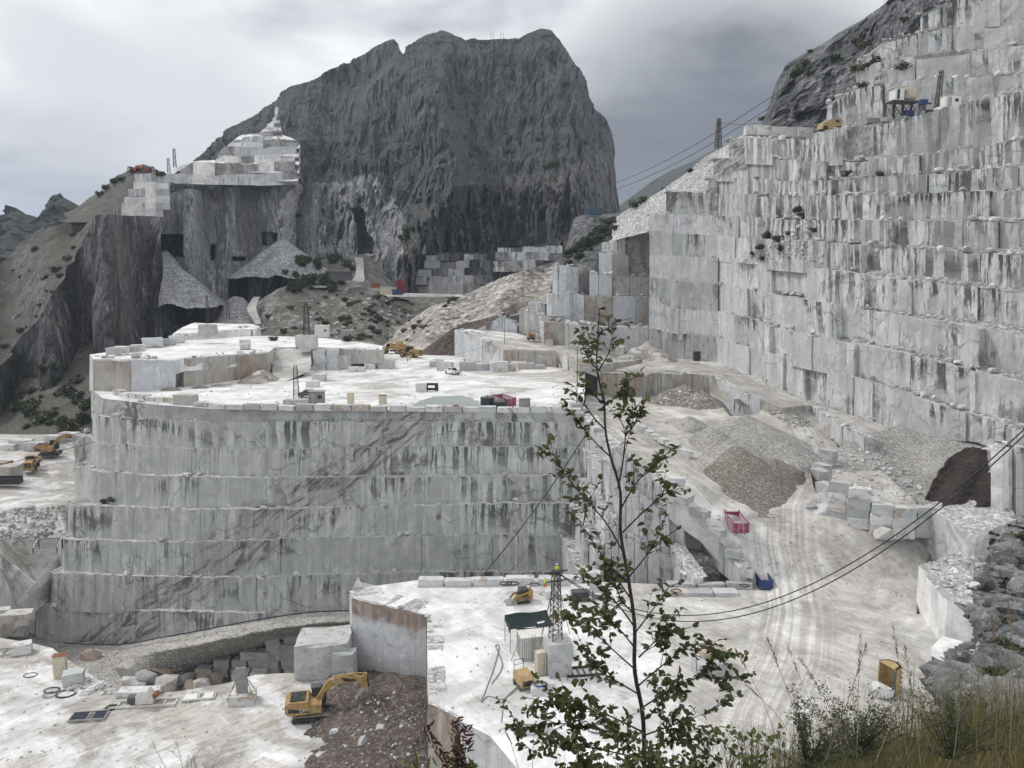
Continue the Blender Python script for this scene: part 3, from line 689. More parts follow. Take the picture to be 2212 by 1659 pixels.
# block terrace at the far left
UF = [(202, 778, 842, 163), (283, 779, 845, 161.5), (380, 781, 838, 166), (397, 775, 833, 168), (500, 768, 822, 178), (583, 763, 810, 190)]
ub = backing('block_terrace', [UF], M['broken'], off=2)
bench(ub, [(194, 768, 838, 182), (202, 778, 842, 163)], M['wall_c'], w=(6, 9), jit=.2, seed=110, thick=4, ext=6)
bench(ub, UF[:2], M['wall_brown'], w=(6, 9), jit=.2, seed=111, thick=5, ext=6, amp=.25)
bench(ub, UF[1:3], M['wall_b'], w=(5, 10), jit=.15, seed=112, thick=5, ext=6)
bench(ub, UF[3:], M['wall_brown'], w=(5, 9), jit=.4, seed=113, thick=5, ext=6, amp=.3)
bench(ub, [(583, 763, 812, 190), (593, 751, 806, 204)], M['wall_c'], w=(6, 15), jit=.05, seed=114, thick=3)
ut = [H(*p) for p in [(194, 768, 182), (202, 778, 163), (283, 779, 161.5), (380, 781, 166), (397, 775, 168), (500, 768, 178), (583, 763, 190), (592, 752, 204), (665, 752, 206), (760, 754, 204), (826, 757, 203), (826, 749, 214), (780, 741, 226), (700, 732, 238), (640, 729, 242), (560, 727, 244), (470, 733, 232), (400, 738, 222), (330, 747, 208), (240, 762, 188)]]
struct(patch('block_terrace_top', [(p.x, p.y, p.z + .25) for p in ut], M['white'], world_pts=True, res=3, bump=.1, skirt=3))
bench(ub, [(660, 752, 780, 205), (760, 754, 778, 203.5), (826, 757, 776, 202)], M['wall_brown'], w=(5, 9), jit=.5, seed=115, thick=3)
bench(ub, [(490, 713, 730, 243), (553, 712, 731, 243)], M['wall_b'], w=(9, 14), jit=.1, seed=116, thick=12)
bench(ub, [(553, 712, 731, 243), (560, 706, 728, 250)], M['wall_brown'], w=(3, 5), jit=.1, seed=117, thick=4)
u2 = [H(*p) for p in [(372, 724, 236), (490, 716, 242), (553, 712, 243), (562, 706, 252), (545, 702, 268), (420, 699, 272), (395, 708, 256)]]
struct(patch('upper_block_top', [(p.x, p.y, p.z + .3) for p in u2], M['white'], world_pts=True, res=3.5, bump=.25, skirt=4))
# gravel chute from the block terrace
struct(relief('gravel_chute', 588, 672, 40, 30, [(588, 753), (672, 753)], [(588, 824), (612, 826), (672, 800)], lambda x, y, t: np.interp(y, [752, 800, 826], [206, 190, 177]) - 1, M['track'], rough=.7, rs=.3, seed=55))

# stepped block V in the middle of the terrace
VF = [(982, 714, 767, 233), (1003, 717, 770, 231), (1062, 745, 784, 219), (1088, 757, 788, 212), (1198, 760, 795, 206), (1206, 763, 797, 205), (1252, 776, 812, 192)]
vb = backing('middle_terrace', [VF], M['broken'], off=2)
bench(vb, VF[:2], M['wall_b'], w=(3, 5), jit=.1, seed=120, thick=6); bench(vb, VF[1:4], M['wall_b'], w=(4, 7), jit=.15, seed=121, thick=5)
bench(vb, VF[3:5], M['wall_brown'], w=(3, 6), jit=.7, seed=122, thick=4, amp=.35); bench(vb, VF[4:], M['wall_c'], w=(3, 5), jit=.5, seed=123, thick=4, alt=((M['wall_brown'], .4),))
vt = [H(v[0], v[1], v[3]) for v in VF] + [H(*p) for p in [(1290, 790, 192), (1412, 775, 226), (1402, 764, 236), (1290, 758, 222), (1230, 750, 222), (1170, 738, 234), (1120, 722, 240), (1060, 715, 245), (1010, 712, 243)]]
struct(patch('middle_terrace_floor', [(p.x, p.y, p.z + .2) for p in vt], M['floor_t'], world_pts=True, res=2.5, bump=.12, skirt=3))
# tiers of blocks left standing behind it
tb = backing('block_tiers', [[(1050, 700, 730, 252), (1180, 660, 730, 252), (1200, 580, 730, 252), (1300, 560, 740, 260), (1405, 500, 760, 262)]], M['broken'], off=2)
for i, (vs, mt) in enumerate([
    ([(1052, 703, 720, 246), (1084, 681, 722, 244), (1118, 705, 724, 243)], M['wall_c']),
    ([(1121, 673, 724, 241), (1134, 672, 726, 240)], M['wall_brown']), ([(1134, 675, 727, 240), (1141, 681, 729, 238.5), (1166, 682, 731, 238), (1172, 684, 737, 229)], M['wall_c']),
    ([(1168, 690, 738, 231), (1177, 694, 746, 226), (1221, 695, 747, 225), (1229, 700, 753, 217), (1277, 702, 756, 216)], M['wall_c']), ([(1277, 702, 756, 216), (1288, 706, 762, 233), (1340, 706, 768, 235), (1405, 706, 772, 235)], M['wall_c']),
    ([(1141, 652, 680, 250), (1160, 652, 682, 248), (1178, 655, 684, 247)], M['wall_c']),
    ([(1180, 632, 692, 243), (1191, 633, 694, 240), (1228, 634, 695, 239.5), (1236, 634, 700, 243), (1262, 636, 704, 243)], M['wall_c']), ([(1262, 638, 704, 246), (1310, 640, 706, 245), (1405, 641, 707, 244)], M['wall_brown']),
    ([(1196, 575, 630, 250), (1207, 573, 632, 247.5), (1226, 574, 634, 247), (1247, 578, 636, 252)], M['wall_c']), ([(1247, 570, 636, 254), (1275, 585, 638, 254)], M['broken']),
    ([(1273, 591, 638, 250), (1293, 592, 638, 249), (1322, 594, 640, 249)], M['wall_c']), ([(1322, 594, 640, 250), (1360, 597, 641, 250), (1404, 598, 642, 250)], M['wall_brown']),
    ([(1294, 546, 594, 257), (1322, 547, 596, 255), (1346, 546, 596, 258), (1358, 554, 597, 259)], M['wall_c']), ([(1356, 502, 600, 262), (1380, 498, 600, 261), (1404, 496, 600, 260)], M['broken']),
    ([(1300, 523, 548, 263), (1334, 522, 548, 262), (1350, 508, 548, 263)], M['wall_c'])]):
    bench(tb, vs, mt, w=(3.5, 7.5), jit=.6, seed=130 + i, thick=7, ext=5, alt=((M['wall_brown'], .06), (M['wall_b'], .2)), broken=1. if mt is M['broken'] else .05)
M['crag'] = mat_rock('crag_grey', ((.07, .073, .078), (.18, .184, .188)), .07, (1, 1, .4), light=(.46, .46, .455), light_amt=.6, bump=1, bd=.9, lines=.8, lscale=4)
struct(relief('scrub_shoulder', 1203, 1420, 90, 60, [(1203, 570), (1218, 545), (1228, 505), (1240, 470), (1262, 463), (1330, 461), (1345, 452), (1380, 440), (1420, 420)], [(1203, 590), (1300, 570), (1350, 545), (1420, 510)],
       lambda x, y, t: 266 + 40*t + 0*x, M['crag'], rough=3.5, rs=.12, seed=61, back=60))

# ---- the main wall
def mwY(x): return np.interp(x, [100, 223, 333, 467, 737, 1000, 1263], [153, 152, 144.5, 139.8, 138.3, 136.3, 134.5])
E = [(223, 862), (333, 875), (467, 884), (737, 887), (1000, 891), (1263, 894)]
B1 = [(213, 898), (317, 904), (467, 911), (550, 911), (720, 909), (930, 911), (1260, 913)]
B2 = [(213, 957), (333, 964), (447, 971), (720, 969), (880, 964), (1260, 966)]
B3 = [(200, 1017), (350, 1028), (567, 1033), (737, 1030), (1257, 1026)]
B4 = [(147, 1091), (267, 1094), (450, 1101), (737, 1097), (832, 1092), (1100, 1087), (1240, 1086)]
B5 = [(137, 1164), (267, 1168), (400, 1171), (737, 1160), (1215, 1154)]
B6 = [(110, 1236), (300, 1244), (583, 1248), (737, 1239), (1013, 1234), (1200, 1236)]
B7 = [(77, 1306), (233, 1316), (433, 1321), (567, 1324), (760, 1322)]
B8 = [(77, 1368), (100, 1386), (273, 1392), (433, 1364), (573, 1338)]
LI = [E, B1, B2, B3, B4, B5, B6, B7, B8]
SB = [0, .7, 1.4, 3.0, 4.3, 5.2, 6.2, 7.2]
LEFT = [[(197, 843, 893, 172)], [(199, 890, 945, 170)], [(193, 945, 1005, 168)], [(172, 1000, 1075, 166)], [(146, 1085, 1160, 160)], [(124, 1160, 1232, 158)], [(100, 1228, 1300, 157)], [(62, 1298, 1372, 156)]]
XL = [223, 214, 213, 200, 158, 140, 112, 78]; XR = [1263, 1262, 1260, 1255, 1240, 1215, 1202, 640]
rows = []
for k in range(8):
    xs = sorted(set([XL[k], XR[k]] + [x for x in (300, 420, 560, 700, 850, 1000, 1130) if XL[k] < x < XR[k]]))
    if k == 7: xs = [78, 100, 200, 273, 360, 433, 500, 573]
    rows.append(LEFT[k] + [(x, float(interp(x, LI[k])), float(interp(x, LI[k + 1])), float(mwY(x)) - SB[k]) for x in xs])
mw = backing('main_quarry_wall', rows, M['broken'], off=1.5)
for k, r in enumerate(rows):
    bench(mw, r, M['wall'], w=(5, 13), jit=.12, gap=.025, seed=200 + k, thick=2.6, ext=10, broken=.0)
bench(mw, [(163, 938, 1010, 180), (196, 945, 1010, 174)], M['broken'], seed=230, jit=.5, broken=1, thick=6)
bench(mw, [(165, 1008, 1086, 172), (200, 1012, 1086, 166)], M['wall'], seed=231, jit=.5, broken=.5, thick=6)
bench(mw, [(84, 1170, 1240, 166), (130, 1172, 1240, 160)], M['broken'], seed=232, jit=.5, broken=1, thick=6)
bench(mw, [(48, 1298, 1362, 160), (80, 1306, 1372, 153)], M['wall_brown'], seed=233, jit=.5, thick=6, w=(3, 6))
# side wall of the pit, stepping down towards the viewer
side = [[(1262, 896, 966, 134), (1300, 945, 992, 127), (1325, 968, 1014, 122.5), (1380, 1015, 1085, 121.5), (1435, 1058, 1150, 120.5)],
        [(1259, 966, 1030, 133), (1290, 990, 1062, 125), (1318, 1010, 1110, 121), (1400, 1082, 1180, 119.5), (1446, 1120, 1210, 119)],
        [(1252, 1028, 1092, 132.2), (1276, 1056, 1132, 124), (1306, 1106, 1200, 119.8), (1400, 1180, 1275, 118.5), (1452, 1205, 1285, 118.2)],
        [(1234, 1088, 1156, 131.4), (1254, 1126, 1230, 123.4), (1285, 1180, 1262, 119)],
        [(1210, 1155, 1245, 130.6), (1228, 1188, 1262, 124), (1252, 1236, 1272, 119.6)],
        [(1436, 1050, 1180, 121), (1478, 1062, 1190, 119.5)], [(1478, 1068, 1180, 122.5), (1516, 1118, 1182, 122), (1596, 1226, 1262, 112)], [(1446, 1176, 1268, 118.5), (1500, 1250, 1285, 111.5)]]
ps = backing('pit_side_wall', side, M['broken'], off=1.0)
for k, r in enumerate(side):
    bench(ps, r, M['wall_r'], w=(1.6, 3.6), jit=.25, seed=250 + k, thick=2.4, ext=12, broken=.05)

struct(patch('pit_ledge_floor', [(1195, 1275), (1610, 1280), (1575, 1205), (1520, 1150), (1430, 1120), (1300, 1125)], M['gravel'], z=-49.5, res=2, bump=.5, bs=.3))

struct(patch('pit_ledge', [(1440, 1182), (1468, 1160), (1520, 1166), (1556, 1202), (1452, 1206)], M['rubble'], z=-44.6, res=1.2, bump=.5, bs=.4, skirt=6))

# ---- right: pit, roads
base = [(1403, 768, 233), (1450, 772, 229), (1500, 776, 226), (1552, 782, 222), (1620, 815, 205), (1680, 832, 192), (1740, 851, 180), (1800, 869, 171), (1870, 896, 162), (1940, 920, 154), (2000, 929, 149), (2070, 937, 144), (2140, 944, 138), (2225, 952, 131), (2330, 965, 122)]
Ls = [[(1403, 705), (1450, 720), (1550, 726), (1615, 748), (1732, 777), (1790, 789), (1881, 823), (1941, 840), (2055, 877), (2212, 930), (2330, 965)],
      [(1403, 640), (1447, 667), (1550, 672), (1615, 682), (1668, 701), (1740, 718), (1816, 731), (1934, 756), (1995, 767), (2116, 798), (2212, 828), (2330, 860)],
      [(1403, 597), (1474, 608), (1558, 612), (1622, 625), (1732, 640), (1793, 650), (1865, 665), (1987, 686), (2071, 696), (2212, 725), (2330, 750)],
      [(1403, 549), (1558, 556), (1630, 566), (1789, 579), (1865, 589), (1930, 600), (2074, 615), (2212, 627), (2330, 640)],
      [(1403, 498), (1596, 513), (1786, 521), (1941, 532), (2131, 547), (2212, 549), (2330, 556)],
      [(1403, 462), (1527, 465), (1653, 469), (1793, 475), (1926, 477), (2116, 477), (2330, 476)],
      [(1440, 413), (1527, 418), (1721, 422), (1797, 422), (1941, 420), (2212, 410), (2330, 405)],
      [(1530, 384), (1573, 384), (1797, 390), (1812, 382), (1941, 380), (2143, 363), (2330, 350)],
      [(1540, 342), (1580, 340), (1751, 346), (1846, 344), (1941, 342), (2040, 327), (2212, 303), (2330, 285)],
      [(1560, 300), (1600, 298), (1751, 300), (1778, 284), (1850, 274), (1922, 262), (1987, 247), (2093, 224), (2212, 200), (2330, 172)]]
XS0 = [1403, 1403, 1403, 1403, 1403, 1403, 1440, 1530, 1545, 1575]
baseY = [(b[0], b[2]) for b in base]; lines = [[(b[0], b[1]) for b in base]] + Ls
def rwY(x, k): return float(np.interp(x, [b[0] for b in base], [b[2] for b in base])) + k*(1.0 + 2.3*min(1, max(0, (x - 1552)/620)))
rrows = []
for k in range(10):
    cols = [XS0[k]] + [x for x in (1450, 1500, 1552, 1620, 1680, 1740, 1800, 1870, 1940, 2000, 2070, 2140, 2225, 2330) if x > XS0[k] + 12]
    rrows.append([(x, float(interp(x, lines[k + 1])), float(interp(x, lines[k])), rwY(x, k)) for x in cols])
rw = backing('right_quarry_wall', rrows, M['broken'], off=2.0)
MIXR = [((M['wall_c'], .3), (M['wall_brown'], .04)), ((M['wall_c'], .3), (M['wall_brown'], .03)), ((M['wall_c'], .15),), (), (), (), (), (), (), ()]
for k, r in enumerate(rrows):
    rl = [v for v in r if v[0] <= 1620]; rr = [v for v in r if v[0] >= 1620]
    if len(rl) > 1:
        bench(rw, rl, M['wall_c'] if k < 6 else M['wall'], w=(6.5, 14), jit=.8, gap=.03, seed=300 + k, thick=2.5, ext=8, alt=MIXR[k] + ((M['wall'], .3),), broken=.04)
    bench(rw, rr, M['wall_r'] if k < 4 else M['wall_s'], w=(4.5, 13), jit=2.1, gap=.03, seed=320 + k, thick=5.0, ext=14, alt=MIXR[k], broken=.06, amp=.35, dz=.45)
def bank(k, r, seed):
    V = []; F = []; n = 0
    pts = []
    for a, c in zip(r[:-1], r[1:]):
        for q in range(8): u = q/8; pts.append(tuple(a[i] + (c[i] - a[i])*u for i in range(4)))
    P0 = np.array([H(p[0], p[1], p[3] + .5)[:] for p in pts]); P2 = np.array([H(p[0], p[1], p[3] + 3.6)[:] for p in pts]); P2[:, 2] = P0[:, 2] + 1.7; P1 = P0*.5 + P2*.5
    R_ = [P0, P1, P2]; m = len(pts)
    A = np.concatenate(R_); nn = fbm(A*.35, 4, seed)*.9; A[:, 2] += nn*np.repeat([.3, 1, 1.2], m); A[:, 2] -= .35
    idx = np.arange(3*m).reshape(3, m); F = np.stack([idx[:-1, :-1], idx[:-1, 1:], idx[1:, 1:], idx[1:, :-1]], -1).reshape(-1, 4)
    o = mesh_obj('rubble_bank', A, F, M['bank'], rw); o['kind'] = 'stuff'
for k in range(0, 9): bank(k, [v for v in rrows[k] if v[0] >= (1740 if k < 3 else 1800)], 500 + k)
# upper benches above the working ledge
UL = [[(1770, 290), (1850, 270), (1922, 258), (1987, 244), (2093, 222), (2212, 198), (2330, 170)], [(1770, 250), (1824, 191), (1926, 179), (1964, 171), (2147, 163), (2212, 156), (2330, 140)],
      [(1790, 185), (1850, 150), (1919, 128), (1964, 122), (2067, 110), (2212, 99), (2330, 85)], [(1850, 140), (1920, 85), (1990, 68), (2071, 54), (2173, 47), (2330, 35)], [(1920, 80), (1990, 30), (2071, -8), (2173, -20), (2330, -40)]]
urows = []
for k in range(4):
    cols = [x for x in (1790, 1850, 1920, 1990, 2070, 2140, 2225, 2330) if x >= (1790, 1800, 1850, 1930)[k]]
    urows.append([(x, float(interp(x, UL[k + 1])), float(interp(x, UL[k])), rwY(x, 10) + 14 + k*2.5) for x in cols])
uw = backing('upper_quarry_wall', urows, M['broken'], off=2.0)
for k, r in enumerate(urows):
    bench(uw, r, M['wall_r'], w=(6, 15), jit=1.8, seed=350 + k, thick=5, ext=14, alt=((M['wall_r'], .4), (M['broken'], .05)), broken=.15, amp=.6, dz=1.2)
struct(relief('natural_crag', 1640, 2345, 260, 110, [(1640, 300), (1652, 262), (1664, 230), (1680, 185), (1698, 141), (1725, 122), (1751, 106), (1789, 80), (1827, 57), (1860, 36), (1888, 18), (1915, -4), (1960, -40), (2345, -200)],
       [(1640, 318), (1770, 312), (1900, 300), (2345, 240)], lambda x, y, t: np.interp(x, [1640, 1700, 1800, 2000, 2345], [212, 226, 222, 208, 178]) + 40*t, M['crag'], rough=8, rs=.09, ystretch=.45, seed=71, back=80, ridged=True))
# sloping shoulder on the skyline left of the wall
struct(relief('rock_shoulder', 1325, 1660, 110, 50, [(1325, 476), (1350, 456), (1375, 441), (1400, 430), (1425, 414), (1440, 404), (1470, 384), (1500, 358), (1525, 337), (1555, 322), (1590, 300), (1612, 288), (1660, 282)], [(1325, 520), (1405, 500), (1445, 450), (1530, 440), (1560, 350), (1660, 330)],
       lambda x, y, t: np.interp(x, [1325, 1403, 1530, 1660], [262, 246, 237, 226]) + 14*t, M['rubble'], rough=2.5, rs=.15, seed=73, back=40))
# roads
UPR = [(1390, 812, -24.2), (1440, 800, -24), (1531, 809, -24.3), (1577, 835, -25), (1645, 861, -26.8), (1690, 881, -28.2), (1755, 876, -29), (1808, 912, -29.7), (1869, 943, -30.3), (1925, 962, -32.5), (2000, 985, -33.5), (2200, 1010, -33.5), (2330, 1020, -33.5),
     (2330, 958, -32), (2170, 936, -31.5), (2029, 922, -31), (1945, 910, -30.5), (1890, 892, -30), (1820, 866, -29.3), (1730, 838, -28), (1620, 807, -25.8), (1552, 774, -24.3), (1500, 768, -24), (1400, 760, -24)]
PATHS = [[(1700, 880, -28.4), (1740, 920, -32), (1765, 965, -33.8), (1750, 1010, -35), (1712, 1050, -36.5), (1690, 1100, -38.5), (1690, 1180, -42), (1705, 1250, -45.7), (1715, 1320, -47), (1700, 1420, -47), (1640, 1540, -47), (1590, 1700, -47)], [(1290, 905, -30), (1390, 965, -31.5), (1494, 1035, -35), (1600, 1090, -37.5), (1690, 1130, -40)], [(1400, 782, -24), (1552, 794, -24.4), (1640, 838, -26.4), (1730, 858, -28.4), (1820, 892, -29.6), (1940, 936, -31)]]
add_path(struct(tin('upper_road', UPR, M['road'], levels=4, bump=.25, outline=list(range(len(UPR))))), PATHS)
QR = [(1225, 842, -30), (1262, 925, -30), (1325, 968, -29), (1380, 1016, -31.5), (1435, 1060, -34), (1515, 1118, -38), (1555, 1165, -41), (1597, 1226, -44.5), (1640, 1268, -47.1), (1700, 1300, -47.1), (1980, 1330, -47.1), (1990, 1250, -45.5), (2010, 1195, -43), (2010, 1150, -40.5), (1980, 1080, -37), (1870, 985, -34.5), (1812, 966, -34), (1795, 935, -33.5), (1752, 884, -30), (1690, 879, -28.4), (1650, 864, -27.5), (1640, 893, -30), (1578, 899, -30), (1538, 846, -30), (1420, 850, -30), (1320, 848, -30)]
nq_ = len(QR)
QR += [(1740, 920, -32), (1765, 965, -33.8), (1700, 930, -32), (1750, 1010, -35), (1690, 1060, -36.5), (1640, 1110, -38.5), (1660, 1180, -42), (1680, 1250, -45.7), (1800, 1000, -35), (1770, 1050, -36.5), (1760, 1090, -37.5), (1830, 1150, -40), (1900, 1172, -41), (1390, 925, -30.5), (1494, 990, -33.5), (1580, 1050, -36), (1900, 1250, -45), (1500, 900, -30.5)]
add_path(struct(tin('quarry_road', QR, M['road'], levels=4, bump=.3, outline=list(range(nq_)))), PATHS)
pw = [[(1290, 806, 858, yz(1290, 806, -24.1)), (1420, 806, 858, yz(1420, 806, -24.1)), (1531, 809, 866, yz(1531, 809, -24.3))], [(1531, 809, 872, yz(1531, 809, -24.3)), (1577, 835, 900, yz(1577, 835, -25)), (1643, 861, 893, yz(1643, 861, -26.8))], [(1755, 876, 886, yz(1755, 876, -29)), (1808, 912, 964, yz(1808, 912, -29.7)), (1869, 943, 985, yz(1869, 943, -30.3))]]
pb = backing('road_retaining_face', pw, M['broken'], off=1)
bench(pb, pw[0], M['wall_brown'], w=(5, 10), jit=.4, seed=380, ext=5, thick=2); bench(pb, pw[1], M['wall_b'], w=(5, 9), jit=.2, seed=381, ext=5, thick=2, alt=((M['wall_c'], .3),)); bench(pb, pw[2], M['wall_c'], w=(4, 7), jit=.3, seed=382, ext=5, thick=2)

# ---- plateau with the sawn block, lower floor, trench
M['floor_p2'] = mat_floor('marble_floor_yard', amount=.85, tracks=.75, ang=.9, line=.15, low=.05, dirt=(.50, .465, .42))
add_path(struct(patch('plateau_floor', [(762, 1290), (790, 1268), (900, 1253), (1040, 1245), (1200, 1250), (1330, 1258), (1420, 1262), (1640, 1266), (1700, 1298), (1980, 1326), (2075, 1330), (2110, 1398), (2120, 1500), (2180, 1700), (2180, 1850), (1330, 1800), (1250, 1800), (1100, 1640), (1060, 1590), (1000, 1560), (992, 1546), (927, 1514), (923, 1400), (922, 1327)], M['floor_p'], z=-47, res=2, bump=.12, skirt=10, skirt_mat=M['wall_c'])), PATHS)
pf = [(758, 1276, 1440, yz(758, 1276, -47)), (762, 1291, 1474, yz(762, 1291, -47)), (922, 1328, 1476, yz(922, 1328, -47))]
pk = backing('plateau_block', [pf], M['broken'], off=1.5)
bench(pk, pf[:2], M['wall_c'], w=(4, 8), jit=.1, seed=400, thick=4); bench(pk, pf[1:], M['wall_stain'], w=(12, 14), jit=.1, seed=401, thick=4, nz=8)
bench(pk, [(922.5, 1329, 1478, yz(922, 1329, -47)), (927, 1514, 1690, yz(927, 1514, -47))], M['white'], w=(6, 9), jit=.05, seed=402, thick=2)
bench(pk, [(927, 1514, 1690, yz(927, 1514, -47)), (992, 1546, 1720, yz(992, 1546, -47))], M['wall_brown'], w=(5, 8), jit=.2, seed=403, thick=3)
struct(patch('lower_floor', [(-300, 1392), (0, 1378), (50, 1385), (113, 1400), (147, 1426), (247, 1489), (252, 1506), (327, 1499), (390, 1493), (493, 1476), (550, 1459), (640, 1453), (723, 1466), (762, 1470), (921, 1472), (922, 1560), (924, 1900), (-400, 1900)], M['floor_f'], z=-57, res=2, bump=.18, skirt=11, skirt_mat=M['broken']))
def zw(x, y, d): return (x, y, H(x, y, float(mwY(x)) - d).z)
M['trench'] = mat_gravel('trench_dust', (.40, .385, .36), (.50, .48, .45), (.62, .61, .59), 3.5, .3)
FOOT = [(-60, 1352), (0, 1360), (60, 1370), (100, 1382), (273, 1388), (433, 1360), (573, 1334), (667, 1321), (770, 1316)]
def trench_z(x, y, t):
    yf = interp(x, FOOT); Yw = mwY(x) - 7.0; a = np.arctan((yf - CY)/FPX) + PITCH; zf = -np.tan(a)*Yw; dy = y - yf
    flat = np.interp(x, [0, 250, 760], [40, 34, 26]); k = np.clip((dy - flat)/60, 0, 1)
    return zf*(1 - k) + np.minimum(zf - .5, -73.5)*k - .3
struct(reliefz('trench_ramp', -60, 770, 220, 60, [(p[0], p[1] - 4) for p in FOOT], [(-60, 1470), (100, 1500), (300, 1530), (770, 1500)], trench_z, M['trench'], rough=.35, rs=.35, seed=3))
struct(tin('pit_floor', [(740, 1300, -59.5), (860, 1290, -57), (1000, 1234, -54.3), (1215, 1236, -54), (1265, 1262, -55), (900, 1340, -60), (740, 1350, -60.5)], M['gravel'], levels=3, bump=.3))
struct(tin('left_yard', [(-300, 935, -46), (0, 950, -47), (100, 944, -47), (215, 940, -48), (-300, 1085, -49), (0, 1082, -49), (150, 1088, -49.8), (205, 1088, -51), (0, 1100, -50), (140, 1105, -51), (0, 1150, -53.5), (140, 1150, -54.5), (195, 1150, -56.5), (0, 1190, -54.5), (140, 1182, -56.5), (185, 1185, -59), (-300, 1160, -53), (-300, 1300, -56), (0, 1262, -57.5), (80, 1258, -60.5), (155, 1258, -65), (70, 1320, -66), (135, 1320, -70), (0, 1340, -62), (-300, 1400, -60), (60, 1380, -71), (0, 1375, -66)], M['floor_f'], levels=4, bump=.35))
struct(relief('left_bank', -250, 215, 110, 60, [(-250, 920), (0, 856), (60, 800), (120, 772), (215, 735)], [(-250, 975), (0, 960), (215, 955)], lambda x, y, t: 226 + 70*t + 0*x, M['hill_brown'], rough=3.5, rs=.11, seed=81, back=30))
# ---- blocks of standing rock on the right, near
nb_ = [[(2165, 975, 1112, 116), (2194, 962, 1105, 121)], [(2194, 965, 1110, 118), (2340, 985, 1120, 116)]]
nr_ = backing('near_right_rock', nb_, M['broken'], off=1)
for k, r in enumerate(nb_): bench(nr_, r, (M['white'], M['wall'])[k], w=(4, 8), jit=.2, seed=420 + k, thick=3, ext=4)
struct(patch('near_right_ledge', [(1996, 1094), (2040, 1114), (2062, 1138), (2108, 1160), (2200, 1120), (2170, 1072), (2060, 1070)], M['rubble'], z=-36, res=1.2, bump=.5, bs=.4, skirt=9, skirt_mat=M['wall_c']))
struct(patch('near_right_shelf', [(1985, 1222), (2046, 1302), (2095, 1312), (2190, 1290), (2160, 1195), (2060, 1193)], M['rubble'], z=-41, res=1.2, bump=.5, bs=.4, skirt=7.5, skirt_mat=M['white']))
struct(patch('near_right_step', [(2010, 1400), (2036, 1376), (2100, 1390), (2120, 1460), (2014, 1500)], M['white'], z=-44.5, res=1.2, bump=.3, bs=.4, skirt=3.5))
M['outcrop'] = mat_rock('outcrop_rock', ((.085, .087, .09), (.25, .252, .255)), .4, (1, 1, .6), light=(.50, .50, .495), light_amt=.5, bump=1, bd=.25)
struct(relief('outcrop', 1990, 2420, 150, 150, [(1990, 1545), (2008, 1512), (2022, 1445), (2060, 1422), (2086, 1322), (2110, 1240), (2138, 1180), (2152, 1140), (2192, 1108), (2260, 1085), (2420, 1060)], [(1990, 1900), (2420, 1900)],
       lambda x, y, t: np.interp(y, [1060, 1200, 1400, 1550, 1650, 1900], [66, 58, 44, 30, 20, 9]) + 0*x, M['outcrop'], rough=6.5, rs=.22, seed=91, rough_ref=60, ridged=True))
# ---------------------------------------------------------------- heaps, mounds, loose stone
def heaps(name, cones, mat, res=1.0, noise=.35, ns=.35, seed=0, parent=None, zcut=None):
    """piled material: the upper envelope of cones (image x, y of the tip, distance, foot height, slope)"""
    A = [(H(c[0], c[1], c[2]), c[3], c[4]) for c in cones]
    R = [(a.z - zb)/s for a, zb, s in A]
    x0 = min(a.x - r for (a, _, _), r in zip(A, R)) - 1; x1 = max(a.x + r for (a, _, _), r in zip(A, R)) + 1
    y0 = min(a.y - r for (a, _, _), r in zip(A, R)) - 1; y1 = max(a.y + r for (a, _, _), r in zip(A, R)) + 1
    xs = np.arange(x0, x1, res); ys = np.arange(y0, y1, res); X, Y = np.meshgrid(xs, ys)
    Z = np.full(X.shape, -1e9); zb_ = min(c[3] for c in cones)
    wob = 1 + .18*fbm(np.stack([X*.08, Y*.08, 0*X], -1), 2, seed + 5)
    for (a, zb, s) in A:
        d = np.hypot(X - a.x, Y - a.y); Z = np.maximum(Z, a.z - np.sqrt(d*d + .3)*s*wob)
    Z = Z + noise*fbm(np.stack([X*ns, Y*ns, 0*X], -1), 4, seed, .6)
    keep = Z > zb_ - 1.2
    V = np.stack([X, Y, np.maximum(Z, zb_ - 1.6)], -1).reshape(-1, 3); idx = np.arange(X.size).reshape(X.shape)
    F = np.stack([idx[:-1, :-1], idx[:-1, 1:], idx[1:, 1:], idx[1:, :-1]], -1).reshape(-1, 4)
    k = keep.ravel()[F].any(1)
    return mesh_obj(name, V, F[k], mat, parent, smooth=True)

ICO_V = None
def _ico():
    bm = bmesh.new(); bmesh.ops.create_icosphere(bm, subdivisions=1, radius=1.0)
    V = np.array([v.co[:] for v in bm.verts]); F = np.array([[v.index for v in f.verts] for f in bm.faces]); bm.free(); return V, F
ICO_V, ICO_F = _ico()
def rocks(name, pts, sizes, mat, seed=0, flat=.7, parent=None, kind='stuff'):
    """loose broken stones, angular, each of its own shape"""
    rs = np.random.RandomState(seed); VV = []; FF = []; nv = len(ICO_V)
    for i, (p, s) in enumerate(zip(pts, sizes)):
        v = ICO_V*rs.uniform(.6, 1.15, (nv, 1))
        v = np.sign(v)*np.abs(v)**.75
        a = rs.uniform(0, 6.28); c, n = math.cos(a), math.sin(a)
        v = v*np.array([rs.uniform(.7, 1.2), rs.uniform(.6, 1.1), flat*rs.uniform(.6, 1.1)])*s
        t = rs.uniform(-.5, .5); v = v @ np.array([[1, 0, 0], [0, math.cos(t), -math.sin(t)], [0, math.sin(t), math.cos(t)]])
        v = v @ np.array([[c, -n, 0], [n, c, 0], [0, 0, 1]]) + np.array(p)
        VV.append(v); FF.append(ICO_F + i*nv)
    o = mesh_obj(name, np.concatenate(VV), np.concatenate(FF), mat, parent)
    if kind: o['kind'] = kind
    return o

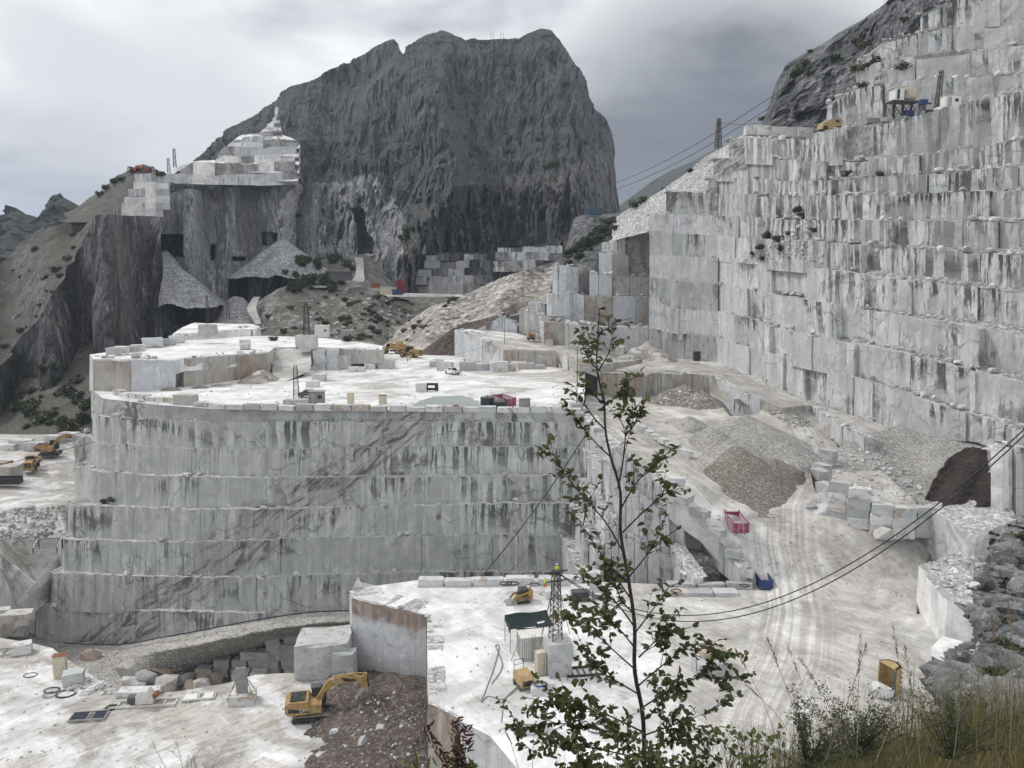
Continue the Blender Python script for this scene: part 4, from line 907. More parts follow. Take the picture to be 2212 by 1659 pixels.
st = lambda o, label, cat, group=None: tag(o, label, cat, group)
def stuff(o, label, cat): return tag(o, label, cat, kind='stuff')
stuff(heaps('gravel_heap', [(1422, 907, 161, -37.5, .6), (1455, 901, 160, -37.5, .62), (1490, 895, 157.5, -37.5, .66), (1535, 917, 149, -37.5, .68), (1590, 940, 139, -37.5, .72), (1702, 947, 145, -37.5, .58)], M['gravel'], res=.55, noise=.28, ns=.6, seed=2),
      'long heap of grey crushed stone beside the curving dust road', 'gravel heap')
M['gravel_brown'] = mat_gravel('gravel_brown', (.20, .175, .152), (.27, .24, .21), (.46, .44, .42), 4.0, .3)
stuff(heaps('brown_heap', [(1594, 958, 135.6, -38.5, .72), (1622, 985, 134, -38.5, .6), (1665, 985, 138, -38.5, .5)], M['gravel_brown'], res=.55, noise=.3, ns=.6, seed=3), 'brownish front of the crushed stone heap facing the road', 'gravel heap')
stuff(heaps('earth_heap', [(1480, 826, 186, -30.2, .62), (1450, 838, 186, -30.2, .6), (1515, 842, 181, -30.2, .6)], M['earth_mid'], res=.7, noise=.7, seed=4), 'brown heap of stony earth in the sunken bay', 'earth heap')
stuff(heaps('sieve_heap', [(1615, 893, 156, -34.5, .5), (1590, 899, 154, -34.5, .5)], M['gravel'], res=.6, noise=.3, seed=6), 'low grey gravel heap below the tilted sieve', 'gravel heap')
stuff(heaps('ramp_heap', [(1215, 800, 200, -24.4, .35), (1195, 815, 188, -24.4, .3), (1185, 830, 178, -24.4, .28)], M['gravel'], res=.7, noise=.4, seed=8), 'low gravel bank below the sieve on the terrace', 'gravel heap')
stuff(heaps('tan_heap', [(562, 795, 180, -24.2, .55), (545, 808, 176, -24.2, .5), (480, 826, 170, -24.1, .3), (430, 832, 167, -24.1, .28), (370, 836, 164, -24.1, .28)], M['gravel_tan'], res=.6, noise=.4, seed=10), 'tan debris heap at the foot of the stained block terrace', 'debris heap')
stuff(heaps('corner_heap', [(1400, 736, 226, -24.4, .7), (1375, 748, 224, -24.4, .6), (1420, 752, 222, -24.4, .6)], M['gravel_tan'], res=.8, noise=.5, seed=12), 'debris cone in the corner of the right quarry wall', 'debris heap')
stuff(heaps('plateau_earth', [(x, y, yz(x, y, z), -57.6, s) for x, y, z, s in [(850, 1478, -54.8, .28), (800, 1500, -54.6, .28), (885, 1500, -54.6, .3), (870, 1540, -54.8, .28), (790, 1545, -55.2, .28), (840, 1590, -54.8, .28), (895, 1600, -54.6, .3), (780, 1620, -55.4, .3), (830, 1650, -54.8, .28), (890, 1690, -54.8, .28)]], M['earth'], res=.5, noise=.8, ns=.5, seed=14), 'reddish brown earth dug beside the sawn block', 'earth heap')
stuff(heaps('scree_cone', [(357, 538, 366, -12, 1.05), (385, 572, 360, -12, .95)], M['gravel_far'], res=1.3, noise=1.6, ns=.2, seed=16), 'pale blue grey scree cone below the square cave', 'scree')
stuff(heaps('scree_fan', [(612, 511, 392, 1, .80), (572, 544, 384, 1, .70)], M['gravel_far'], res=1.4, noise=1.0, ns=.25, seed=17), 'wide grey scree fan spilling from the shallow cave', 'scree')
stuff(relief('cave_scree', 462, 540, 40, 30, [(462, 690), (485, 652), (505, 639), (525, 643), (540, 660)], [(462, 712), (540, 712)], lambda x, y, t: 345 + 22*t + 0*x, M['gravel_far'], rough=.8, rs=.25, seed=18), 'grey gravel heap in the mouth of the tall cave', 'scree')
stuff(relief('gravel_mound', 1750, 2185, 150, 90, [(1750, 992), (1800, 972), (1822, 962), (1870, 944), (1910, 928), (1934, 921), (1960, 926), (1990, 936), (2060, 946), (2185, 962)], [(1750, 1020), (1765, 1085), (1830, 1150), (1900, 1168), (2000, 1140), (2185, 1115)],
      lambda x, y, t: np.interp(x, [1750, 1830, 2000, 2185], [126, 118.5, 118, 117])*(1 - t) + t*np.interp(x, [1750, 1822, 1934, 2185], [146, 147, 152, 138]), M['gravel'], rough=1.0, rs=.25, seed=19, back=8), 'big grey gravel mound behind the block retaining wall', 'gravel mound')
stuff(relief('dark_earth', 1998, 2172, 70, 50, [(1998, 1078), (2008, 1052), (2014, 1036), (2030, 1018), (2036, 1000), (2060, 984), (2080, 968), (2096, 964), (2112, 968), (2126, 966), (2145, 980), (2172, 984)], [(1998, 1080), (2040, 1096), (2100, 1100), (2172, 1092)],
      lambda x, y, t: np.interp(y, [960, 1100], [141, 117.4]) + .8*np.sin(x*.08 + y*.05), M['earth_dark'], rough=1.5, rs=.35, seed=20), 'dark wet earth dumped over the gravel mound', 'earth heap')
stuff(relief('wall_scree', 1585, 1812, 80, 60, [(1585, 561), (1625, 535), (1680, 508), (1715, 478), (1745, 462), (1775, 485), (1812, 520)], [(1585, 566), (1700, 578), (1812, 586)],
      lambda x, y, t: np.interp(x, [1585, 1700, 1812], [212, 194, 180]) + np.interp(x, [1585, 1700, 1812], [2, 9, 12])*t, M['rubble'], rough=1.2, rs=.3, seed=22), 'scree cone lodged on a ledge of the right wall', 'scree')

def ledge_rubble():
    rs = np.random.RandomState(5); pts = []; sz = []
    for line, th in RIMS:
        L = sum((line[i + 1] - line[i]).length for i in range(24))
        d = line[12].y
        if d > 260: continue
        dens = .3 if d < 150 else .28
        if th < 2.5 and d > 110: dens *= 1.2
        n = int(L*dens*(3.2 if th > 4 else 1))
        for q in range(n):
            k = rs.randint(0, 24); p = line[k].lerp(line[k + 1], rs.uniform())
            s = rs.gamma(2, .16)*(1.35 if th > 4 else 1) + .08
            pts.append((p.x + rs.uniform(-.3, .3), p.y + rs.uniform(.1, th*.9), p.z + s*.2 + .05 + (.5 if th > 4 else 0)*rs.uniform())); sz.append(min(s, 1.1))
    o = rocks('ledge_rubble', pts, sz, M['stone'], 3); tag(o, 'loose marble rubble lying along the ledges of the quarry walls', 'rubble')
ledge_rubble()
# ---------------------------------------------------------------- builders for things
class MB:
    def __init__(s): s.V = []; s.F = []
    def add(s, V, F):
        b = len(s.V); s.V += [Vector(v) for v in V]; s.F += [tuple(i + b for i in f) for f in F]; return s
    def box(s, c, d, rz=0, ry=0, rx=0, taper=1.0):
        m = Matrix.Rotation(rz, 3, 'Z') @ Matrix.Rotation(ry, 3, 'Y') @ Matrix.Rotation(rx, 3, 'X'); V = []
        for z in (-.5, .5):
            k = taper if z > 0 else 1
            for x, y in ((-.5, -.5), (.5, -.5), (.5, .5), (-.5, .5)): V.append(m @ Vector((x*d[0]*k, y*d[1]*k, z*d[2])) + Vector(c))
        return s.add(V, [(3, 2, 1, 0), (4, 5, 6, 7), (0, 1, 5, 4), (1, 2, 6, 5), (2, 3, 7, 6), (3, 0, 4, 7)])
    def prism(s, poly, y0, y1, plane='xz'):
        n = len(poly); f = (lambda p, q: (p[0], q, p[1])) if plane == 'xz' else ((lambda p, q: (p[0], p[1], q)) if plane == 'xy' else (lambda p, q: (q, p[0], p[1])))
        V = [f(p, y0) for p in poly] + [f(p, y1) for p in poly]
        return s.add(V, [tuple(range(n))[::-1], tuple(range(n, 2*n))] + [(i, (i + 1) % n, (i + 1) % n + n, i + n) for i in range(n)])
    def cyl(s, p, q, r, r2=None, n=10, caps=True):
        p = Vector(p); q = Vector(q); r2 = r if r2 is None else r2; d = (q - p)
        if d.length < 1e-6: return s
        d.normalize(); a = d.orthogonal().normalized(); b = d.cross(a); V = []
        for c, rr in ((p, r), (q, r2)):
            for i in range(n):
                t = 2*math.pi*i/n; V.append(c + (a*math.cos(t) + b*math.sin(t))*rr)
        F = [(i, (i + 1) % n, (i + 1) % n + n, i + n) for i in range(n)]
        if caps: F += [tuple(range(n))[::-1], tuple(range(n, 2*n))]
        return s.add(V, F)
    def tube(s, pts, r, n=6):
        pts = [Vector(p) for p in pts]; V = []; F = []; k = len(pts); up = None
        for i, p in enumerate(pts):
            d = (pts[min(i + 1, k - 1)] - pts[max(i - 1, 0)]).normalized()
            if up is None: up = d.orthogonal().normalized()
            a = (up - d*up.dot(d)); a = a.normalized() if a.length > 1e-6 else d.orthogonal().normalized(); up = a; b = d.cross(a)
            rr = r[i] if isinstance(r, (list, tuple)) else r
            for j in range(n):
                t = 2*math.pi*j/n; V.append(p + (a*math.cos(t) + b*math.sin(t))*rr)
        for i in range(k - 1):
            for j in range(n): F.append((i*n + j, i*n + (j + 1) % n, (i + 1)*n + (j + 1) % n, (i + 1)*n + j))
        F += [tuple(range(n))[::-1], tuple((k - 1)*n + j for j in range(n))]
        return s.add(V, F)
    def build(s, name, mat, parent=None, smooth=False): return mesh_obj(name, s.V, s.F, mat, parent, smooth)

def thing(name, label, cat, loc, rz=0, group=None):
    o = empty(name, loc, rz); return tag(o, label, cat, group)
def mesh_copy(o, name, loc, rz=0, scale=1.0, parent=None):
    c = bpy.data.objects.new(name, o.data); c.location = loc; c.rotation_euler = (0, 0, rz); c.scale = (scale,)*3 if isinstance(scale, (int, float)) else scale
    return link(c, parent)

M['cat'] = mat_plain('machine_yellow', (.33, .205, .06), .5, var=.2, dirt=(.36, .32, .27), dirt_amt=.65)
M['cat_old'] = mat_plain('machine_yellow_worn', (.38, .26, .10), .6, var=.2, dirt=(.42, .38, .33), dirt_amt=.6)
M['black'] = mat_plain('black_steel', (.022, .022, .024), .5, var=.3, dirt=(.25, .23, .21), dirt_amt=.25)
M['rubber'] = mat_plain('rubber', (.035, .034, .033), .85, var=.3, dirt=(.33, .30, .27), dirt_amt=.55)
M['track_steel'] = mat_plain('track_steel', (.16, .145, .13), .8, var=.3, dirt=(.40, .36, .31), dirt_amt=.6)
M['steel'] = mat_plain('steel_grey', (.30, .30, .30), .5, .3, var=.2, dirt=(.4, .38, .35), dirt_amt=.4)
M['glass'] = mat_plain('cab_glass', (.03, .035, .04), .12, var=.1, spec=.6)
M['white_paint'] = mat_plain('white_paint', (.72, .72, .71), .45, var=.06, dirt=(.5, .47, .43), dirt_amt=.3)
M['cream'] = mat_plain('cream_paint', (.55, .50, .38), .6, var=.1, dirt=(.3, .27, .22), dirt_amt=.25)
M['magenta'] = mat_plain('magenta_paint', (.23, .03, .105), .5, var=.15, dirt=(.42, .36, .36), dirt_amt=.3)
M['magenta_in'] = mat_plain('magenta_dusty', (.42, .33, .36), .8, var=.15, dirt=(.5, .47, .44), dirt_amt=.6)
M['blue'] = mat_plain('blue_paint', (.02, .045, .15), .5, var=.15, dirt=(.3, .3, .3), dirt_amt=.2)
M['lattice'] = mat_plain('lattice_rust', (.055, .04, .036), .7, var=.3)
M['rust'] = mat_plain('rust', (.22, .09, .045), .85, var=.35)
M['wood'] = mat_plain('grey_board', (.25, .245, .24), .85, var=.2)
M['cable'] = mat_plain('cable_black', (.035, .037, .042), .6, var=.1)
M['cable_grey'] = mat_plain('hose_grey', (.20, .21, .20), .6, var=.1)
M['tarp'] = mat_plain('tarp_green', (.010, .020, .021), .8, var=.25)
M['corrug'] = mat_plain('corrugated_white', (.62, .61, .58), .5, var=.07, dirt=(.45, .42, .38), dirt_amt=.35)
M['tank'] = mat_plain('tank_plastic', (.035, .043, .045), .5, var=.15)
M['orange'] = mat_plain('orange_cloth', (.75, .12, .03), .8); M['hivis'] = mat_plain('hivis_yellow', (.62, .72, .06), .8); M['skin'] = mat_plain('skin', (.42, .25, .18), .6)
M['navy'] = mat_plain('navy_cloth', (.03, .035, .05), .9)
M['lid'] = mat_plain('dark_grey', (.09, .09, .092), .6)

def lettering(parent, txt, loc, rot, size, mat):
    cu = bpy.data.curves.new('lettering', 'FONT'); cu.body = txt; cu.size = size; cu.extrude = .01; cu.align_x = 'CENTER'; cu.align_y = 'CENTER'; cu.materials.append(mat)
    tmp = bpy.data.objects.new('tmp', cu); me = bpy.data.meshes.new_from_object(tmp); bpy.data.objects.remove(tmp)
    o = bpy.data.objects.new('lettering', me); o.location = loc; o.rotation_euler = rot; return link(o, parent)

def track_frame(t, y, L=5.0, hgt=1.1, w=.7, mat=None):
    """crawler track: shoe loop, side frame, rollers"""
    r = hgt/2; n = 10; pts = []
    for i in range(n + 1): a = math.pi/2 + math.pi*i/n; pts.append((-L/2 + r + math.cos(a)*r, r + math.sin(a)*r))
    for i in range(n + 1): a = -math.pi/2 + math.pi*i/n; pts.append((L/2 - r + math.cos(a)*r, r + math.sin(a)*r))
    m = MB(); k = len(pts)
    inner = [((p[0])*(1 - .24/L), r + (p[1] - r)*.80) for p in pts]
    V = []
    for (a, b) in zip(pts, inner): V += [(a[0], y - w/2, a[1]), (a[0], y + w/2, a[1]), (b[0], y + w/2, b[1]), (b[0], y - w/2, b[1])]
    F = []
    for i in range(k):
        j = (i + 1) % k
        for q in range(4): F.append((4*i + q, 4*i + (q + 1) % 4, 4*j + (q + 1) % 4, 4*j + q))
    m.add(V, F)
    # grousers
    per = 26
    for i in range(per):
        x = -L/2 + r + (L - 2*r)*i/(per - 1); m.box((x, y, hgt + .015), (.06, w, .05)); m.box((x, y, -.01), (.06, w, .05))
    tr = m.build('track', mat or M['track_steel'], t)
    f = MB(); f.box((0, y, r*.95), (L - 2*r, w*.6, r*.9))
    for x in (-L/2 + r, L/2 - r): f.cyl((x, y - w*.42, r), (x, y + w*.42, r), r*.62, n=12)
    for i in range(6): f.cyl((-L/2 + 1.1*r + (L - 2.2*r)*(i + .5)/6, y - w*.4, r*.35), (-L/2 + 1.1*r + (L - 2.2*r)*(i + .5)/6, y + w*.4, r*.35), r*.28, n=8)
    f.build('roller_frame', M['black'], tr)
    return tr

def excavator(loc, rz, label, swing=.25, boom=((.7, 2.0), (2.9, 4.6), (4.6, 4.8), (7.3, 3.9)), stick=((7.3, 3.9), (7.9, 4.6), (8.0, 1.5)), scale=1.0, text='CAT', paint='cat', stub=False):
    t = thing('excavator', label, 'excavator', loc, rz); t.scale = (scale,)*3
    track_frame(t, 1.35); track_frame(t, -1.35)
    MB().box((0, 0, .75), (2.2, 2.2, .7)).cyl((0, 0, 1.0), (0, 0, 1.3), .75, n=16).build('undercarriage', M['black'], t)
    h = empty('upper_structure', (0, 0, 1.3), swing, t)
    b = MB(); b.prism([(-3.1, .1), (-3.25, .5), (-3.2, 1.45), (-2.9, 1.75), (-.4, 1.75), (-.2, 1.3), (1.2, 1.25), (1.2, .05), (-2.2, .0)], -1.5, 1.5)
    body = b.build('body', M[paint], h)
    MB().box((-1.75, 0, 1.80), (1.9, 2.3, .14)).box((-2.5, .2, 1.9), (.3, .5, .2)).build('engine_hood', M['black'], body)
    for s in (1, -1): MB().prism([(-3.0, .45), (-2.9, 1.05), (-.6, .55), (-.3, .25)], s*1.505, s*1.515).build('side_stripe', M['black'], body)
    MB().box((-3.23, 0, .9), (.25, 2.9, 1.2)).build('counterweight', M[paint], h)
    lettering(body, text, (-1.1, -1.53, .55), (math.pi/2, 0, 0), .5, M['white_paint'])
    c = MB(); c.prism([(.0, 1.1), (-.1, 2.5), (1.15, 2.5), (1.75, 1.5), (1.75, .3), (0, .3)], .45, 1.5); cab = c.build('cab', M['black'], h)
    MB().box((.5, .98, 2.53), (1.3, 1.1, .06)).build('cab_roof', M['lid'], cab)
    g = MB(); g.prism([(.1, 1.2), (.05, 2.35), (1.05, 2.35), (1.55, 1.5), (1.55, 1.2)], .435, .445); g.prism([(.1, 1.2), (.05, 2.35), (1.05, 2.35), (1.55, 1.5), (1.55, 1.2)], 1.505, 1.515); g.build('window', M['glass'], cab)
    MB().prism([(1.2, 2.4), (1.78, 1.5), (1.80, 1.5), (1.22, 2.4)], .55, 1.4).build('windscreen', M['glass'], cab)
    r = MB()
    for x in (-.4, .9): r.cyl((x, -1.4, 1.3), (x, -1.4, 2.2), .03, n=5)
    r.cyl((-.4, -1.4, 2.2), (.9, -1.4, 2.2), .03, n=5).build('handrail', M['black'], h)
    # boom, stick, bucket in the plane y = 0
    def beam(path, wid, hts, name, mat, par):
        m = MB(); V = []; F = []; n = len(path)
        for i, p in enumerate(path):
            d = Vector((path[min(i + 1, n - 1)][0] - path[max(0, i - 1)][0], path[min(i + 1, n - 1)][1] - path[max(0, i - 1)][1])).normalized(); nn = Vector((-d.y, d.x)); w2 = wid/2
            for sy in (-w2, w2):
                for sg in (1, -1): V.append((p[0] + nn.x*hts[i]*sg/2, sy, p[1] + nn.y*hts[i]*sg/2))
        for i in range(n - 1):
            a = 4*i; q = 4*(i + 1); F += [(a, q, q + 1, a + 1), (a + 2, a + 3, q + 3, q + 2), (a, a + 2, q + 2, q), (a + 1, q + 1, q + 3, a + 3)]
        F += [(0, 1, 3, 2), (4*n - 4, 4*n - 2, 4*n - 1, 4*n - 3)]
        return m.add(V, F).build(name, mat, par)
    bo = beam(boom, .62, [.7, 1.0, 1.0, .55], 'boom', M[paint], h)
    MB().prism([(boom[2][0] - .2, boom[2][1] + .25), (boom[2][0] + .2, boom[2][1] - .3), (boom[3][0] - .9, boom[3][1] - .1), (boom[3][0] - 1.1, boom[3][1] + .2)], -.325, -.335).build('side_stripe', M['black'], bo)
    cy = MB()
    for s in (-.5, .5): cy.cyl((1.2, s, .5), ((boom[0][0] + boom[1][0]*2)/3, s, (boom[0][1] + boom[1][1]*2)/3 - .2), .13, n=8)
    cy.build('boom_cylinder', M['black'], h)
    MB().cyl((boom[1][0] + .6, 0, boom[1][1] + .75), (stick[1][0] - 1.3, 0, stick[1][1] + .1), .16, n=8).cyl((stick[1][0] - 1.3, 0, stick[1][1] + .1), (stick[1][0], 0, stick[1][1]), .09, n=8).build('stick_cylinder', M[paint], h)
    sb = beam((stick[1], stick[0], stick[2]), .5, [.25, .85, .45], 'stick', M[paint], h)
    if not stub:
        MB().cyl((stick[0][0] + .5, 0, stick[0][1] + .3), (stick[2][0] + .35, 0, stick[2][1] + .4), .11, n=8).build('bucket_cylinder', M['black'], h)
        x, z = stick[2]; bk = MB(); prof = [(x + .2, z + .1), (x - .35, z + .1), (x - 1.1, z - .5), (x - 1.3, z - 1.0), (x - .9, z - .8), (x - .3, z - 1.55), (x + .4, z - 1.5), (x + .7, z - .9)]
        bk.prism(prof, -.8, .8); bu = bk.build('bucket', M['track_steel'], h); te = MB()
        for i in range(5): te.box((x - 1.35, -.64 + .32*i, z - 1.05), (.35, .12, .1), ry=-.6)
        te.build('teeth', M['steel'], bu)
    MB().tube([(boom[1][0] - .5, .1, boom[1][1] + .5), (boom[1][0] + .3, .1, boom[1][1] + 1.1), (boom[2][0] + .2, .1, boom[2][1] + .9), (boom[2][0] + .5, .1, boom[2][1] + .6)], .05, 5).build('hose', M['black'], h)
    return t

def wheel(t, x, y, r, w, name='wheel'):
    m = MB(); n = 18; prof = [(r*.6, -w/2), (r*.93, -w/2), (r, -w*.3), (r, w*.3), (r*.93, w/2), (r*.6, w/2)]; V = []; F = []; k = len(prof)
    for i in range(n):
        a = 2*math.pi*i/n
        for j, (rr, yy) in enumerate(prof):
            rq = rr*(1 if (i % 2 or j in (0, 5)) else .95); V.append((x + math.cos(a)*rq, y + yy, r + math.sin(a)*rq))
    for i in range(n):
        for j in range(k - 1): F.append((i*k + j, ((i + 1) % n)*k + j, ((i + 1) % n)*k + j + 1, i*k + j + 1))
    ty = m.add(V, F).build(name, M['rubber'], t)
    MB().cyl((x, y - w*.36, r), (x, y + w*.36, r), r*.6, n=14).cyl((x, y - w*.42, r), (x, y + w*.42, r), r*.22, n=8).build('rim', M['cat_old'], ty)
    return ty

def wheel_loader(loc, rz, label, lift=0.0, scale=1.0):
    t = thing('wheel_loader', label, 'wheel loader', loc, rz); t.scale = (scale,)*3
    for x in (1.7, -1.7):
        for y in (1.15, -1.15): wheel(t, x, y, .87, .68)
    MB().prism([(-4.1, .75), (-4.2, 1.1), (-4.1, 2.35), (-3.7, 2.55), (-.9, 2.6), (-.5, 1.4), (-.4, .8)], -.95, .95).build('engine_hood', M['cat'], t)
    MB().prism([(-4.4, .65), (-4.4, 1.15), (-3.3, 1.25), (-3.0, .65)], -1.3, 1.3).build('counterweight', M['cat'], t)
    MB().box((-4.16, 0, 1.75), (.12, 1.3, .95)).build('grille', M['black'], t)
    f = MB()
    for x in (1.7, -1.7):
        for s in (1.15, -1.15): f.prism([(x - 1.05, 1.35), (x - .75, 1.85), (x + .75, 1.85), (x + 1.05, 1.35), (x + .95, 1.3), (x + .65, 1.72), (x - .65, 1.72), (x - .95, 1.3)], s - .36, s + .36)
    f.build('mudguard', M['cat'], t)
    MB().box((.9, 0, 1.1), (2.6, 1.1, .9)).box((0, 0, 1.0), (1, .8, .6)).build('front_frame', M['cat'], t)
    c = MB().prism([(-.9, 1.7), (-.95, 3.35), (.45, 3.35), (.7, 2.2), (.55, 1.7)], -.78, .78).build('cab', M['black'], t)
    MB().box((-.25, 0, 3.42), (1.65, 1.7, .12)).build('cab_roof', M['cat'], c)
    g = MB()
    for s in (-.79, .79): g.prism([(-.75, 2.2), (-.75, 3.2), (.35, 3.2), (.5, 2.2)], s - .005, s + .005)
    g.prism([(.47, 3.25), (.72, 2.2), (.73, 2.2), (.48, 3.25)], -.7, .7).box((-.965, 0, 2.75), (.02, 1.3, .9)).build('window', M['glass'], c)
    a = MB(); q = math.sin(lift); w = math.cos(lift)
    ex, ez = 1.0 + 2.9*w, 2.1 + 2.9*q - (.9 if lift < .1 else 0)
    for s in (-.55, .55): a.prism([(.8, 2.3), (1.1, 2.0), (ex, ez - .15), (ex + .15, ez + .2), (1.8, (2.2 + ez)/2 + .35)], s - .12, s + .12)
    a.cyl((1.4, 0, 1.2), (1 + 1.4*w, 0, 2.1 + 1.2*q), .12, n=8).build('lift_arm', M['cat'], t)
    tip = 0 if lift < .1 else -.9
    mm = Matrix.Rotation(-tip*0 + (.5 if lift > .1 else 0), 3, 'Y'); pr = [(0, -.5), (.1, .9), (.5, 1.0), (.45, .2), (1.5, -.35), (1.45, -.5), (.3, -.65)]
    pr = [(ex + (mm @ Vector((p[0], 0, p[1]))).x, ez + (mm @ Vector((p[0], 0, p[1]))).z) for p in pr]
    MB().prism(pr, -1.6, 1.6).build('bucket', M['cat_old'], t)
    MB().cyl((-2.2, .5, 2.6), (-2.2, .5, 3.2), .09, n=8).build('exhaust', M['black'], t)
    MB().box((-.2, 1.15, 2.9), (.1, .3, .35)).box((-.2, -1.15, 2.9), (.1, .3, .35)).cyl((-.2, -1.15, 3.0), (-.2, 1.15, 3.0), .025, n=5).build('mirror', M['black'], t)
    lettering(t, 'CAT', (-4.24, 0, 1.75), (math.pi/2, 0, -math.pi/2), .4, M['white_paint'])
    return t

def dump_truck(loc, rz, label):
    t = thing('dump_truck', label, 'dump truck', loc, rz)
    for x in (3.2, -1.2, -3.1):
        for y in (1.2, -1.2): wheel(t, x, y, .85, .62)
    MB().prism([(2.2, .9), (2.2, 1.9), (3.3, 2.0), (4.9, 1.75), (5.15, 1.2), (5.0, .7)], -1.15, 1.15).build('bonnet', M['cat'], t)
    MB().box((5.16, 0, 1.2), (.1, 1.5, .6)).build('grille', M['black'], t)
    f = MB()
    for s in (1.2, -1.2): f.prism([(2.1, 1.6), (2.5, 2.0), (3.9, 2.0), (4.3, 1.6), (4.1, 1.55), (3.8, 1.85), (2.6, 1.85), (2.3, 1.55)], s - .4, s + .4)
    f.build('mudguard', M['cat'], t)
    c = MB().prism([(1.3, 1.6), (1.2, 3.3), (2.3, 3.3), (2.8, 2.0), (2.7, 1.6)], -.8, .8).build('cab', M['cat'], t)
    g = MB()
    for s in (-.81, .81): g.prism([(1.4, 2.1), (1.35, 3.15), (2.25, 3.15), (2.6, 2.1)], s - .005, s + .005)
    g.prism([(2.3, 3.2), (2.79, 2.05), (2.8, 2.05), (2.31, 3.2)], -.7, .7).build('window', M['glass'], c)
    MB().box((-1.2, 0, .95), (5.5, .9, .5)).build('chassis', M['black'], t)
    # open tipping body
    b = MB(); V = []
    out = [(1.0, 3.0), (.8, 1.6), (-3.6, 1.3), (-5.0, 2.0), (-4.6, 2.6)]
    for s in (-1.45, 1.45): b.prism([(1.1, 3.1), (.8, 1.5), (-3.6, 1.3), (-5.2, 2.1), (-4.6, 2.7), (-.5, 2.9)], s - .06, s + .06)
    b.prism([(.8, 1.5), (-3.6, 1.3), (-5.2, 2.1), (-5.15, 2.2), (-3.55, 1.42), (.75, 1.62)], -1.45, 1.45); b.prism([(1.1, 3.1), (.8, 1.5), (.7, 1.5), (1.0, 3.1)], -1.45, 1.45)
    bo = b.build('tipping_body', M['cat'], t)
    MB().prism([(.75, 2.2), (.0, 2.7), (-1.6, 3.0), (-3.2, 2.6), (-4.4, 2.1), (-3.5, 1.45), (.7, 1.6)], -1.35, 1.35).build('load', M['earth_mid'], bo)
    MB().box((-.8, -1.53, 2.35), (1.2, .02, .4)).build('plate', M['white_paint'], bo)
    return t

def track_loader(loc, rz, label):
    t = thing('compact_track_loader', label, 'track loader', loc, rz)
    for y in (.72, -.72):
        m = MB(); r = [(-.95, .1), (-1.05, .22), (-.98, .38), (.25, .92), (.5, .95), (.75, .82), (1.05, .3), (1.0, .1), (.85, 0), (-.85, 0)]
        k = [(x*.86 - .0, .43 + (z - .43)*.74) for x, z in r]; V = []; F = []; n = len(r)
        for (a, b) in zip(r, k): V += [(-a[0], y - .2, a[1]), (-a[0], y + .2, a[1]), (-b[0], y + .2, b[1]), (-b[0], y - .2, b[1])]
        for i in range(n):
            j = (i + 1) % n
            for q in range(4): F.append((4*i + q, 4*i + (q + 1) % 4, 4*j + (q + 1) % 4, 4*j + q))
        tr = m.add(V, F).build('track', M['track_steel'], t)
        w = MB()
        for (x, z, rr) in ((.83, .2, .17), (-.85, .24, .19), (-.5, .72, .2), (.4, .13, .11), (.05, .13, .11), (-.3, .13, .11)): w.cyl((x, y - .14, z), (x, y + .14, z), rr, n=10)
        w.build('roller', M['black'], tr)
    MB().prism([(-1.35, .45), (-1.45, 1.45), (-.7, 1.55), (.9, 1.0), (1.1, .5), (.9, .3), (-1.2, .35)], -.5, .5).build('body', M['cat'], t)
    MB().prism([(-1.45, .6), (-1.5, 1.75), (-1.1, 1.85), (-.8, 1.5), (-1.0, .6)], -.7, .7).build('engine_hood', M['cat'], t)
    c = MB().prism([(-.65, 1.0), (-.75, 2.1), (.5, 2.1), (.75, 1.0)], -.5, .5).build('cab', M['black'], t)
    MB().box((-.1, 0, 2.14), (1.35, 1.1, .07)).build('cab_roof', M['lid'], c); MB().box((-.15, 0, 2.185), (.6, .7, .02)).build('roof_window', M['glass'], c)
    g = MB()
    for s in (-.505, .505): g.prism([(-.5, 1.2), (-.6, 2.0), (.4, 2.0), (.6, 1.2)], s - .004, s + .004)
    g.build('window', M['glass'], c)
    a = MB()
    for s in (-.68, .68): a.prism([(-1.45, 1.95), (-1.5, 1.7), (1.15, .95), (1.6, .3), (1.75, .35), (1.35, 1.15)], s - .09, s + .09)
    a.build('lift_arm', M['cat'], t)
    MB().prism([(1.55, .1), (1.6, .75), (1.75, .8), (1.8, .2), (2.5, .08), (2.5, 0), (1.7, 0)], -.95, .95).build('bucket', M['steel'], t)
    MB().cyl((-1.2, .35, 1.8), (-1.2, .35, 2.1), .06, n=8).build('exhaust', M['black'], t)
    return t

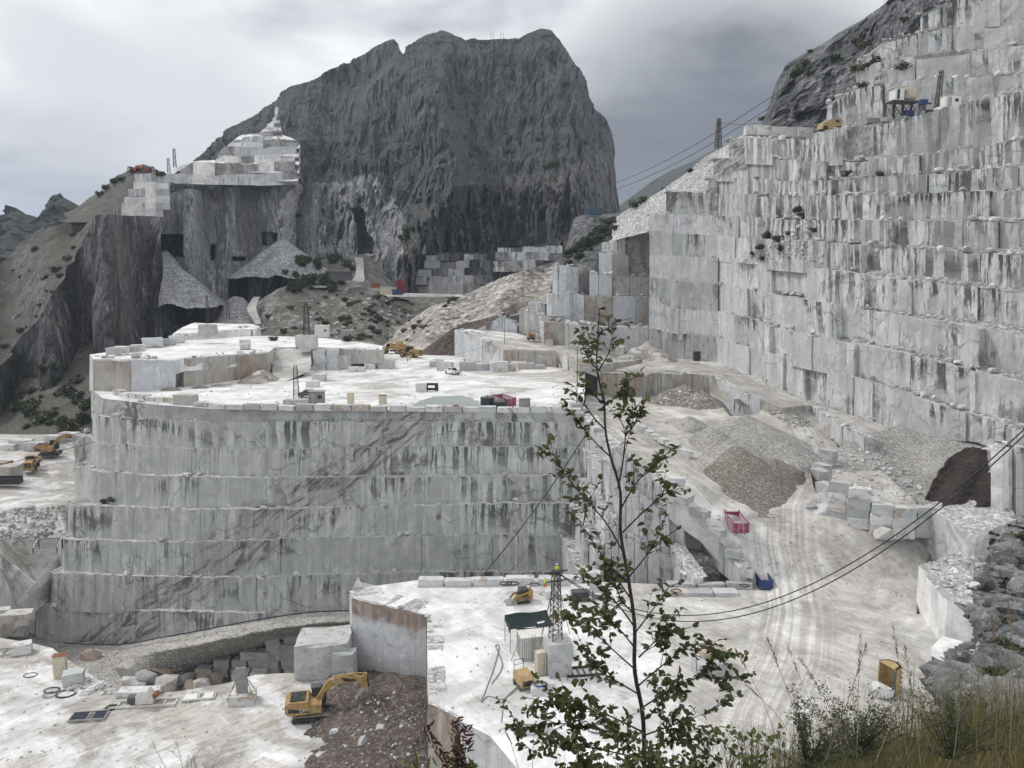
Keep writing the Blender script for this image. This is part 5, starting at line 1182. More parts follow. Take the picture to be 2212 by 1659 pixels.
def pickup(loc, rz, label):
    t = thing('pickup_truck', label, 'pickup truck', loc, rz)
    for x in (1.65, -1.5):
        for y in (.8, -.8):
            m = MB().cyl((x, y - .13, .38), (x, y + .13, .38), .38, n=14).build('wheel', M['rubber'], t); MB().cyl((x, y - .14, .38), (x, y + .14, .38), .22, n=10).build('rim', M['steel'], m)
    MB().prism([(-2.6, .55), (-2.65, 1.1), (-1.0, 1.12), (1.0, 1.1), (2.3, 1.0), (2.6, .8), (2.6, .5), (2.0, .38), (-2.4, .42)], -.9, .9).build('body', M['white_paint'], t)
    c = MB().prism([(-.95, 1.1), (-.75, 1.72), (.55, 1.74), (1.15, 1.1)], -.75, .75).build('cab', M['white_paint'], t)
    g = MB()
    for s in (-.76, .76): g.prism([(-.75, 1.18), (-.65, 1.62), (.5, 1.64), (.9, 1.18)], s - .005, s + .005)
    g.prism([(.62, 1.70), (1.12, 1.14), (1.14, 1.14), (.64, 1.70)], -.66, .66); g.prism([(-.96, 1.15), (-.80, 1.66), (-.82, 1.66), (-.98, 1.15)], -.66, .66); g.build('window', M['glass'], c)
    MB().box((-1.8, 0, 1.125), (1.55, 1.6, .02)).build('cargo_bed', M['black'], t)
    MB().box((-2.67, 0, .55), (.1, 1.6, .18)).build('bumper', M['black'], t)
    for s in (-.78, .78): MB().box((-2.66, s, .9), (.04, .16, .3)).build('tail_light', M['rust'], t)
    MB().box((.1, 0, 1.77), (.5, .9, .06)).build('roof_bar', M['lid'], t)
    return t

def skip(loc, rz, label, L=6.2, W=2.45, Hh=1.55, mat='magenta', inner='magenta_in', name='skip_container', ribs=6):
    t = thing(name, label, 'skip', loc, rz)
    th = .08
    MB().box((0, 0, .22), (L, W, .12)).build('floor_plate', M[inner], t)
    for s in (-1, 1):
        p = MB().box((0, s*(W/2 - th/2), .16 + Hh/2), (L, th, Hh)).build('side_wall', M[inner if mat == 'magenta' else mat], t)
        r = MB().box((0, s*(W/2 - th/2), Hh + .18), (L + .04, th + .1, .1))
        for i in range(ribs): r.box((-L/2 + .15 + (L - .3)*i/(ribs - 1), s*(W/2 + .04), .16 + Hh/2), (.1, .1, Hh - .05))
        r.build('rib', M[mat], p)
    for s in (-1, 1):
        e = MB().box((s*(L/2 - th/2), 0, .16 + Hh/2), (th, W - .1, Hh)).build('end_wall', M[mat], t)
        MB().box((s*(L/2), .35, .16 + Hh/2), (.06, .09, Hh), rx=.2).box((s*(L/2), -.35, .16 + Hh/2), (.06, .09, Hh), rx=-.2).build('brace', M[inner] if mat == 'magenta' else M[mat], e)
    h = MB()
    for y in (-W/2 + .1, W/2 - .1): h.box((-L/2, y, Hh + .3), (.14, .2, .3))
    h.build('lug', M[mat], t)
    s = MB()
    for y in (-.55, .55): s.box((0, y, .08), (L, .14, .16))
    s.build('skid', M['black'], t)
    return t

def lattice_tower(name, label, loc, h, w0, w1, mat='lattice', bays=9, legs_r=.06, group=None, tilt=0, cross=False, cat='lattice tower'):
    t = thing(name, label, cat, loc, .35, group); t.rotation_euler = (tilt, 0, .35)
    def c(k, z): w = (w0 + (w1 - w0)*z/h)/2; return Vector(((-w, w, w, -w)[k], (-w, -w, w, w)[k], z))
    for k in range(4): MB().cyl(c(k, 0), c(k, h), legs_r, n=5).build('leg', M[mat], t)
    b = MB()
    for i in range(bays):
        z0 = h*i/bays; z1 = h*(i + 1)/bays
        for k in range(4):
            j = (k + 1) % 4; b.cyl(c(k, z0), c(j, z1) if i % 2 == 0 else c(j, z1), legs_r*.55, n=4); b.cyl(c(k, z1), c(j, z1), legs_r*.5, n=4)
            if i % 2: b.cyl(c(j, z0), c(k, z1), legs_r*.45, n=4)
    b.build('bracing', M[mat], t)
    if cross:
        m = MB(); m.box((0, 0, h), (w1*4.2, .16, .14)).box((0, 0, h*.86), (w1*3.6, .14, .12)); m.box((0, 0, h + .1), (.8, .8, .1)).build('crossarm', M[mat], t)
    return t

def person(loc, rz, label, top='hivis', legs='navy', lean=0.0, step=.12, arm=.25, kneel=False, scale=1.0):
    """one continuous skinned figure"""
    V = [(0, 0, .95), (lean*.10, 0, 1.12), (lean*.28, 0, 1.32), (lean*.42, 0, 1.46), (lean*.5 + .02, 0, 1.56), (lean*.56 + .04, 0, 1.68)]
    E = [(0, 1), (1, 2), (2, 3), (3, 4), (4, 5)]; Rr = [.15, .15, .17, .11, .055, .095]
    def chain(start, pts, rr):
        p = start
        for q, r_ in zip(pts, rr): V.append(q); Rr.append(r_); E.append((p, len(V) - 1)); p = len(V) - 1
    for s in (-1, 1):
        chain(0, [(0, s*.10, .88), (step*s*.5 + .03, s*.11, .50), (step*s - .02, s*.11, .09), (step*s + .13, s*.12, .04)], [.10, .075, .055, .045])
        chain(3, [(lean*.42, s*.20, 1.43), (lean*.45 + .02, s*.26, 1.16), (lean*.5 + arm, s*.22, .95 + arm*.4), (lean*.5 + arm*1.3, s*.21, .90 + arm*.5)], [.062, .05, .038, .035])
    me = bpy.data.meshes.new('person'); me.from_pydata(V, E, []); o = bpy.data.objects.new('person', me); link(o); o.location = loc; o.rotation_euler = (0, 0, rz); o.scale = (scale,)*3
    sk = o.modifiers.new('skin', 'SKIN'); sk.use_smooth_shade = True
    for i, r_ in enumerate(Rr): me.skin_vertices[0].data[i].radius = (r_, r_)
    me.skin_vertices[0].data[0].use_root = True
    ss = o.modifiers.new('sub', 'SUBSURF'); ss.levels = 1; ss.render_levels = 1
    key = 'person_' + top + '_' + legs
    if key not in M:
        m, nt, b = newmat(key); g = NT(nt); P = g.objc(); z = g.sep(P)[2]
        cols = {'hivis': (.55, .66, .06), 'orange': (.62, .10, .03), 'navy': (.035, .04, .055), 'grey': (.2, .2, .2)}
        col = g.mix(g.rng(z, .93, .95), cols[legs], cols[top]); col = g.mix(g.rng(z, 1.50, 1.52), col, (.40, .24, .17)); col = g.mix(g.rng(z, .08, .1, 1, 0), col, (.03, .028, .025))
        nt.links.new(col, b.inputs['Base Color']); M[key] = m
    me.materials.append(M[key]); tag(o, label, 'person')
    hx = lean*.56 + .04
    m = MB(); n = 10; rings = [(.115, 1.70), (.112, 1.76), (.08, 1.81), (.03, 1.835)]; Vv = []; Ff = []
    for r_, z in rings:
        for i in range(n): a = 2*math.pi*i/n; Vv.append((hx + math.cos(a)*r_, math.sin(a)*r_, z))
    for j in range(3):
        for i in range(n): Ff.append((j*n + i, j*n + (i + 1) % n, (j + 1)*n + (i + 1) % n, (j + 1)*n + i))
    Ff.append(tuple(3*n + i for i in range(n))); m.add(Vv, Ff); m.box((hx + .12, 0, 1.705), (.1, .16, .02)); m.build('helmet', M['white_paint'] if top != 'orange' else M['orange'], o)
    return o

def coil(name, label, loc, r, tube, turns, mat, cat='hose', group=None, sq=.75):
    R = random.Random(name + str(loc)); pts = []
    for i in range(turns*14 + 1):
        a = 2*math.pi*i/14; rr = r*(1 + R.uniform(-.07, .07)); pts.append((loc[0] + math.cos(a)*rr, loc[1] + math.sin(a)*rr*sq, loc[2] + tube + .6*tube*(i/14)))
    o = MB().tube(pts, tube, 5).build(name, mat, None, True); return tag(o, label, cat, group)
def cable(name, label, p, q, sag, r, mat='cable', n=30, cat='cable', group=None):
    p = Vector(p); q = Vector(q); pts = []
    for i in range(n + 1):
        k = i/n; v = p.lerp(q, k); v.z -= 4*sag*k*(1 - k); pts.append(v)
    o = MB().tube(pts, r, 5).build(name, M[mat], None, True); return tag(o, label, cat, group)
# ---------------------------------------------------------------- marble blocks
def block_mesh(seed, chip=.05, n=3):
    rs = np.random.RandomState(seed); bm = bmesh.new(); bmesh.ops.create_cube(bm, size=1.0)
    bmesh.ops.subdivide_edges(bm, edges=bm.edges[:], cuts=1, use_grid_fill=True)
    bmesh.ops.bevel(bm, geom=[e for e in bm.edges if e.is_manifold and e.calc_face_angle(0) > .5], offset=.02, segments=1, affect='EDGES')
    off = np.array([.3, .7, 1.1])*seed
    for v in bm.verts:
        k = 1 if max(abs(v.co.x), abs(v.co.y)) > .47 and v.co.z > -.4 else .5
        v.co += Vector(rs.uniform(-chip, chip, 3)*k)
        if rs.uniform() < .10 and v.co.z > .3: v.co *= rs.uniform(.86, .95)
    me = bpy.data.meshes.new('block'); bm.to_mesh(me); bm.free()
    uv = me.uv_layers.new(name='UVMap')
    return me
def mat_block(name, c1, c2, brown=.1, dirt=.15):
    m, nt, b = newmat(name); g = NT(nt); P = g.pos(); oi = g.node('ShaderNodeObjectInfo').outputs['Random']
    col = g.mix(g.rng(g.noise(P, .45, 4, .6, .8), .35, .65), c1, c2); t = g.rng(oi, 0, 1, .86, 1.08, False)
    col = g.mix(1., col, g.comb(t, t, t), 'MULTIPLY')
    col = g.mix(g.mul(g.rng(g.math('ADD', g.noise(P, .8, 4, .62, .8), g.mul(oi, .10)), .66 - .3*brown, .74 - .25*brown), .8), col, (.36, .27, .20))
    nt.links.new(col, b.inputs['Base Color']); g.bump(b, g.noise(P, 2.5, 3, .7), .4, .06); return m
M['blk'] = mat_block('block_white', (.60, .61, .61), (.50, .51, .515)); M['blk_tan'] = mat_block('block_tan', (.52, .495, .455), (.45, .44, .42), .28); M['blk_grey'] = mat_block('block_grey', (.46, .475, .48), (.38, .39, .39), .15); M['blk_rust'] = mat_block('block_rust', (.42, .36, .30), (.36, .31, .27), .6)
BM_ = {}
for key in ('blk', 'blk_tan', 'blk_grey', 'blk_rust'):
    for s in range(4):
        me = block_mesh(10 + s); me.materials.append(M[key]); BM_[key, s] = me
RB = random.Random(77)
def block(x, y, z, size, rz=0, mat='blk', label=None, group=None, lift=0, name='marble_block', world=None, tilt=0):
    p = Vector(world) if world is not None else G(x, y, z)
    o = bpy.data.objects.new(name, BM_[mat, RB.randrange(4)]); o.scale = size; o.rotation_euler = (tilt, RB.uniform(-.02, .02), rz); o.location = p + Vector((0, 0, size[2]*.49 + lift)); link(o)
    return tag(o, label, 'marble block', group)
ORD = ['first', 'second', 'third', 'fourth', 'fifth', 'sixth', 'seventh', 'eighth', 'ninth', 'tenth', 'eleventh', 'twelfth', 'thirteenth', 'fourteenth', 'fifteenth', 'sixteenth', 'seventeenth', 'eighteenth', 'nineteenth', 'twentieth', 'twenty-first', 'twenty-second', 'twenty-third', 'twenty-fourth', 'twenty-fifth', 'twenty-sixth', 'twenty-seventh', 'twenty-eighth', 'twenty-ninth', 'thirtieth', 'thirty-first', 'thirty-second']
def row(pts, z, sizes, label, group, mats=('blk',), step=2.9, rzj=.06, skip_=.0, tower=1):
    """blocks butted along a polyline (image x, y[, z])"""
    W = [G(p[0], p[1], p[2] if len(p) > 2 else z) for p in pts]; n = 0
    for a, b in zip(W[:-1], W[1:]):
        d = b - a; L = d.xy.length; k = max(1, int(L/step)); ang = math.atan2(d.y, d.x)
        for i in range(k):
            if RB.random() < skip_: continue
            p = a.lerp(b, (i + .5)/k); s = (L/k*RB.uniform(.84, .97), sizes[0]*RB.uniform(.85, 1.15), sizes[1]*RB.uniform(.75, 1.15)); h = 0
            block(0, 0, 0, s, ang + RB.uniform(-rzj, rzj), RB.choice(mats), f'{ORD[n]} from left, {label}', group, world=(p.x + RB.uniform(-.1, .1), p.y + RB.uniform(-.15, .15), p.z)); n += 1
    return n
row([(248, 852), (285, 858), (340, 867), (385, 872)], -24, (1.5, 1.0), 'tan or white edging block near the left corner of the terrace rim', 'edging blocks at the left corner of the terrace rim', ('blk', 'blk_tan', 'blk'))
block(402, 873, -24, (3.8, 2.2, 1.9), -.1, 'blk_tan', 'largest tan boulder block on the terrace rim')
row([(420, 876), (493, 883), (640, 886), (760, 887), (1000, 889), (1255, 892)], -24, (1.5, 1.05), 'marble edging block in the long row on the terrace rim', 'edging blocks along the terrace rim', ('blk', 'blk', 'blk_grey', 'blk', 'blk_tan'), skip_=.06)
for q_, (x, y, s) in enumerate(((246, 768, 1), (262, 765, 1), (281, 763, .9), (298, 761, 1), (330, 751, 1.5), (350, 748, 1.1), (366, 746, 1), (383, 741, 1.2), (394, 735, 1.1))):
    block(x, y, -17.6 if x < 310 else -18.2, (3.2*s, 1.8*s, 1.6*s), RB.uniform(-.2, .5), RB.choice(('blk', 'blk_grey')), f'{ORD[q_]} from left of the blocks on the back rim of the block terrace', 'blocks on the back rim of the block terrace', lift=.2)
block(236, 842, -24, (1.8, 1.8, 2.2), .3, 'blk', 'small upright block at the left foot of the block terrace')
block(530, 756, -18.5, (2.6, 2.4, 2.4), .3, 'blk', 'single block alone on top of the block terrace', lift=.3)
# stack beside the gravel chute
for i, (x, y, nlev) in enumerate([(692, 798, 3), (720, 797, 3), (748, 795, 2)]):
    for l in range(nlev): block(x, y, -24, (3.1, 2.2, 1.75), RB.uniform(-.1, .1), 'blk', f'block of the stack by the white chute, {("bottom","middle","top")[l]} of its {("left","centre","right")[i]} column', 'stacked blocks beside the chute', lift=l*1.75)
for i, (x, y, s, lab) in enumerate([(672, 800, .8, 'small block at the left foot of the block stack'), (668, 812, .8, 'small block just below the left foot of the block stack'), (690, 822, 1.1, 'flat pale block on the terrace below the chute'), (676, 836, 1.0, 'flat block lying left of the parked car'), (762, 803, .9, 'rough block right of the stack'), (778, 803, .9, 'rounded block two paces right of the stack'), (800, 797, 1.0, 'low pale slab between stack and dump truck'), (835, 795, 1.5, 'long pale slab before the orange worker')]):
    block(x, y, -24, (2.7*s, 1.9*s, 1.4*s), RB.uniform(-.2, .2), 'blk', lab)
for i, (x, y, s, lab) in enumerate([(940, 792, 1.0, 'small block left of the pickup'), (962, 800, 1.5, 'flat block directly behind the pickup'), (1010, 800, 1.5, 'tapered block right of the worker by the pickup'), (1036, 799, 1.1, 'low block next to the tapered block'), (1054, 799, 1.1, 'low block left of the big grey block under the ledge'), (1078, 802, 1.7, 'big grey block at the foot of the middle terrace'), (1101, 801, 1.2, 'leaning block right of the big grey block'), (950, 786, .8, 'small dark topped block behind the pickup')]):
    block(x, y, -24, (2.6*s, 1.8*s, 1.5*s), RB.uniform(-.2, .2), 'blk' if i % 2 else 'blk_grey', lab)
for i, (x, y, s, t, m, lab) in enumerate([(1120, 793, 1.2, .1, 'blk_tan', 'tan slab at the left of the slab heap'), (1145, 788, 1.2, .35, 'blk', 'white slab propped on top of the slab heap'), (1135, 797, 1.3, .0, 'blk_tan', 'dark slab lying under the propped white slab'), (1164, 797, .9, .1, 'blk_grey', 'grey stone at the right end of the slab heap')]):
    block(x, y, -24, (3.4*s, 1.8*s, 1.2*s), .1*i, m, lab, tilt=t, lift=1.5 if i == 1 else 0)
for i, (x, y, l, lab) in enumerate([(1297, 778, 0, 'leftmost'), (1320, 783, 0, 'front left'), (1345, 786, 0, 'front right'), (1318, 776, 1, 'upper left'), (1340, 777, 1, 'upper right'), (1360, 784, 0, 'rightmost'), (1330, 768, 0, 'rear')]):
    block(x, y, -24, (2.6, 2.2, 2.0), RB.uniform(-.5, .5), 'blk', f'{lab} white block of the pile beside the sapling on the terrace', 'white block pile', lift=2.0*l)
block(545, 1, 0, (2, 2, 2), 0, 'blk', 'pale block at the foot of the tall tiers', world=G(1187, 748, -20)); block(0, 0, 0, (2.2, 1.8, 1.6), .2, 'blk', 'small block beside the yellow generator', world=G(1156, 733, -18.5))
block(0, 0, 0, (4, 2, 1.6), .1, 'blk', 'low block under the lattice mast at the right wall', world=G(1524, 777, -24))
row([(1380, 927, -30.8), (1440, 962, -32), (1494, 993, -33.6)], 0, (1.3, 1.2), 'white kerb block between gravel heap and ramp road', 'kerb blocks along the ramp road', step=2.6)
row([(1492, 1096, -36.6), (1530, 1134, -38.6), (1565, 1180, -41.3), (1598, 1226, -44.3), (1628, 1262, -46.6)], 0, (1.5, 1.4), 'grey kerb block on the edge of the pit beside the magenta skip', 'kerb blocks on the pit edge', ('blk_grey', 'blk'), step=3.6)
block(1478, 1085, -35.6, (3, 2, 1.2), .9, 'blk_grey', 'tilted slab at the upper end of the pit edge kerb', tilt=.1)
block(1462, 1047, -34, (2.6, 1.9, 1.3), -.3, 'blk', 'lone white block on the ramp road')
row([(902, 1263), (1020, 1263), (1160, 1260), (1260, 1264), (1300, 1268)], -47, (1.6, 1.25), 'white parapet block along the rear of the plateau', 'parapet blocks along the rear of the plateau', step=3.4)
block(1281, 1268, -47, (2.0, 1.8, 2.6), 0, 'blk', 'tall white block standing in the plateau parapet')
row([(1440, 1272), (1628, 1272)], -47, (1.3, 1.1), 'long low parapet block left of the blue skip', 'low parapet blocks left of the blue skip', ('blk_grey',), step=4.2)
block(1253, 1282, -47, (2.8, 2.0, 1.1), .1, 'blk', 'low white slab behind the black generator on the plateau')
block(1190, 1290, -47, (1.9, 1.5, 1.2), .3, 'blk', 'pointed white block beside the worker in orange trousers')
for i, (x, m, lab) in enumerate([(1463, 'blk_tan', 'flat slab with rings left of the three tool slabs'), (1512, 'blk_grey', 'flat slab with black tools, middle of the three'), (1566, 'blk', 'flat slab with red tools, nearest the blue skip')]):
    block(x, 1283, -47, (3.6, 2.0, .55), 0, m, lab)
# curved retaining wall of blocks: each block a thing
LV = ('bottom', 'second', 'third', 'fourth')
cols = [(1788, 1008, 2, -.9, -35.4), (1776, 1040, 2, -1.2, -36.4), (1768, 1074, 3, -1.4, -37.4), (1782, 1105, 3, -1.1, -38.6), (1812, 1124, 4, -.55, -39.4), (1852, 1138, 4, -.35, -39.8), (1900, 1152, 3, -.2, -40.3), (1948, 1160, 3, -.12, -40.6), (1992, 1158, 3, -.05, -40.6)]
for i, (x, y, nl, rz, zb) in enumerate(cols):
    for l in range(nl):
        block(x, y, zb, (3.25*(.85 if i < 4 else 1), 1.9, 1.62), rz + RB.uniform(-.05, .05), RB.choice(('blk', 'blk', 'blk_grey', 'blk', 'blk_grey', 'blk_tan')), f'{LV[l]} course block in the curved retaining wall, column {("one","two","three","four","five","six","seven","eight","nine")[i]} from the road', 'curved retaining wall blocks', lift=l*1.63, world=G(x, y, zb) + Vector((RB.uniform(-.15, .15), RB.uniform(-.15, .15), 0)))
# trench wall of blocks behind the board monument
for r_, (y0, xs, nm) in enumerate([(1457, (445, 481, 517, 556, 594, 630), 'bottom'), (1457, (484, 522, 558, 592, 628), 'second'), (1457, (540, 575, 598, 630), 'third'), (1457, (598, 630), 'fourth'), (1457, (594, 632), 'fifth')]):
    for j, x in enumerate(xs):
        block(x, y0, -73, (2.7, 2.0, 1.6), RB.uniform(-.08, .08), 'blk_grey', f'grey block in the {nm} course of the trench wall, {("first","second","third","fourth","fifth","sixth")[j]} from the left', 'trench wall blocks', lift=1.6*r_ + (0), world=G(x, y0, -73) + Vector((RB.uniform(-.2, .2), RB.uniform(-.2, .2), 0)))
block(568, 1456, -73, (2.7, 2.2, 2.2), .1, 'blk', 'white block in front of the trench wall', world=G(569, 1458, -73) + Vector((0, -2.4, 0))); block(528, 1458, -73, (2.9, 2.2, 2.0), .2, 'blk', 'pale block left of the white one before the trench wall', world=G(530, 1459, -73) + Vector((0, -2.2, 0)))
# left yard
for i, (x, y, s, m, lab) in enumerate([(48, 968, 1.9, 'blk', 'long white block left of the far excavator'), (20, 972, 1.2, 'blk', 'low white block at the far left of the left yard'), (76, 972, 1.7, 'blk_grey', 'grey upright slab behind the far excavator'), (118, 955, 1.6, 'blk', 'white block beyond the far excavator boom'), (150, 950, 1.7, 'blk', 'white block beyond the boom tip, against the quarry wall'), (22, 1030, 2.2, 'blk_tan', 'pinkish cube of stone beside the wheel loader'), (-4, 1018, 2.0, 'blk_rust', 'rust stained block cut by the left picture edge'), (2, 1330, 1.0, 'blk', 'white block at the left edge by the lower track'), (12, 1345, 1.0, 'blk', 'white block below the other by the lower track'), (40, 1345, 1.5, 'blk_tan', 'tan boulder block at the corner of the main wall')]):
    block(x, y, -47.5 if y < 1100 else -60, (3.0*s*(.6 if 'cube' in lab else 1), 1.7*s, 1.3*s), RB.uniform(-.3, .3), m, lab)
# ---------------------------------------------------------------- boulders: single rough stones
def boulder(x, y, z, s, m, label, seed, flat=.75):
    """angular lump: hull of a few random points, edges a little broken"""
    p = G(x, y, z); rs = np.random.RandomState(seed); bm = bmesh.new()
    for i in range(15):
        d = rs.normal(size=3); d /= np.abs(d).max()**.55*np.linalg.norm(d)**.45; bm.verts.new((d[0]*s*rs.uniform(.85, 1.05), d[1]*s*.8*rs.uniform(.85, 1.05), d[2]*s*flat*rs.uniform(.85, 1.05)))
    r = bmesh.ops.convex_hull(bm, input=bm.verts[:]); bmesh.ops.delete(bm, geom=[v for v in bm.verts if not v.link_faces], context='VERTS')
    bmesh.ops.bevel(bm, geom=bm.edges[:], offset=.025*s, segments=1, affect='EDGES')
    me = bpy.data.meshes.new('boulder'); bm.to_mesh(me); bm.free(); me.materials.append(M[m]); o = bpy.data.objects.new('boulder', me); o.location = p + Vector((0, 0, s*flat*.75)); o.rotation_euler = (0, 0, rs.uniform(-.5, .5)); link(o)
    return tag(o, label, 'boulder')
for i, (x, y, s, m, lab) in enumerate([(283, 1466, 2.6, 'blk_tan', 'ochre topped boulder at the left of the trench boulders'), (318, 1484, 2.3, 'blk_grey', 'grey boulder in the middle of the trench boulders'), (353, 1466, 1.9, 'blk_rust', 'rusty boulder standing behind the trench boulders'), (290, 1494, 2.2, 'blk', 'white wedge shaped boulder at the front of the trench'), (364, 1494, 2.3, 'blk_tan', 'tan boulder at the front of the trench'), (400, 1478, 1.6, 'blk_grey', 'small grey boulder right of the rusty one'), (412, 1492, 1.3, 'blk_rust', 'brown boulder between two grey ones'), (437, 1494, 1.7, 'blk', 'pale round boulder at the right of the trench boulders'), (440, 1472, 1.8, 'blk_rust', 'long brown boulder nearest the trench wall'), (470, 1474, 1.4, 'blk_rust', 'brown boulder touching the trench wall'), (198, 1432, 1.9, 'blk_rust', 'rust brown boulder on the edge of the lower floor')]):
    boulder(x, y, -73.6, s*1.1, m, lab, 50 + i)
for i, (x, y, z, s, m, lab) in enumerate([(1776, 1112, -38.8, 1.6, 'blk', 'white boulder lying at the foot of the retaining wall'), (1752, 1098, -38, 1.2, 'blk', 'small white boulder at the road side of the retaining wall'), (1906, 1164, -40.8, 1.7, 'blk_tan', 'tan white boulder before the retaining wall'), (1940, 1166, -41, 1.5, 'blk_grey', 'flat grey boulder under the retaining wall'), (785, 1610, -56.3, .9, 'blk_grey', 'grey stone in the brown earth below the excavator bucket'), (725, 1590, -57, .9, 'blk', 'pointed white stone at the edge of the brown earth'), (860, 1625, -56.3, .8, 'blk_grey', 'lone stone on the brown earth by the plateau foot'), (820, 1585, -56.2, .9, 'blk_tan', 'tan stone lying on the brown earth'), (1700, 1640, -47, 1.5, 'blk', 'white stone among the shrubs near the yellow bucket'), (1908, 1505, -47, 1.3, 'blk', 'white block like stone under the yellow bucket')]):
    boulder(x, y, z, s, m, lab, 80 + i)
block(0, 0, 0, (7.6, 6.5, 5.2), .12, 'blk_grey', 'big rough marble block left of the sawn plateau block', world=G(690, 1466, -57) + Vector((0, 3.0, 0)))
block(0, 0, 0, (3.0, 2.6, 4.2), -.1, 'blk_grey', 'narrow grey block wedged against the sawn plateau block', world=G(742, 1472, -57) + Vector((0, 1.0, 0)))
# ---------------------------------------------------------------- machines
excavator(G(676, 1549, -57), .12, 'yellow excavator digging in the brown earth on the lower floor', swing=.1, boom=((.7, 1.0), (2.3, 3.2), (4.0, 3.6), (6.6, 3.3)), stick=((6.6, 3.3), (7.0, 4.05), (6.95, 1.7)), scale=1.0)
excavator(G(109, 984, -47.6), .35, 'yellow excavator reaching out at the back of the left yard', swing=-.15, boom=((.7, 1.0), (2.6, 3.4), (4.4, 3.6), (7.0, 3.2)), stick=((7.0, 3.2), (6.6, 3.9), (9.6, .9)), scale=1.05, stub=True)
wheel_loader(G(68, 1012, -47.8), 1.95, 'yellow wheel loader seen from behind in the left yard')
wheel_loader(G(884, 772, -24), 2.65, 'yellow wheel loader lifting its bucket over the dump truck', lift=.75)
dump_truck(G(853, 764, -24), 2.95, 'yellow articulated dump truck being loaded at the talus foot')
track_loader(G(1128, 1300, -47), 3.35, 'yellow compact track loader parked on the plateau')
pickup(G(977, 808, -24), 2.2, 'white pickup truck with open bed on the terrace')
skip(G(1590, 1140, -39.4), -1.62, 'magenta skip standing empty beside the pit edge road')
skip(G(1087, 876, -24), 2.0, 'magenta skip on the terrace rim behind the black tanks')
skip(G(1648, 1266, -47), -1.62, 'blue skip at the end of the low parapet blocks', L=3.4, W=1.9, Hh=1.5, mat='blue', inner='blue', ribs=5)
skip(G(16, 1046, -48), .1, 'dark skip with green lid cut by the left picture edge', L=6, W=2.4, Hh=1.5, mat='tank', inner='steel')

# terrace furniture
def tank(x, y, z, r, h, label):
    t = thing('water_tank', label, 'tank', G(x, y, z)); m = MB(); m.cyl((0, 0, 0), (0, 0, h), r, n=20).build('barrel', M['tank'], t)
    rr = MB()
    for i in range(5): rr.cyl((0, 0, h*(i + .5)/5), (0, 0, h*(i + .5)/5 + .06), r + .03, n=20)
    rr.build('rib', M['tank'], t); MB().cyl((0, 0, h), (0, 0, h + .15), r*.9, r*.4, n=16).cyl((0, 0, h + .12), (0, 0, h + .3), .25, n=10).build('lid', M['lid'], t)
tank(1053, 882, -24, 1.3, 2.1, 'tall black water tank on the terrace rim'); tank(1079, 884, -24, 1.3, 1.5, 'low black water tank before the magenta skip')
def cabin(name, label, cat, loc, rz, L, W, Hh, mat, roof='corrug', door=True, legs=False, overhang=.15):
    t = thing(name, label, cat, loc, rz)
    MB().box((0, 0, Hh/2), (L, W, Hh)).build('wall', M[mat], t); MB().box((0, 0, Hh + .05), (L + 2*overhang, W + 2*overhang, .1), ry=.03).build('roof', M[roof], t)
    if door: MB().box((-L*.2, -W/2 - .02, Hh*.45), (.85, .05, Hh*.85)).build('door', M['steel'], t)
    MB().box((L*.25, -W/2 - .02, Hh*.6), (.8, .05, .7)).build('window', M['glass'], t)
    return t
cabin('tool_cabin', 'grey green cabin beside the lattice pylon on the terrace rim', 'cabin', G(685, 872, -24), .1, 2.8, 2.0, 2.4, 'wood', 'steel')
t = thing('parked_car', 'dark parked car behind the grey cabin on the terrace', 'car', G(668, 858, -24), .1)
MB().prism([(-2.1, .4), (-2.1, .95), (-1.5, 1.0), (-.9, 1.5), (.6, 1.5), (1.2, 1.0), (2.1, .9), (2.15, .4)], -.85, .85).build('body', M['lid'], t); MB().prism([(-1.3, 1.02), (-.85, 1.44), (.55, 1.44), (1.05, 1.02)], -.86, .86).build('window', M['glass'], t)
for x in (-1.3, 1.3):
    for y in (-.8, .8): MB().cyl((x, y - .1, .33), (x, y + .1, .33), .33, n=12).build('wheel', M['rubber'], t)
def cabinet(name, label, loc, rz, w, d, h, mat, top=None, cat='cabinet'):
    t = thing(name, label, cat, loc, rz); b = MB().box((0, 0, h/2), (w, d, h)).build('body', M[mat], t); MB().box((0, 0, h + .04), (w + .1, d + .1, .08)).build('top', M[top or mat], t)
    MB().box((0, -d/2 - .015, h*.5), (w*.85, .03, h*.9)).build('door', M[mat], t); MB().box((w*.3, -d/2 - .05, h*.5), (.05, .05, .2)).build('handle', M['black'], t)
cabinet('electric_cabinet', 'cream cabinet standing on the terrace rim', G(758, 874, -24), .2, 1.3, .8, 2.2, 'cream'); cabinet('switch_cabinet', 'olive cabinet on legs at the terrace rim', G(827, 872, -24), .1, 1.5, .8, 1.6, 'cream', 'lid')
cabinet('beige_cabinet', 'tall cream cabinet with rusty top on the lower floor', G(132, 1462, -57), .3, 1.6, 1.1, 3.3, 'cream', 'rust'); cabinet('tower_cabinet', 'tall cream cabinet beside the pylon plinth on the plateau', G(1166, 1458, -47), .5, 1.0, .8, 2.9, 'cream')
cabinet('upright_slab_stand', 'grey upright slab standing on the terrace rim', G(1133, 890, -24), .15, 2.0, .5, 2.4, 'wood', cat='slab'); cabinet('rust_box', 'rusty box between the edging blocks on the terrace rim', G(985, 889, -24), 0, 1.0, .8, 1.1, 'rust', cat='box')
t = thing('fuel_frame', 'black steel frame with square window on the terrace', 'frame', G(932, 845, -24), 0)
for x in (-1.1, 1.1): MB().box((x, 0, .9), (.75, .25, 1.7)).build('side_plate', M['black'], t)
MB().box((0, 0, 1.5), (1.6, .25, .5)).box((0, 0, .45), (1.6, .25, .5)).build('cross_plate', M['black'], t)
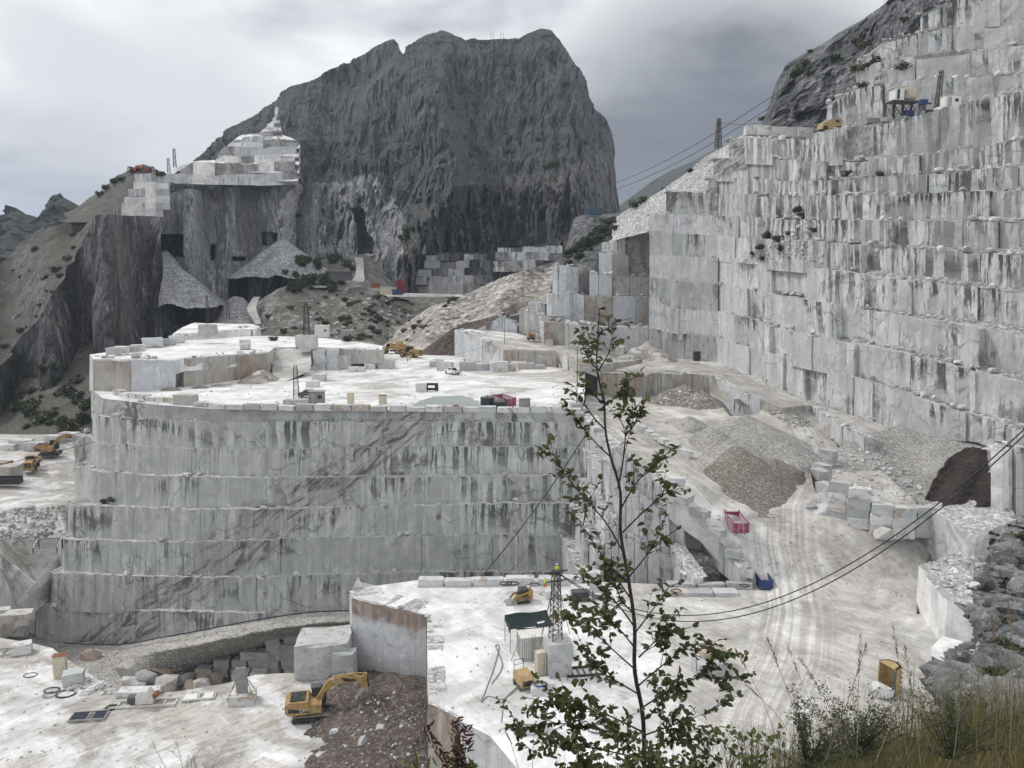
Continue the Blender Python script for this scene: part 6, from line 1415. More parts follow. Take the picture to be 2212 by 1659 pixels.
for x in (-1.2, 1.2): MB().box((x, 0, .1), (.2, .8, .2)).build('foot', M['steel'], t)
block(910, 846, -24, (2.3, 1.8, 1.8), .1, 'blk', 'pale cube block beside the black frame on the terrace')
def sieve(name, label, x, y, z, rz, w=4.0, h=2.6):
    t = thing(name, label, 'sieve', G(x, y, z), rz)
    b = MB()
    for i in range(14): b.box((-w/2 + w*i/13, 0, h*.75), (.07, 2.6, .1), rx=.45)
    b.build('grid', M['lattice'], t)
    f = MB()
    for s in (-1, 1): f.box((s*w/2, 0, h*.72), (.15, 2.8, .22), rx=.45)
    f.box((0, -1.2, h*.52), (w, .15, .2)).box((0, 1.2, h*.98), (w, .15, .2)).build('frame', M['steel'], t)
    for sx in (-w/2, w/2):
        MB().box((sx, 1.15, h*.5), (.16, .16, h)).build('leg', M['lattice'], t); MB().box((sx, -1.15, h*.26), (.16, .16, h*.52)).build('leg', M['lattice'], t)
sieve('gravel_sieve', 'tilted steel sieve above the grey heap by the sunken bay', 1609, 888, -30.2, .25); sieve('gravel_sieve', 'tilted steel sieve above the gravel bank on the terrace', 1220, 795, -24, .05); sieve('gravel_sieve', 'tilted steel sieve beside the left corner of the main wall', 104, 1190, -54, .1, 4.5, 2.2)
# generator on wheels, yellow
t = thing('generator', 'small yellow generator on the middle terrace', 'generator', G(1147, 735, -18.6), .2)
MB().prism([(-1.2, .9), (-1.2, 2.0), (-.8, 2.2), (.9, 2.2), (1.2, 1.8), (1.2, .9)], -.7, .7).build('body', M['cat'], t); MB().box((0, 0, .6), (2.2, 1.0, .5)).build('frame', M['black'], t); MB().box((.0, -.72, 1.3), (1.0, .03, .5)).build('grille', M['black'], t)
for x in (-.8, .8): MB().cyl((x, -.7, .35), (x, .7, .35), .35, n=10).build('wheel', M['rubber'], t)

# plateau: shed with canopy, pylon on its plinth, compressor
S0 = G(1140, 1432, -47)
t = thing('site_shed', 'white ribbed shed with ragged dark canopy on the plateau', 'shed', S0 + Vector((1.3, 2.2, 0)), .22)
MB().box((0, 0, 1.45), (4.8, 2.6, 2.9)).build('wall', M['corrug'], t)
r = MB(); r.box((0, 0, 2.96), (5.0, 2.8, .08)); rf = r.build('roof', M['corrug'], t)
rb = MB()
for i in range(13): rb.box((-2.4 + .4*i, 0, 3.02), (.08, 2.8, .06))
rb.build('rib', M['white_paint'], rf)
wr = MB()
for i in range(18): wr.box((-2.3 + .27*i, -1.31, 1.45), (.06, .03, 2.8))
for i in range(9): wr.box((-2.41, -1.2 + .3*i, 1.45), (.03, .06, 2.8))
wr.build('wall_rib', M['steel'], t)
MB().box((-2.43, .2, 1.1), (.05, .95, 2.1)).build('door', M['steel'], t)
ld = MB()
for s in (-.2, .2): ld.cyl((-.9 + s, -1.6, 0), (-.9 + s, -1.4, 3.4), .03, n=5)
for i in range(10): ld.cyl((-1.1, -1.6 + .02*i, .3 + .32*i), (-.7, -1.6 + .02*i, .3 + .32*i), .02, n=4)
ld.build('ladder', M['steel'], t)
# sagging torn canopy, a cloth with thickness on four posts
nx, ny = 16, 12; V = []; F = []
for j in range(ny + 1):
    for i in range(nx + 1):
        u, v = i/nx, j/ny; V.append((-3.3 + 5.6*u + .7*v*0, 1.0 + 3.4*v, 3.15 + .5*v - .55*math.sin(math.pi*u)*math.sin(math.pi*v) + .08*math.sin(9*u + 5*v)))
for j in range(ny):
    for i in range(nx):
        if 11 <= i <= 13 and 4 <= j <= 5: continue
        q = j*(nx + 1) + i; F.append((q, q + 1, q + nx + 2, q + nx + 1))
cl = mesh_obj('canopy', V, F, M['tarp'], t); so = cl.modifiers.new('thickness', 'SOLIDIFY'); so.thickness = .03
dr = MB()
Vd = []; 
for i in range(9): Vd += [(-3.3, 1.0 + .42*i, 3.15 + .06*i), (-3.32, 1.0 + .42*i, 2.5 + .06*i + (.25 if i % 3 == 0 else -.1*(i % 2)))]
dr.add(Vd, [(2*i, 2*i + 1, 2*i + 3, 2*i + 2) for i in range(8)]); d_ = dr.build('canopy_edge', M['tarp'], cl); so = d_.modifiers.new('thickness', 'SOLIDIFY'); so.thickness = .03
for (x, y) in ((-3.3, 4.3), (2.2, 4.3), (-3.3, 1.1)): MB().cyl((x, y, 0), (x, y, 3.5 if y > 2 else 3.1), .05, n=6).build('post', M['steel'], t)
MB().cyl((-3.6, -.8, 0), (-2.6, -.9, 2.6), .06, n=6).build('prop', M['steel'], t)
PL = G(1205, 1452, -47)
block(0, 0, 0, (2.9, 2.6, 2.2), .15, 'blk_grey', 'lower rough plinth block under the plateau pylon', world=PL); block(0, 0, 0, (3.0, 2.7, 2.0), .2, 'blk_grey', 'upper rough plinth block carrying the plateau pylon', world=PL + Vector((0, 0, 2.15)))
PT = PL + Vector((-.3, .2, 4.15)); PH = 8.4
lattice_tower('lattice_pylon', 'dark lattice pylon with crossarms on the plateau', PT, PH, 1.25, .7, bays=12, cross=True)
for i, (dx, dy) in enumerate(((-1.9, -1.4), (-1.6, 1.4), (1.8, 1.2))):
    cable('guy_wire', f'guy wire of the plateau pylon, {("front left", "rear left", "right")[i]} one', PT + Vector((0, 0, PH*.95)), PT + Vector((dx, dy, 0)), 0, .035, n=6, cat='wire')
t = thing('air_compressor', 'ochre compressor cart with hand rail beside the cream cabinet', 'compressor', G(1131, 1482, -47), -1.2)
MB().prism([(-1.3, .5), (-1.3, 1.5), (-.9, 1.75), (.9, 1.75), (1.3, 1.4), (1.3, .5)], -.8, .8).build('body', M['cat_old'], t); MB().box((1.31, 0, .95), (.04, 1.1, .6)).build('grille', M['black'], t)
for x in (-.8, .8):
    for y in (-.8, .8): MB().cyl((x, y - .12, .35), (x, y + .12, .35), .35, n=10).build('wheel', M['rubber'], t)
h = MB()
for y in (-.6, .6): h.cyl((-1.4, y, .6), (-1.5, y, 2.6), .04, n=5)
h.cyl((-1.5, -.6, 2.6), (-1.5, .6, 2.6), .04, n=5).cyl((-1.47, -.6, 2.0), (-1.47, .6, 2.0), .03, n=5).build('hand_rail', M['black'], t)
t = thing('black_generator', 'black box generator behind the pylon near the parapet', 'generator', G(1253, 1296, -47), .1)
MB().box((0, 0, .75), (2.4, 1.5, 1.2)).build('body', M['black'], t); MB().box((0, 0, 1.4), (2.2, 1.4, .1)).build('lid', M['lid'], t); MB().box((0, 0, .1), (2.6, 1.6, .2)).build('skid', M['lattice'], t)
t = thing('open_shelf', 'black open steel rack beside the black generator', 'rack', G(1290, 1293, -47), .05)
for x in (-.7, .7):
    for y in (-.4, .4): MB().box((x, y, .65), (.08, .08, 1.3)).build('leg', M['black'], t)
MB().box((0, 0, 1.1), (1.5, .9, .06)).box((0, 0, .4), (1.5, .9, .06)).build('shelf', M['steel'], t)
t = thing('barrow_block_saw', 'grey slab frame lying right of the pylon plinth', 'frame', G(1262, 1452, -47), .15)
f = MB(); f.box((0, -1.0, .15), (4.6, .18, .25)).box((0, 1.0, .15), (4.6, .18, .25))
f.build('rail', M['black'], t); f = MB()
for i in range(7): f.box((-2.2 + .73*i, 0, .12), (.14, 2.0, .12))
f.build('sleeper', M['lid'], t)
block(1145, 1575, -47, (3.4, 2.0, 1.1), .05, 'blk', 'bluish slab with drill holes at the front of the plateau'); block(1158, 1500, -47, (1.2, .9, .9), .1, 'blk', 'small white block carrying a jug'); block(1168, 1487, -47, (2.4, 1.7, .9), .2, 'blk', 'low white block with a blue hose coil on it'); block(1530, 1452, -47, (3.3, 2.4, 1.6), .2, 'blk_grey', 'grey block half hidden by the sapling leaves'); block(1538, 1440, -47, (3.2, 1.8, .8), .25, 'blk_rust', 'rust brown slab on the half hidden grey block', lift=1.6)
# loader bucket standing on its side
t = thing('loader_bucket', 'ochre ribbed loader bucket standing on its side', 'bucket', G(1919, 1492, -47), .6)
b = MB(); prof = [(0, 0), (1.3, .1), (1.9, .9), (1.7, 1.9), (.6, 2.4), (.55, 2.25), (1.5, 1.8), (1.65, .95), (1.15, .3), (0, .2)]; pr = [(p[0] - .9, p[1] - 1.2) for p in prof]
b.prism(pr, 0, 3.3, 'xy'); b.prism([(-.9, -1.2), (.4, -1.1), (1.0, -.3), (.8, .7), (-.3, 1.2)], 0, .1, 'xy'); b.prism([(-.9, -1.2), (.4, -1.1), (1.0, -.3), (.8, .7), (-.3, 1.2)], 3.2, 3.3, 'xy'); b.build('shell', M['cat_old'], t)
r = MB()
for i in range(6): r.prism([(.4, -1.35), (1.2, -.4), (.95, .85), (.8, .8), (1.0, -.35), (.3, -1.15)], .2 + .58*i, .34 + .58*i, 'xy')
r.build('rib', M['cat'], t); MB().prism([(-1.6, -1.35), (-.8, -1.25), (-.8, -1.1), (-1.6, -1.2)], 0, 3.3, 'xy').build('cutting_edge', M['lid'], t)

# lower floor: board monument, saw, frames, hoses
t = thing('board_monument', 'grey board braced upright on a white block on the lower floor', 'monument', G(524, 1515, -57), .12)
bb = bpy.data.objects.new('base_block', BM_['blk', 1]); bb.scale = (3.4, 2.4, 1.3); bb.location = (0, 0, .62); link(bb, t)
MB().box((0, 0, 3.0), (1.5, .3, 3.7)).build('board', M['wood'], t)
for s in (-1, 1):
    for y in (-.8, .8): MB().cyl((s*1.5, y, 1.25), (s*.7, y*.1, 3.2), .05, n=5).build('brace', M['black'], t)
MB().cyl((.72, 0, 1.2), (.72, 0, 5.0), .05, n=5).build('brace', M['black'], t)
t = thing('wire_saw', 'dusty wire saw machine on its rails on the lower floor', 'saw machine', G(318, 1522, -57), .12)
rl = MB()
for y in (-.8, .8): rl.box((0, y, .25), (7.6, .15, .3))
for i in range(6): rl.box((-3.7 + 1.48*i, 0, .12), (.18, 1.8, .18))
rl.build('rail', M['corrug'], t)
MB().prism([(-1.2, .5), (-1.2, 1.6), (-.4, 2.3), (.3, 2.2), (1.0, 1.3), (1.0, .5)], -.8, .8).build('body', M['corrug'], t); MB().cyl((-.2, -1.0, 1.6), (-.2, -.8, 1.6), .8, n=18).build('flywheel', M['corrug'], t); MB().cyl((1.2, -.5, 1.4), (1.2, .5, 1.4), .35, n=10).build('motor', M['rust'], t); MB().box((-1.9, 0, .9), (.9, .9, .9)).build('control_box', M['lid'], t)
def frame(name, label, x, y, rz, L, W, mat, panel=None):
    t = thing(name, label, 'frame', G(x, y, -57), rz); f = MB()
    for s in (-1, 1): f.box((0, s*W/2, .25), (L, .14, .22))
    for i in range(5): f.box((-L/2 + L*i/4, 0, .2), (.14, W, .16))
    f.build('rail', M[mat], t)
    for s in (-1, 1):
        for k in (-.3, .3): MB().box((k*L, s*W/2, .07), (.3, .2, .14)).build('foot', M[mat], t)
    if panel: MB().box((-L*.25, 0, .33), (L*.42, W*.85, .04)).box((L*.3, 0, .33), (L*.3, W*.85, .04)).build('panel', M[panel], t)
frame('rail_frame', 'pale rail frame right of the wire saw', 430, 1508, .18, 4.2, 1.5, 'corrug', 'white_paint'); frame('panel_rack', 'grey steel frame with dark panels nearest on the lower floor', 192, 1550, .12, 4.4, 2.0, 'steel', 'navy'); frame('ladder_frame', 'grey frame lying at the left edge of the lower floor', 8, 1412, .3, 5, 2.4, 'steel')
block(300, 1500, -57, (5.5, 1.8, .8), .05, 'blk', 'long white slab behind the wire saw'); block(160, 1476, -57, (2.6, 1.9, 1.8), .4, 'blk', 'white block beside the tall cream cabinet'); block(48, 1410, -57, (2.6, 1.9, 1.5), .4, 'blk', 'white block behind the hoses at the left of the lower floor')
for i, (x, y, z, r_, c, m, lab) in enumerate([(112, 1492, -57, 1.0, 3, 'cable', 'black hose coil left of the rubble on the lower floor'), (142, 1500, -57, 1.3, 4, 'cable', 'big black hose coil in front of the rubble'), (108, 1502, -57, .9, 3, 'cable_grey', 'yellowish hose coil on the lower floor'), (66, 1460, -57, .9, 3, 'cable', 'dark hose coil left of the cream cabinet'), (242, 1530, -57, .8, 5, 'cable', 'dense dark coil beside the steel frame'), (1092, 1262, -45.7, .9, 4, 'cable', 'left black hose coil on the plateau parapet'), (1108, 1262, -45.7, .9, 4, 'cable', 'right black hose coil on the plateau parapet'), (1155, 1264, -45.7, .8, 2, 'cable', 'thin black hose ring on the plateau parapet'), (1168, 1480, -46, .75, 4, 'blue', 'blue hose coil on the low white block'), (1176, 1285, -47, .7, 2, 'cable_grey', 'grey hose ring behind the track loader'), (1292, 1575, -47, 1.2, 4, 'cable_grey', 'pale hose coil at the front of the plateau'), (1608, 1266, -46, .7, 3, 'cable', 'dark hose coil on the low parapet beside the blue skip'), (1460, 1277, -46.4, .8, 2, 'cable', 'dark ring lying on the flat tan slab'), (1185, 1440, -47, .6, 3, 'cable', 'dark hose coil beside the tower cabinet')]):
    coil('hose_coil', lab, G(x, y, z), r_, .055, c, M[m])
def lay(name, label, pts, z, r, mat, cat='hose'):
    W = [G(p[0], p[1], p[2] if len(p) > 2 else z) + Vector((0, 0, r)) for p in pts]; P = []
    for i in range(len(W) - 1):
        a, b, c, d = W[max(0, i - 1)], W[i], W[i + 1], W[min(len(W) - 1, i + 2)]
        for k in range(6):
            u = k/6; P.append(.5*((2*b) + (c - a)*u + (2*a - 5*b + 4*c - d)*u*u + (3*b - a - 3*c + d)*u**3))
    P.append(W[-1]); return tag(MB().tube(P, r, 5).build(name, M[mat], None, True), label, cat)
lay('air_hose', 'grey air hose looping across the plateau', [(1062, 1478), (1085, 1440), (1072, 1400), (1070, 1395), (1078, 1398), (1068, 1440), (1050, 1490), (1040, 1518), (1055, 1505), (1085, 1512), (1100, 1500), (1122, 1480)], -47, .06, 'cable_grey')
lay('air_hose', 'grey air hose running to the front rim of the plateau', [(1122, 1485), (1105, 1500), (1090, 1515), (1083, 1560)], -47, .05, 'cable_grey'); lay('water_hose', 'dark blue hose along the foot of the main wall', [(p[0], p[1], p[2] + .25) for p in [zw(137, 1390, 8.6), zw(200, 1393, 8.6), zw(273, 1392, 8.6), zw(350, 1378, 8.6), zw(433, 1363, 8.6), zw(500, 1350, 8.6), zw(573, 1337, 8.6), zw(667, 1324, 7.8), zw(755, 1320, 7.8)]], 0, .11, 'navy')
# people
for (x, y, z, rz, top, legs, lean, lab) in [(840, 792, -24, 2, 'orange', 'orange', 0, 'worker in orange standing left of the wheel loader'), (880, 782, -24, 1, 'hivis', 'navy', 0, 'worker in yellow vest at the loader, left of the pair'), (885, 780, -24, 2.4, 'hivis', 'navy', 0, 'worker in yellow vest at the loader, right of the pair'), (945, 791, -24, .6, 'grey', 'navy', .25, 'worker in grey bending behind the pickup'), (1003, 787, -24, .2, 'navy', 'grey', 0, 'worker in dark clothes behind the blocks right of the pickup'), (994, 801, -24, 3, 'hivis', 'hivis', .15, 'worker in full yellow beside the pickup'), (1178, 1272, -47, 1.8, 'hivis', 'orange', .7, 'worker in orange trousers bending at the plateau parapet')]:
    person(G(x, y, z), rz, lab, top, legs, lean=lean)
person(PT + Vector((.1, .3, PH - 1.0)), 1.6, 'worker in yellow vest working at the top of the pylon', 'hivis', 'navy', lean=.2, arm=.35)
# other masts and pylons
TB = G(641, 884, -24)
block(0, 0, 0, (4.4, 2.2, 1.4), 0, 'blk_tan', 'rough plinth block under the terrace rim pylon', world=G(640, 878, -24)); lattice_tower('lattice_pylon', 'dark lattice pylon standing on the terrace rim', G(640, 876, -24) + Vector((0, .3, 1.35)), 6.2, 1.0, .6, bays=8, cross=False)
bl = block(0, 0, 0, (5.0, 3.4, 3.6), 0, 'blk', 'two tone plinth block under the mast on the block terrace', world=G(663, 753, -18.5)); lattice_tower('lattice_mast', 'dark lattice mast on the plinth block behind the block stack', G(663, 753, -18.5) + Vector((0, .5, 3.6)), 8.5, 1.6, .8, bays=8, cross=True, legs_r=.1)
block(0, 0, 0, (4.4, 3.0, 3.0), 0, 'blk_grey', 'plinth block on the upper block terrace', world=G(450, 724, -16)); lattice_tower('lattice_mast', 'thin lattice mast on the far upper block terrace', G(450, 724, -16) + Vector((0, .3, 3)), 8, .8, .4, bays=7, legs_r=.09)
lattice_tower('lattice_mast', 'leaning lattice mast at the foot of the right wall', G(1530, 776, -24) + Vector((0, 0, 1.4)), 9, .9, .5, bays=12, legs_r=.07); lattice_tower('lattice_mast', 'lattice cable pylon on the skyline shoulder', H(1551, 322, 250), 9.2, 1.6, .8, bays=9, legs_r=.12, cross=False)
lattice_tower('lattice_mast', 'leaning lattice mast on the upper right ledge', H(2024, 240, 178), 8.5, .9, .6, bays=9, legs_r=.09, tilt=.05); lattice_tower('lattice_mast', 'lattice mast before the tall cave gravel', H(493, 692, 300), 10, 1.4, .6, bays=8, legs_r=.12)
cabinet('dark_box', 'black box standing at the foot of the right wall', G(1505, 779, -24), .1, 1.8, 1.2, 2.6, 'black', cat='box')
for i, (x, y, z, hh, zb) in enumerate([(1090, 752, -20.2, 7.5, 0), (1246, 886, -24, 10.5, 0)]):
    block(0, 0, 0, (2.2, 1.8, 1.3), .1, 'blk_grey', ('plinth block of the thin pole on the middle terrace', 'plinth block of the thin pole at the terrace corner')[i], world=G(x, y, z)); o = MB().cyl((0, 0, 0), (0, 0, hh), .09, .06, n=6).build('pole', M['cable'], None); o.location = G(x, y, z) + Vector((0, 0, 1.2)); tag(o, ('thin dark pole on the middle terrace', 'thin dark pole at the corner of the terrace')[i], 'pole')
# platform house on the upper right ledge
pp = H(1948, 255, 184); t = thing('platform_house', 'white cabin and tank on a braced steel platform, upper right ledge', 'platform', pp + Vector((0, 0, 0)), .1)
for x in (-3.2, -1.0, 1.1, 3.2):
    for y in (-1.5, 1.5): MB().box((x, y, 1.7), (.28, .28, 3.4)).build('leg', M['lattice'], t)
br = MB()
for x in (-3.2, -1.0, 1.1):
    for y in (-1.5, 1.5): br.cyl((x, y, .2), (x + 2.1, y, 3.2), .06, n=4).cyl((x + 2.1, y, .2), (x, y, 3.2), .06, n=4)
br.build('bracing', M['lattice'], t); MB().box((0, 0, 3.5), (7.0, 3.6, .25)).build('deck', M['lid'], t)
MB().box((-1.6, 0, 5.1), (2.2, 2.4, 2.9)).build('cabin', M['white_paint'], t); MB().box((-1.6, 0, 6.65), (3.0, 3.0, .18), ry=-.08).build('cabin_roof', M['corrug'], t); MB().box((-1.9, -1.22, 5.0), (.6, .05, 2.2)).build('door', M['black'], t)
MB().cyl((1.7, 0, 4.4), (1.7, 0, 6.9), 1.35, n=16).cyl((1.7, 0, 4.4), (1.7, 0, 3.7), 1.35, .5, n=16).build('tank', M['cream'], t)
hr = MB()
for x in np.linspace(-.3, 3.3, 6): hr.cyl((x, -1.75, 3.6), (x, -1.75, 4.7), .05, n=4)
for z in (4.15, 4.7): hr.cyl((-.3, -1.75, z), (3.3, -1.75, z), .05, n=4)
hr.build('handrail', M['cream'], t); MB().box((.8, -1.2, .8), (2.2, 1.2, 1.2)).build('tank_box', M['blue'], t)
t = thing('blue_pump', 'blue pump machine right of the platform house', 'pump', H(1992, 247, 180), 0); MB().cyl((0, 0, 0), (0, 0, 2.0), .8, .6, n=10).build('base', M['lid'], t); MB().box((0, 0, 2.6), (1.6, 1.2, 1.1)).cyl((.5, 0, 2.5), (1.9, 0, 2.3), .2, n=8).build('motor', M['blue'], t); MB().box((1.6, 0, .5), (1.4, 1.2, .9)).build('housing', M['lid'], t)
t = thing('old_loader', 'ochre machine body half hidden on the upper right ledge', 'machine', H(1792, 283, 198), .2); MB().prism([(-2.8, .3), (-2.6, 1.6), (-.5, 2.6), (2.0, 3.0), (2.6, 2.2), (2.6, .3)], -1.2, 1.2).build('body', M['cat_old'], t); MB().box((-1.9, 0, .5), (1.2, 2.6, 1.0)).box((1.6, 0, .5), (1.2, 2.6, 1.0)).build('track', M['black'], t); MB().box((1.3, -1.22, 2.2), (1.0, .04, .6)).build('window', M['glass'], t)
cabin('ledge_cabin', 'small white cabin on the far right ledge', 'cabin', H(2052, 233, 175), .0, 3.4, 2, 2.4, 'white_paint')
t = thing('steel_bin', 'low grey steel bin on the upper right ledge', 'bin', H(1888, 268, 188), .2); MB().box((0, -.9, .6), (5, .1, 1.2)).box((0, .9, .6), (5, .1, 1.2)).box((-2.5, 0, .6), (.1, 1.8, 1.2)).box((2.5, 0, .6), (.1, 1.8, 1.2)).build('side', M['steel'], t); MB().box((0, 0, .1), (5, 1.8, .1)).build('floor_plate', M['lid'], t)
row_r = [(1624, 292), (1650, 294), (1680, 296), (1710, 297), (1738, 298)]
for i, (x, y) in enumerate(row_r): block(0, 0, 0, (4.0, 2.2, 2.6), .03, 'blk', f'{("first", "second", "third", "fourth", "fifth")[i]} big block from the left on the skyline ledge', 'blocks on the skyline ledge', world=H(x, y, 222 - i*1.2))
# far buildings
cabin('white_hut', 'white hut with pitched roof behind the lattice mast', 'hut', H(697, 728, 282), .1, 5, 4, 4.2, 'white_paint', door=False); cabin('grey_hut', 'small grey hut at the back of the terrace', 'hut', H(751, 738, 274), .05, 4.5, 3, 4, 'wood', 'steel', door=False)
cabin('red_roof_hut', 'dark hut with red roof on the rubble slope', 'hut', H(738, 606, 345), .1, 9, 4, 4, 'lid', 'rust', door=False, overhang=.6); cabin('rusty_hut', 'small rusty shed beside the white track', 'hut', H(812, 622, 338), .1, 4, 2.5, 2.2, 'rust', 'lid', door=False); cabin('yard_hut', 'low cream hut at the end of the far yard', 'hut', H(842, 636, 338), 0, 8, 3, 3, 'cream', 'corrug', door=False)
M['red'] = mat_plain('red_paint', (.22, .025, .03), .6); M['teal'] = mat_plain('teal_paint', (.05, .11, .15), .6)
def container(label, p, rz, L, W, Hh, mat):
    t = thing('steel_container', label, 'container', p, rz); b = MB().box((0, 0, Hh/2), (L, W, Hh)).build('body', M[mat], t); r = MB()
    for i in range(9): r.box((-L/2 + L*(i + .5)/9, -W/2 - .05, Hh/2), (L/24, .1, Hh*.9))
    r.build('rib', M[mat], t); f = MB()
    for x in (-L/2, L/2):
        for y in (-W/2, W/2): f.box((x, y, Hh/2), (.2, .2, Hh + .1))
    f.build('corner_post', M[mat], t)
container('tall red container in the far yard', H(866, 634, 336), 0, 3, 3, 5.5, 'red'); container('blue container beside the cream hut in the far yard', H(859, 637, 334), 0, 4, 2.5, 2.4, 'blue'); container('blue container on the ledge under the mountain edge', H(1284, 464, 300), .1, 5.5, 2.5, 2.4, 'teal'); container('dark blue container on the skyline shoulder', H(1440, 416, 262), .1, 3, 2, 1.6, 'blue')
t = thing('orange_digger', 'orange red excavator on the knoll of the high quarry', 'excavator', H(312, 374, 376), 2.9); t.scale = (.75,)*3; track_frame(t, 1.2); track_frame(t, -1.2); MB().prism([(-3, 1.2), (-3, 2.8), (0, 3.0), (.4, 1.2)], -1.4, 1.4).build('body', M['red'], t); MB().box((.6, .7, 2.4), (1.3, 1.2, 2)).build('cab', M['black'], t); MB().tube([(.6, 0, 2), (3.2, 0, 5), (6, 0, 4.6), (7.5, 0, 1.5)], .4, 6).build('boom', M['orange'], t)
for i, (x, y, Y, hh) in enumerate([(378, 362, 392, 9), (365, 374, 384, 7), (333, 392, 352, 6), (250, 464, 345, 12)]): lattice_tower('lattice_mast', ('tallest', 'middle', 'lowest', 'slender')[i] + ' lattice mast of the high left quarry', H(x, y, Y), hh, 1.4, .9, bays=6, legs_r=.16, mat='steel' if i else 'blue')
for i, x in enumerate((1063, 1084)):
    o = MB().cyl((-1.2, 0, 0), (-1.2, 0, 9), .25, n=4).cyl((1.6, 0, 0), (1.6, 0, 9), .25, n=4).cyl((-1.2, 0, 6), (1.6, 0, 6), .2, n=4).build('power_pylon', M['steel']); o.location = H(x, 88, 818); tag(o, ('left', 'right')[i] + ' power pylon on the mountain ridge', 'pylon')
# cables
A = PT + Vector((.4, 0, PH - .2))
for i in range(2): cable('haul_cable', ('upper', 'lower')[i] + ' of the two black cables sweeping up to the right', A + Vector((0, .5*i, -.25*i)), H(2262, 880 + 12*i, 58), 10.2 + .55*i, .055, n=60)
cable('slack_cable', 'dark cable slanting down from the terrace corner to the parapet', H(1274, 925, 124), G(1040, 1246, -45.8), 1.0, .09)
cable('long_cable', 'thin cable crossing in front of the main wall', H(790, 780, 205), H(-120, 1032, 138), 1.5, .06, n=50); cable('rope_line', 'thin cable hanging over the middle terrace', H(880, 790, 205), H(1420, 600, 205), 2.5, .035, n=40)
for i in range(2): cable('overhead_line', ('upper', 'lower')[i] + ' overhead line coming down from the skyline pylon', H(1700, 186 + 22*i, 238), H(1320, 398 + 14*i, 420), 3, .11, n=30)
cable('ledge_line', 'overhead line from the skyline pylon to the crag', H(1552, 264, 250), H(1660, 262, 225), .8, .06)
# pond
M['pond'] = mat_plain('pond_water', (.47, .51, .50), .12, var=.05, scale=.2, spec=.5)
struct(patch('pond', [(886, 880, -23.88), (905, 866, -23.88), (935, 857, -23.88), (995, 854, -23.88), (1020, 860, -23.88), (1034, 872, -23.88), (1046, 884, -23.88), (1000, 886.5, -23.88), (930, 886, -23.88)], M['pond'], res=3, bump=0))
# ---------------------------------------------------------------- vegetation
def mat_leaf(name, c1, c2, trans=.25):
    m, nt, b = newmat(name); g = NT(nt); oi = g.node('ShaderNodeObjectInfo').outputs['Random']; P = g.pos()
    f = g.math('ADD', g.mul(oi, .6), g.mul(g.rng(g.noise(P, 9., 2), .3, .7), .4))
    col = g.mix(f, c1, c2); nt.links.new(col, b.inputs['Base Color']); b.inputs['Roughness'].default_value = .5
    tr = nt.nodes.new('ShaderNodeBsdfTranslucent'); nt.links.new(col, tr.inputs[0]); ms = nt.nodes.new('ShaderNodeMixShader'); ms.inputs[0].default_value = trans
    out = [n for n in nt.nodes if n.type == 'OUTPUT_MATERIAL'][0]; nt.links.new(b.outputs[0], ms.inputs[1]); nt.links.new(tr.outputs[0], ms.inputs[2]); nt.links.new(ms.outputs[0], out.inputs[0])
    return m
M['leaf'] = mat_leaf('leaf_alder', (.045, .058, .020), (.125, .135, .048), .35); M['leaf_light'] = mat_leaf('leaf_light', (.06, .085, .02), (.13, .15, .05)); M['bark'] = mat_plain('bark', (.045, .038, .034), .9, var=.3, scale=20)
M['bush'] = mat_leaf('leaf_scrub', (.024, .034, .015), (.062, .072, .030), .1); M['bush_dry'] = mat_leaf('leaf_scrub_dry', (.07, .062, .04), (.12, .10, .06), .1)
M['grass'] = mat_leaf('grass_blade', (.09, .10, .032), (.21, .19, .08)); M['grass_dry'] = mat_leaf('grass_dry', (.24, .17, .10), (.36, .27, .17)); M['seed'] = mat_leaf('grass_plume', (.19, .13, .09), (.27, .20, .15)); M['red_leaf'] = mat_leaf('leaf_red', (.05, .02, .016), (.09, .035, .02)); M['twig'] = mat_plain('twig', (.075, .062, .052), .9, var=.2, scale=20)

RV = random.Random(11)
def leaf_geo(L=1.0, W=.55, fold=.14, curl=.15, n=5):
    V = []; F = []
    for i in range(n + 1):
        t = i/n; w = W*.5*math.sin(math.pi*min(1, t**.85*.97 + .02))**.8 if 0 < t < 1 else .0
        z = -curl*t*t*L; V += [(t*L, -w*L, z + fold*w*L), (t*L, 0, z), (t*L, w*L, z + fold*w*L)]
    for i in range(n):
        a = 3*i; F += [(a, a + 1, a + 4, a + 3), (a + 1, a + 2, a + 5, a + 4)]
    return np.array(V), F
LEAVES = []
for i in range(5):
    V, F = leaf_geo(1, (.5, .62, .55, .66, .45)[i], (.3, .1, .5, .2, .7)[i], (.2, .05, .35, .5, .1)[i], 4)
    me = bpy.data.meshes.new('leaf'); me.from_pydata(V.tolist(), [], F); me.polygons.foreach_set('use_smooth', [True]*len(F)); me.materials.append(M['leaf']); LEAVES.append((me, V, F))
def rot_leaf(d):
    x = Vector(d).normalized(); up = Vector((RV.uniform(-.6, .6), RV.uniform(-.8, .2), RV.uniform(.3, 1))); y = up.cross(x)
    if y.length < 1e-3: y = x.orthogonal()
    y.normalize(); z = x.cross(y); return Matrix((x, y, z)).transposed()
def catmull(W, k=5):
    P = []
    for i in range(len(W) - 1):
        a, b, c, d = W[max(0, i - 1)], W[i], W[i + 1], W[min(len(W) - 1, i + 2)]
        for q in range(k): u = q/k; P.append(.5*((2*b) + (c - a)*u + (2*a - 5*b + 4*c - d)*u*u + (3*b - a - 3*c + d)*u**3))
    P.append(W[-1]); return P
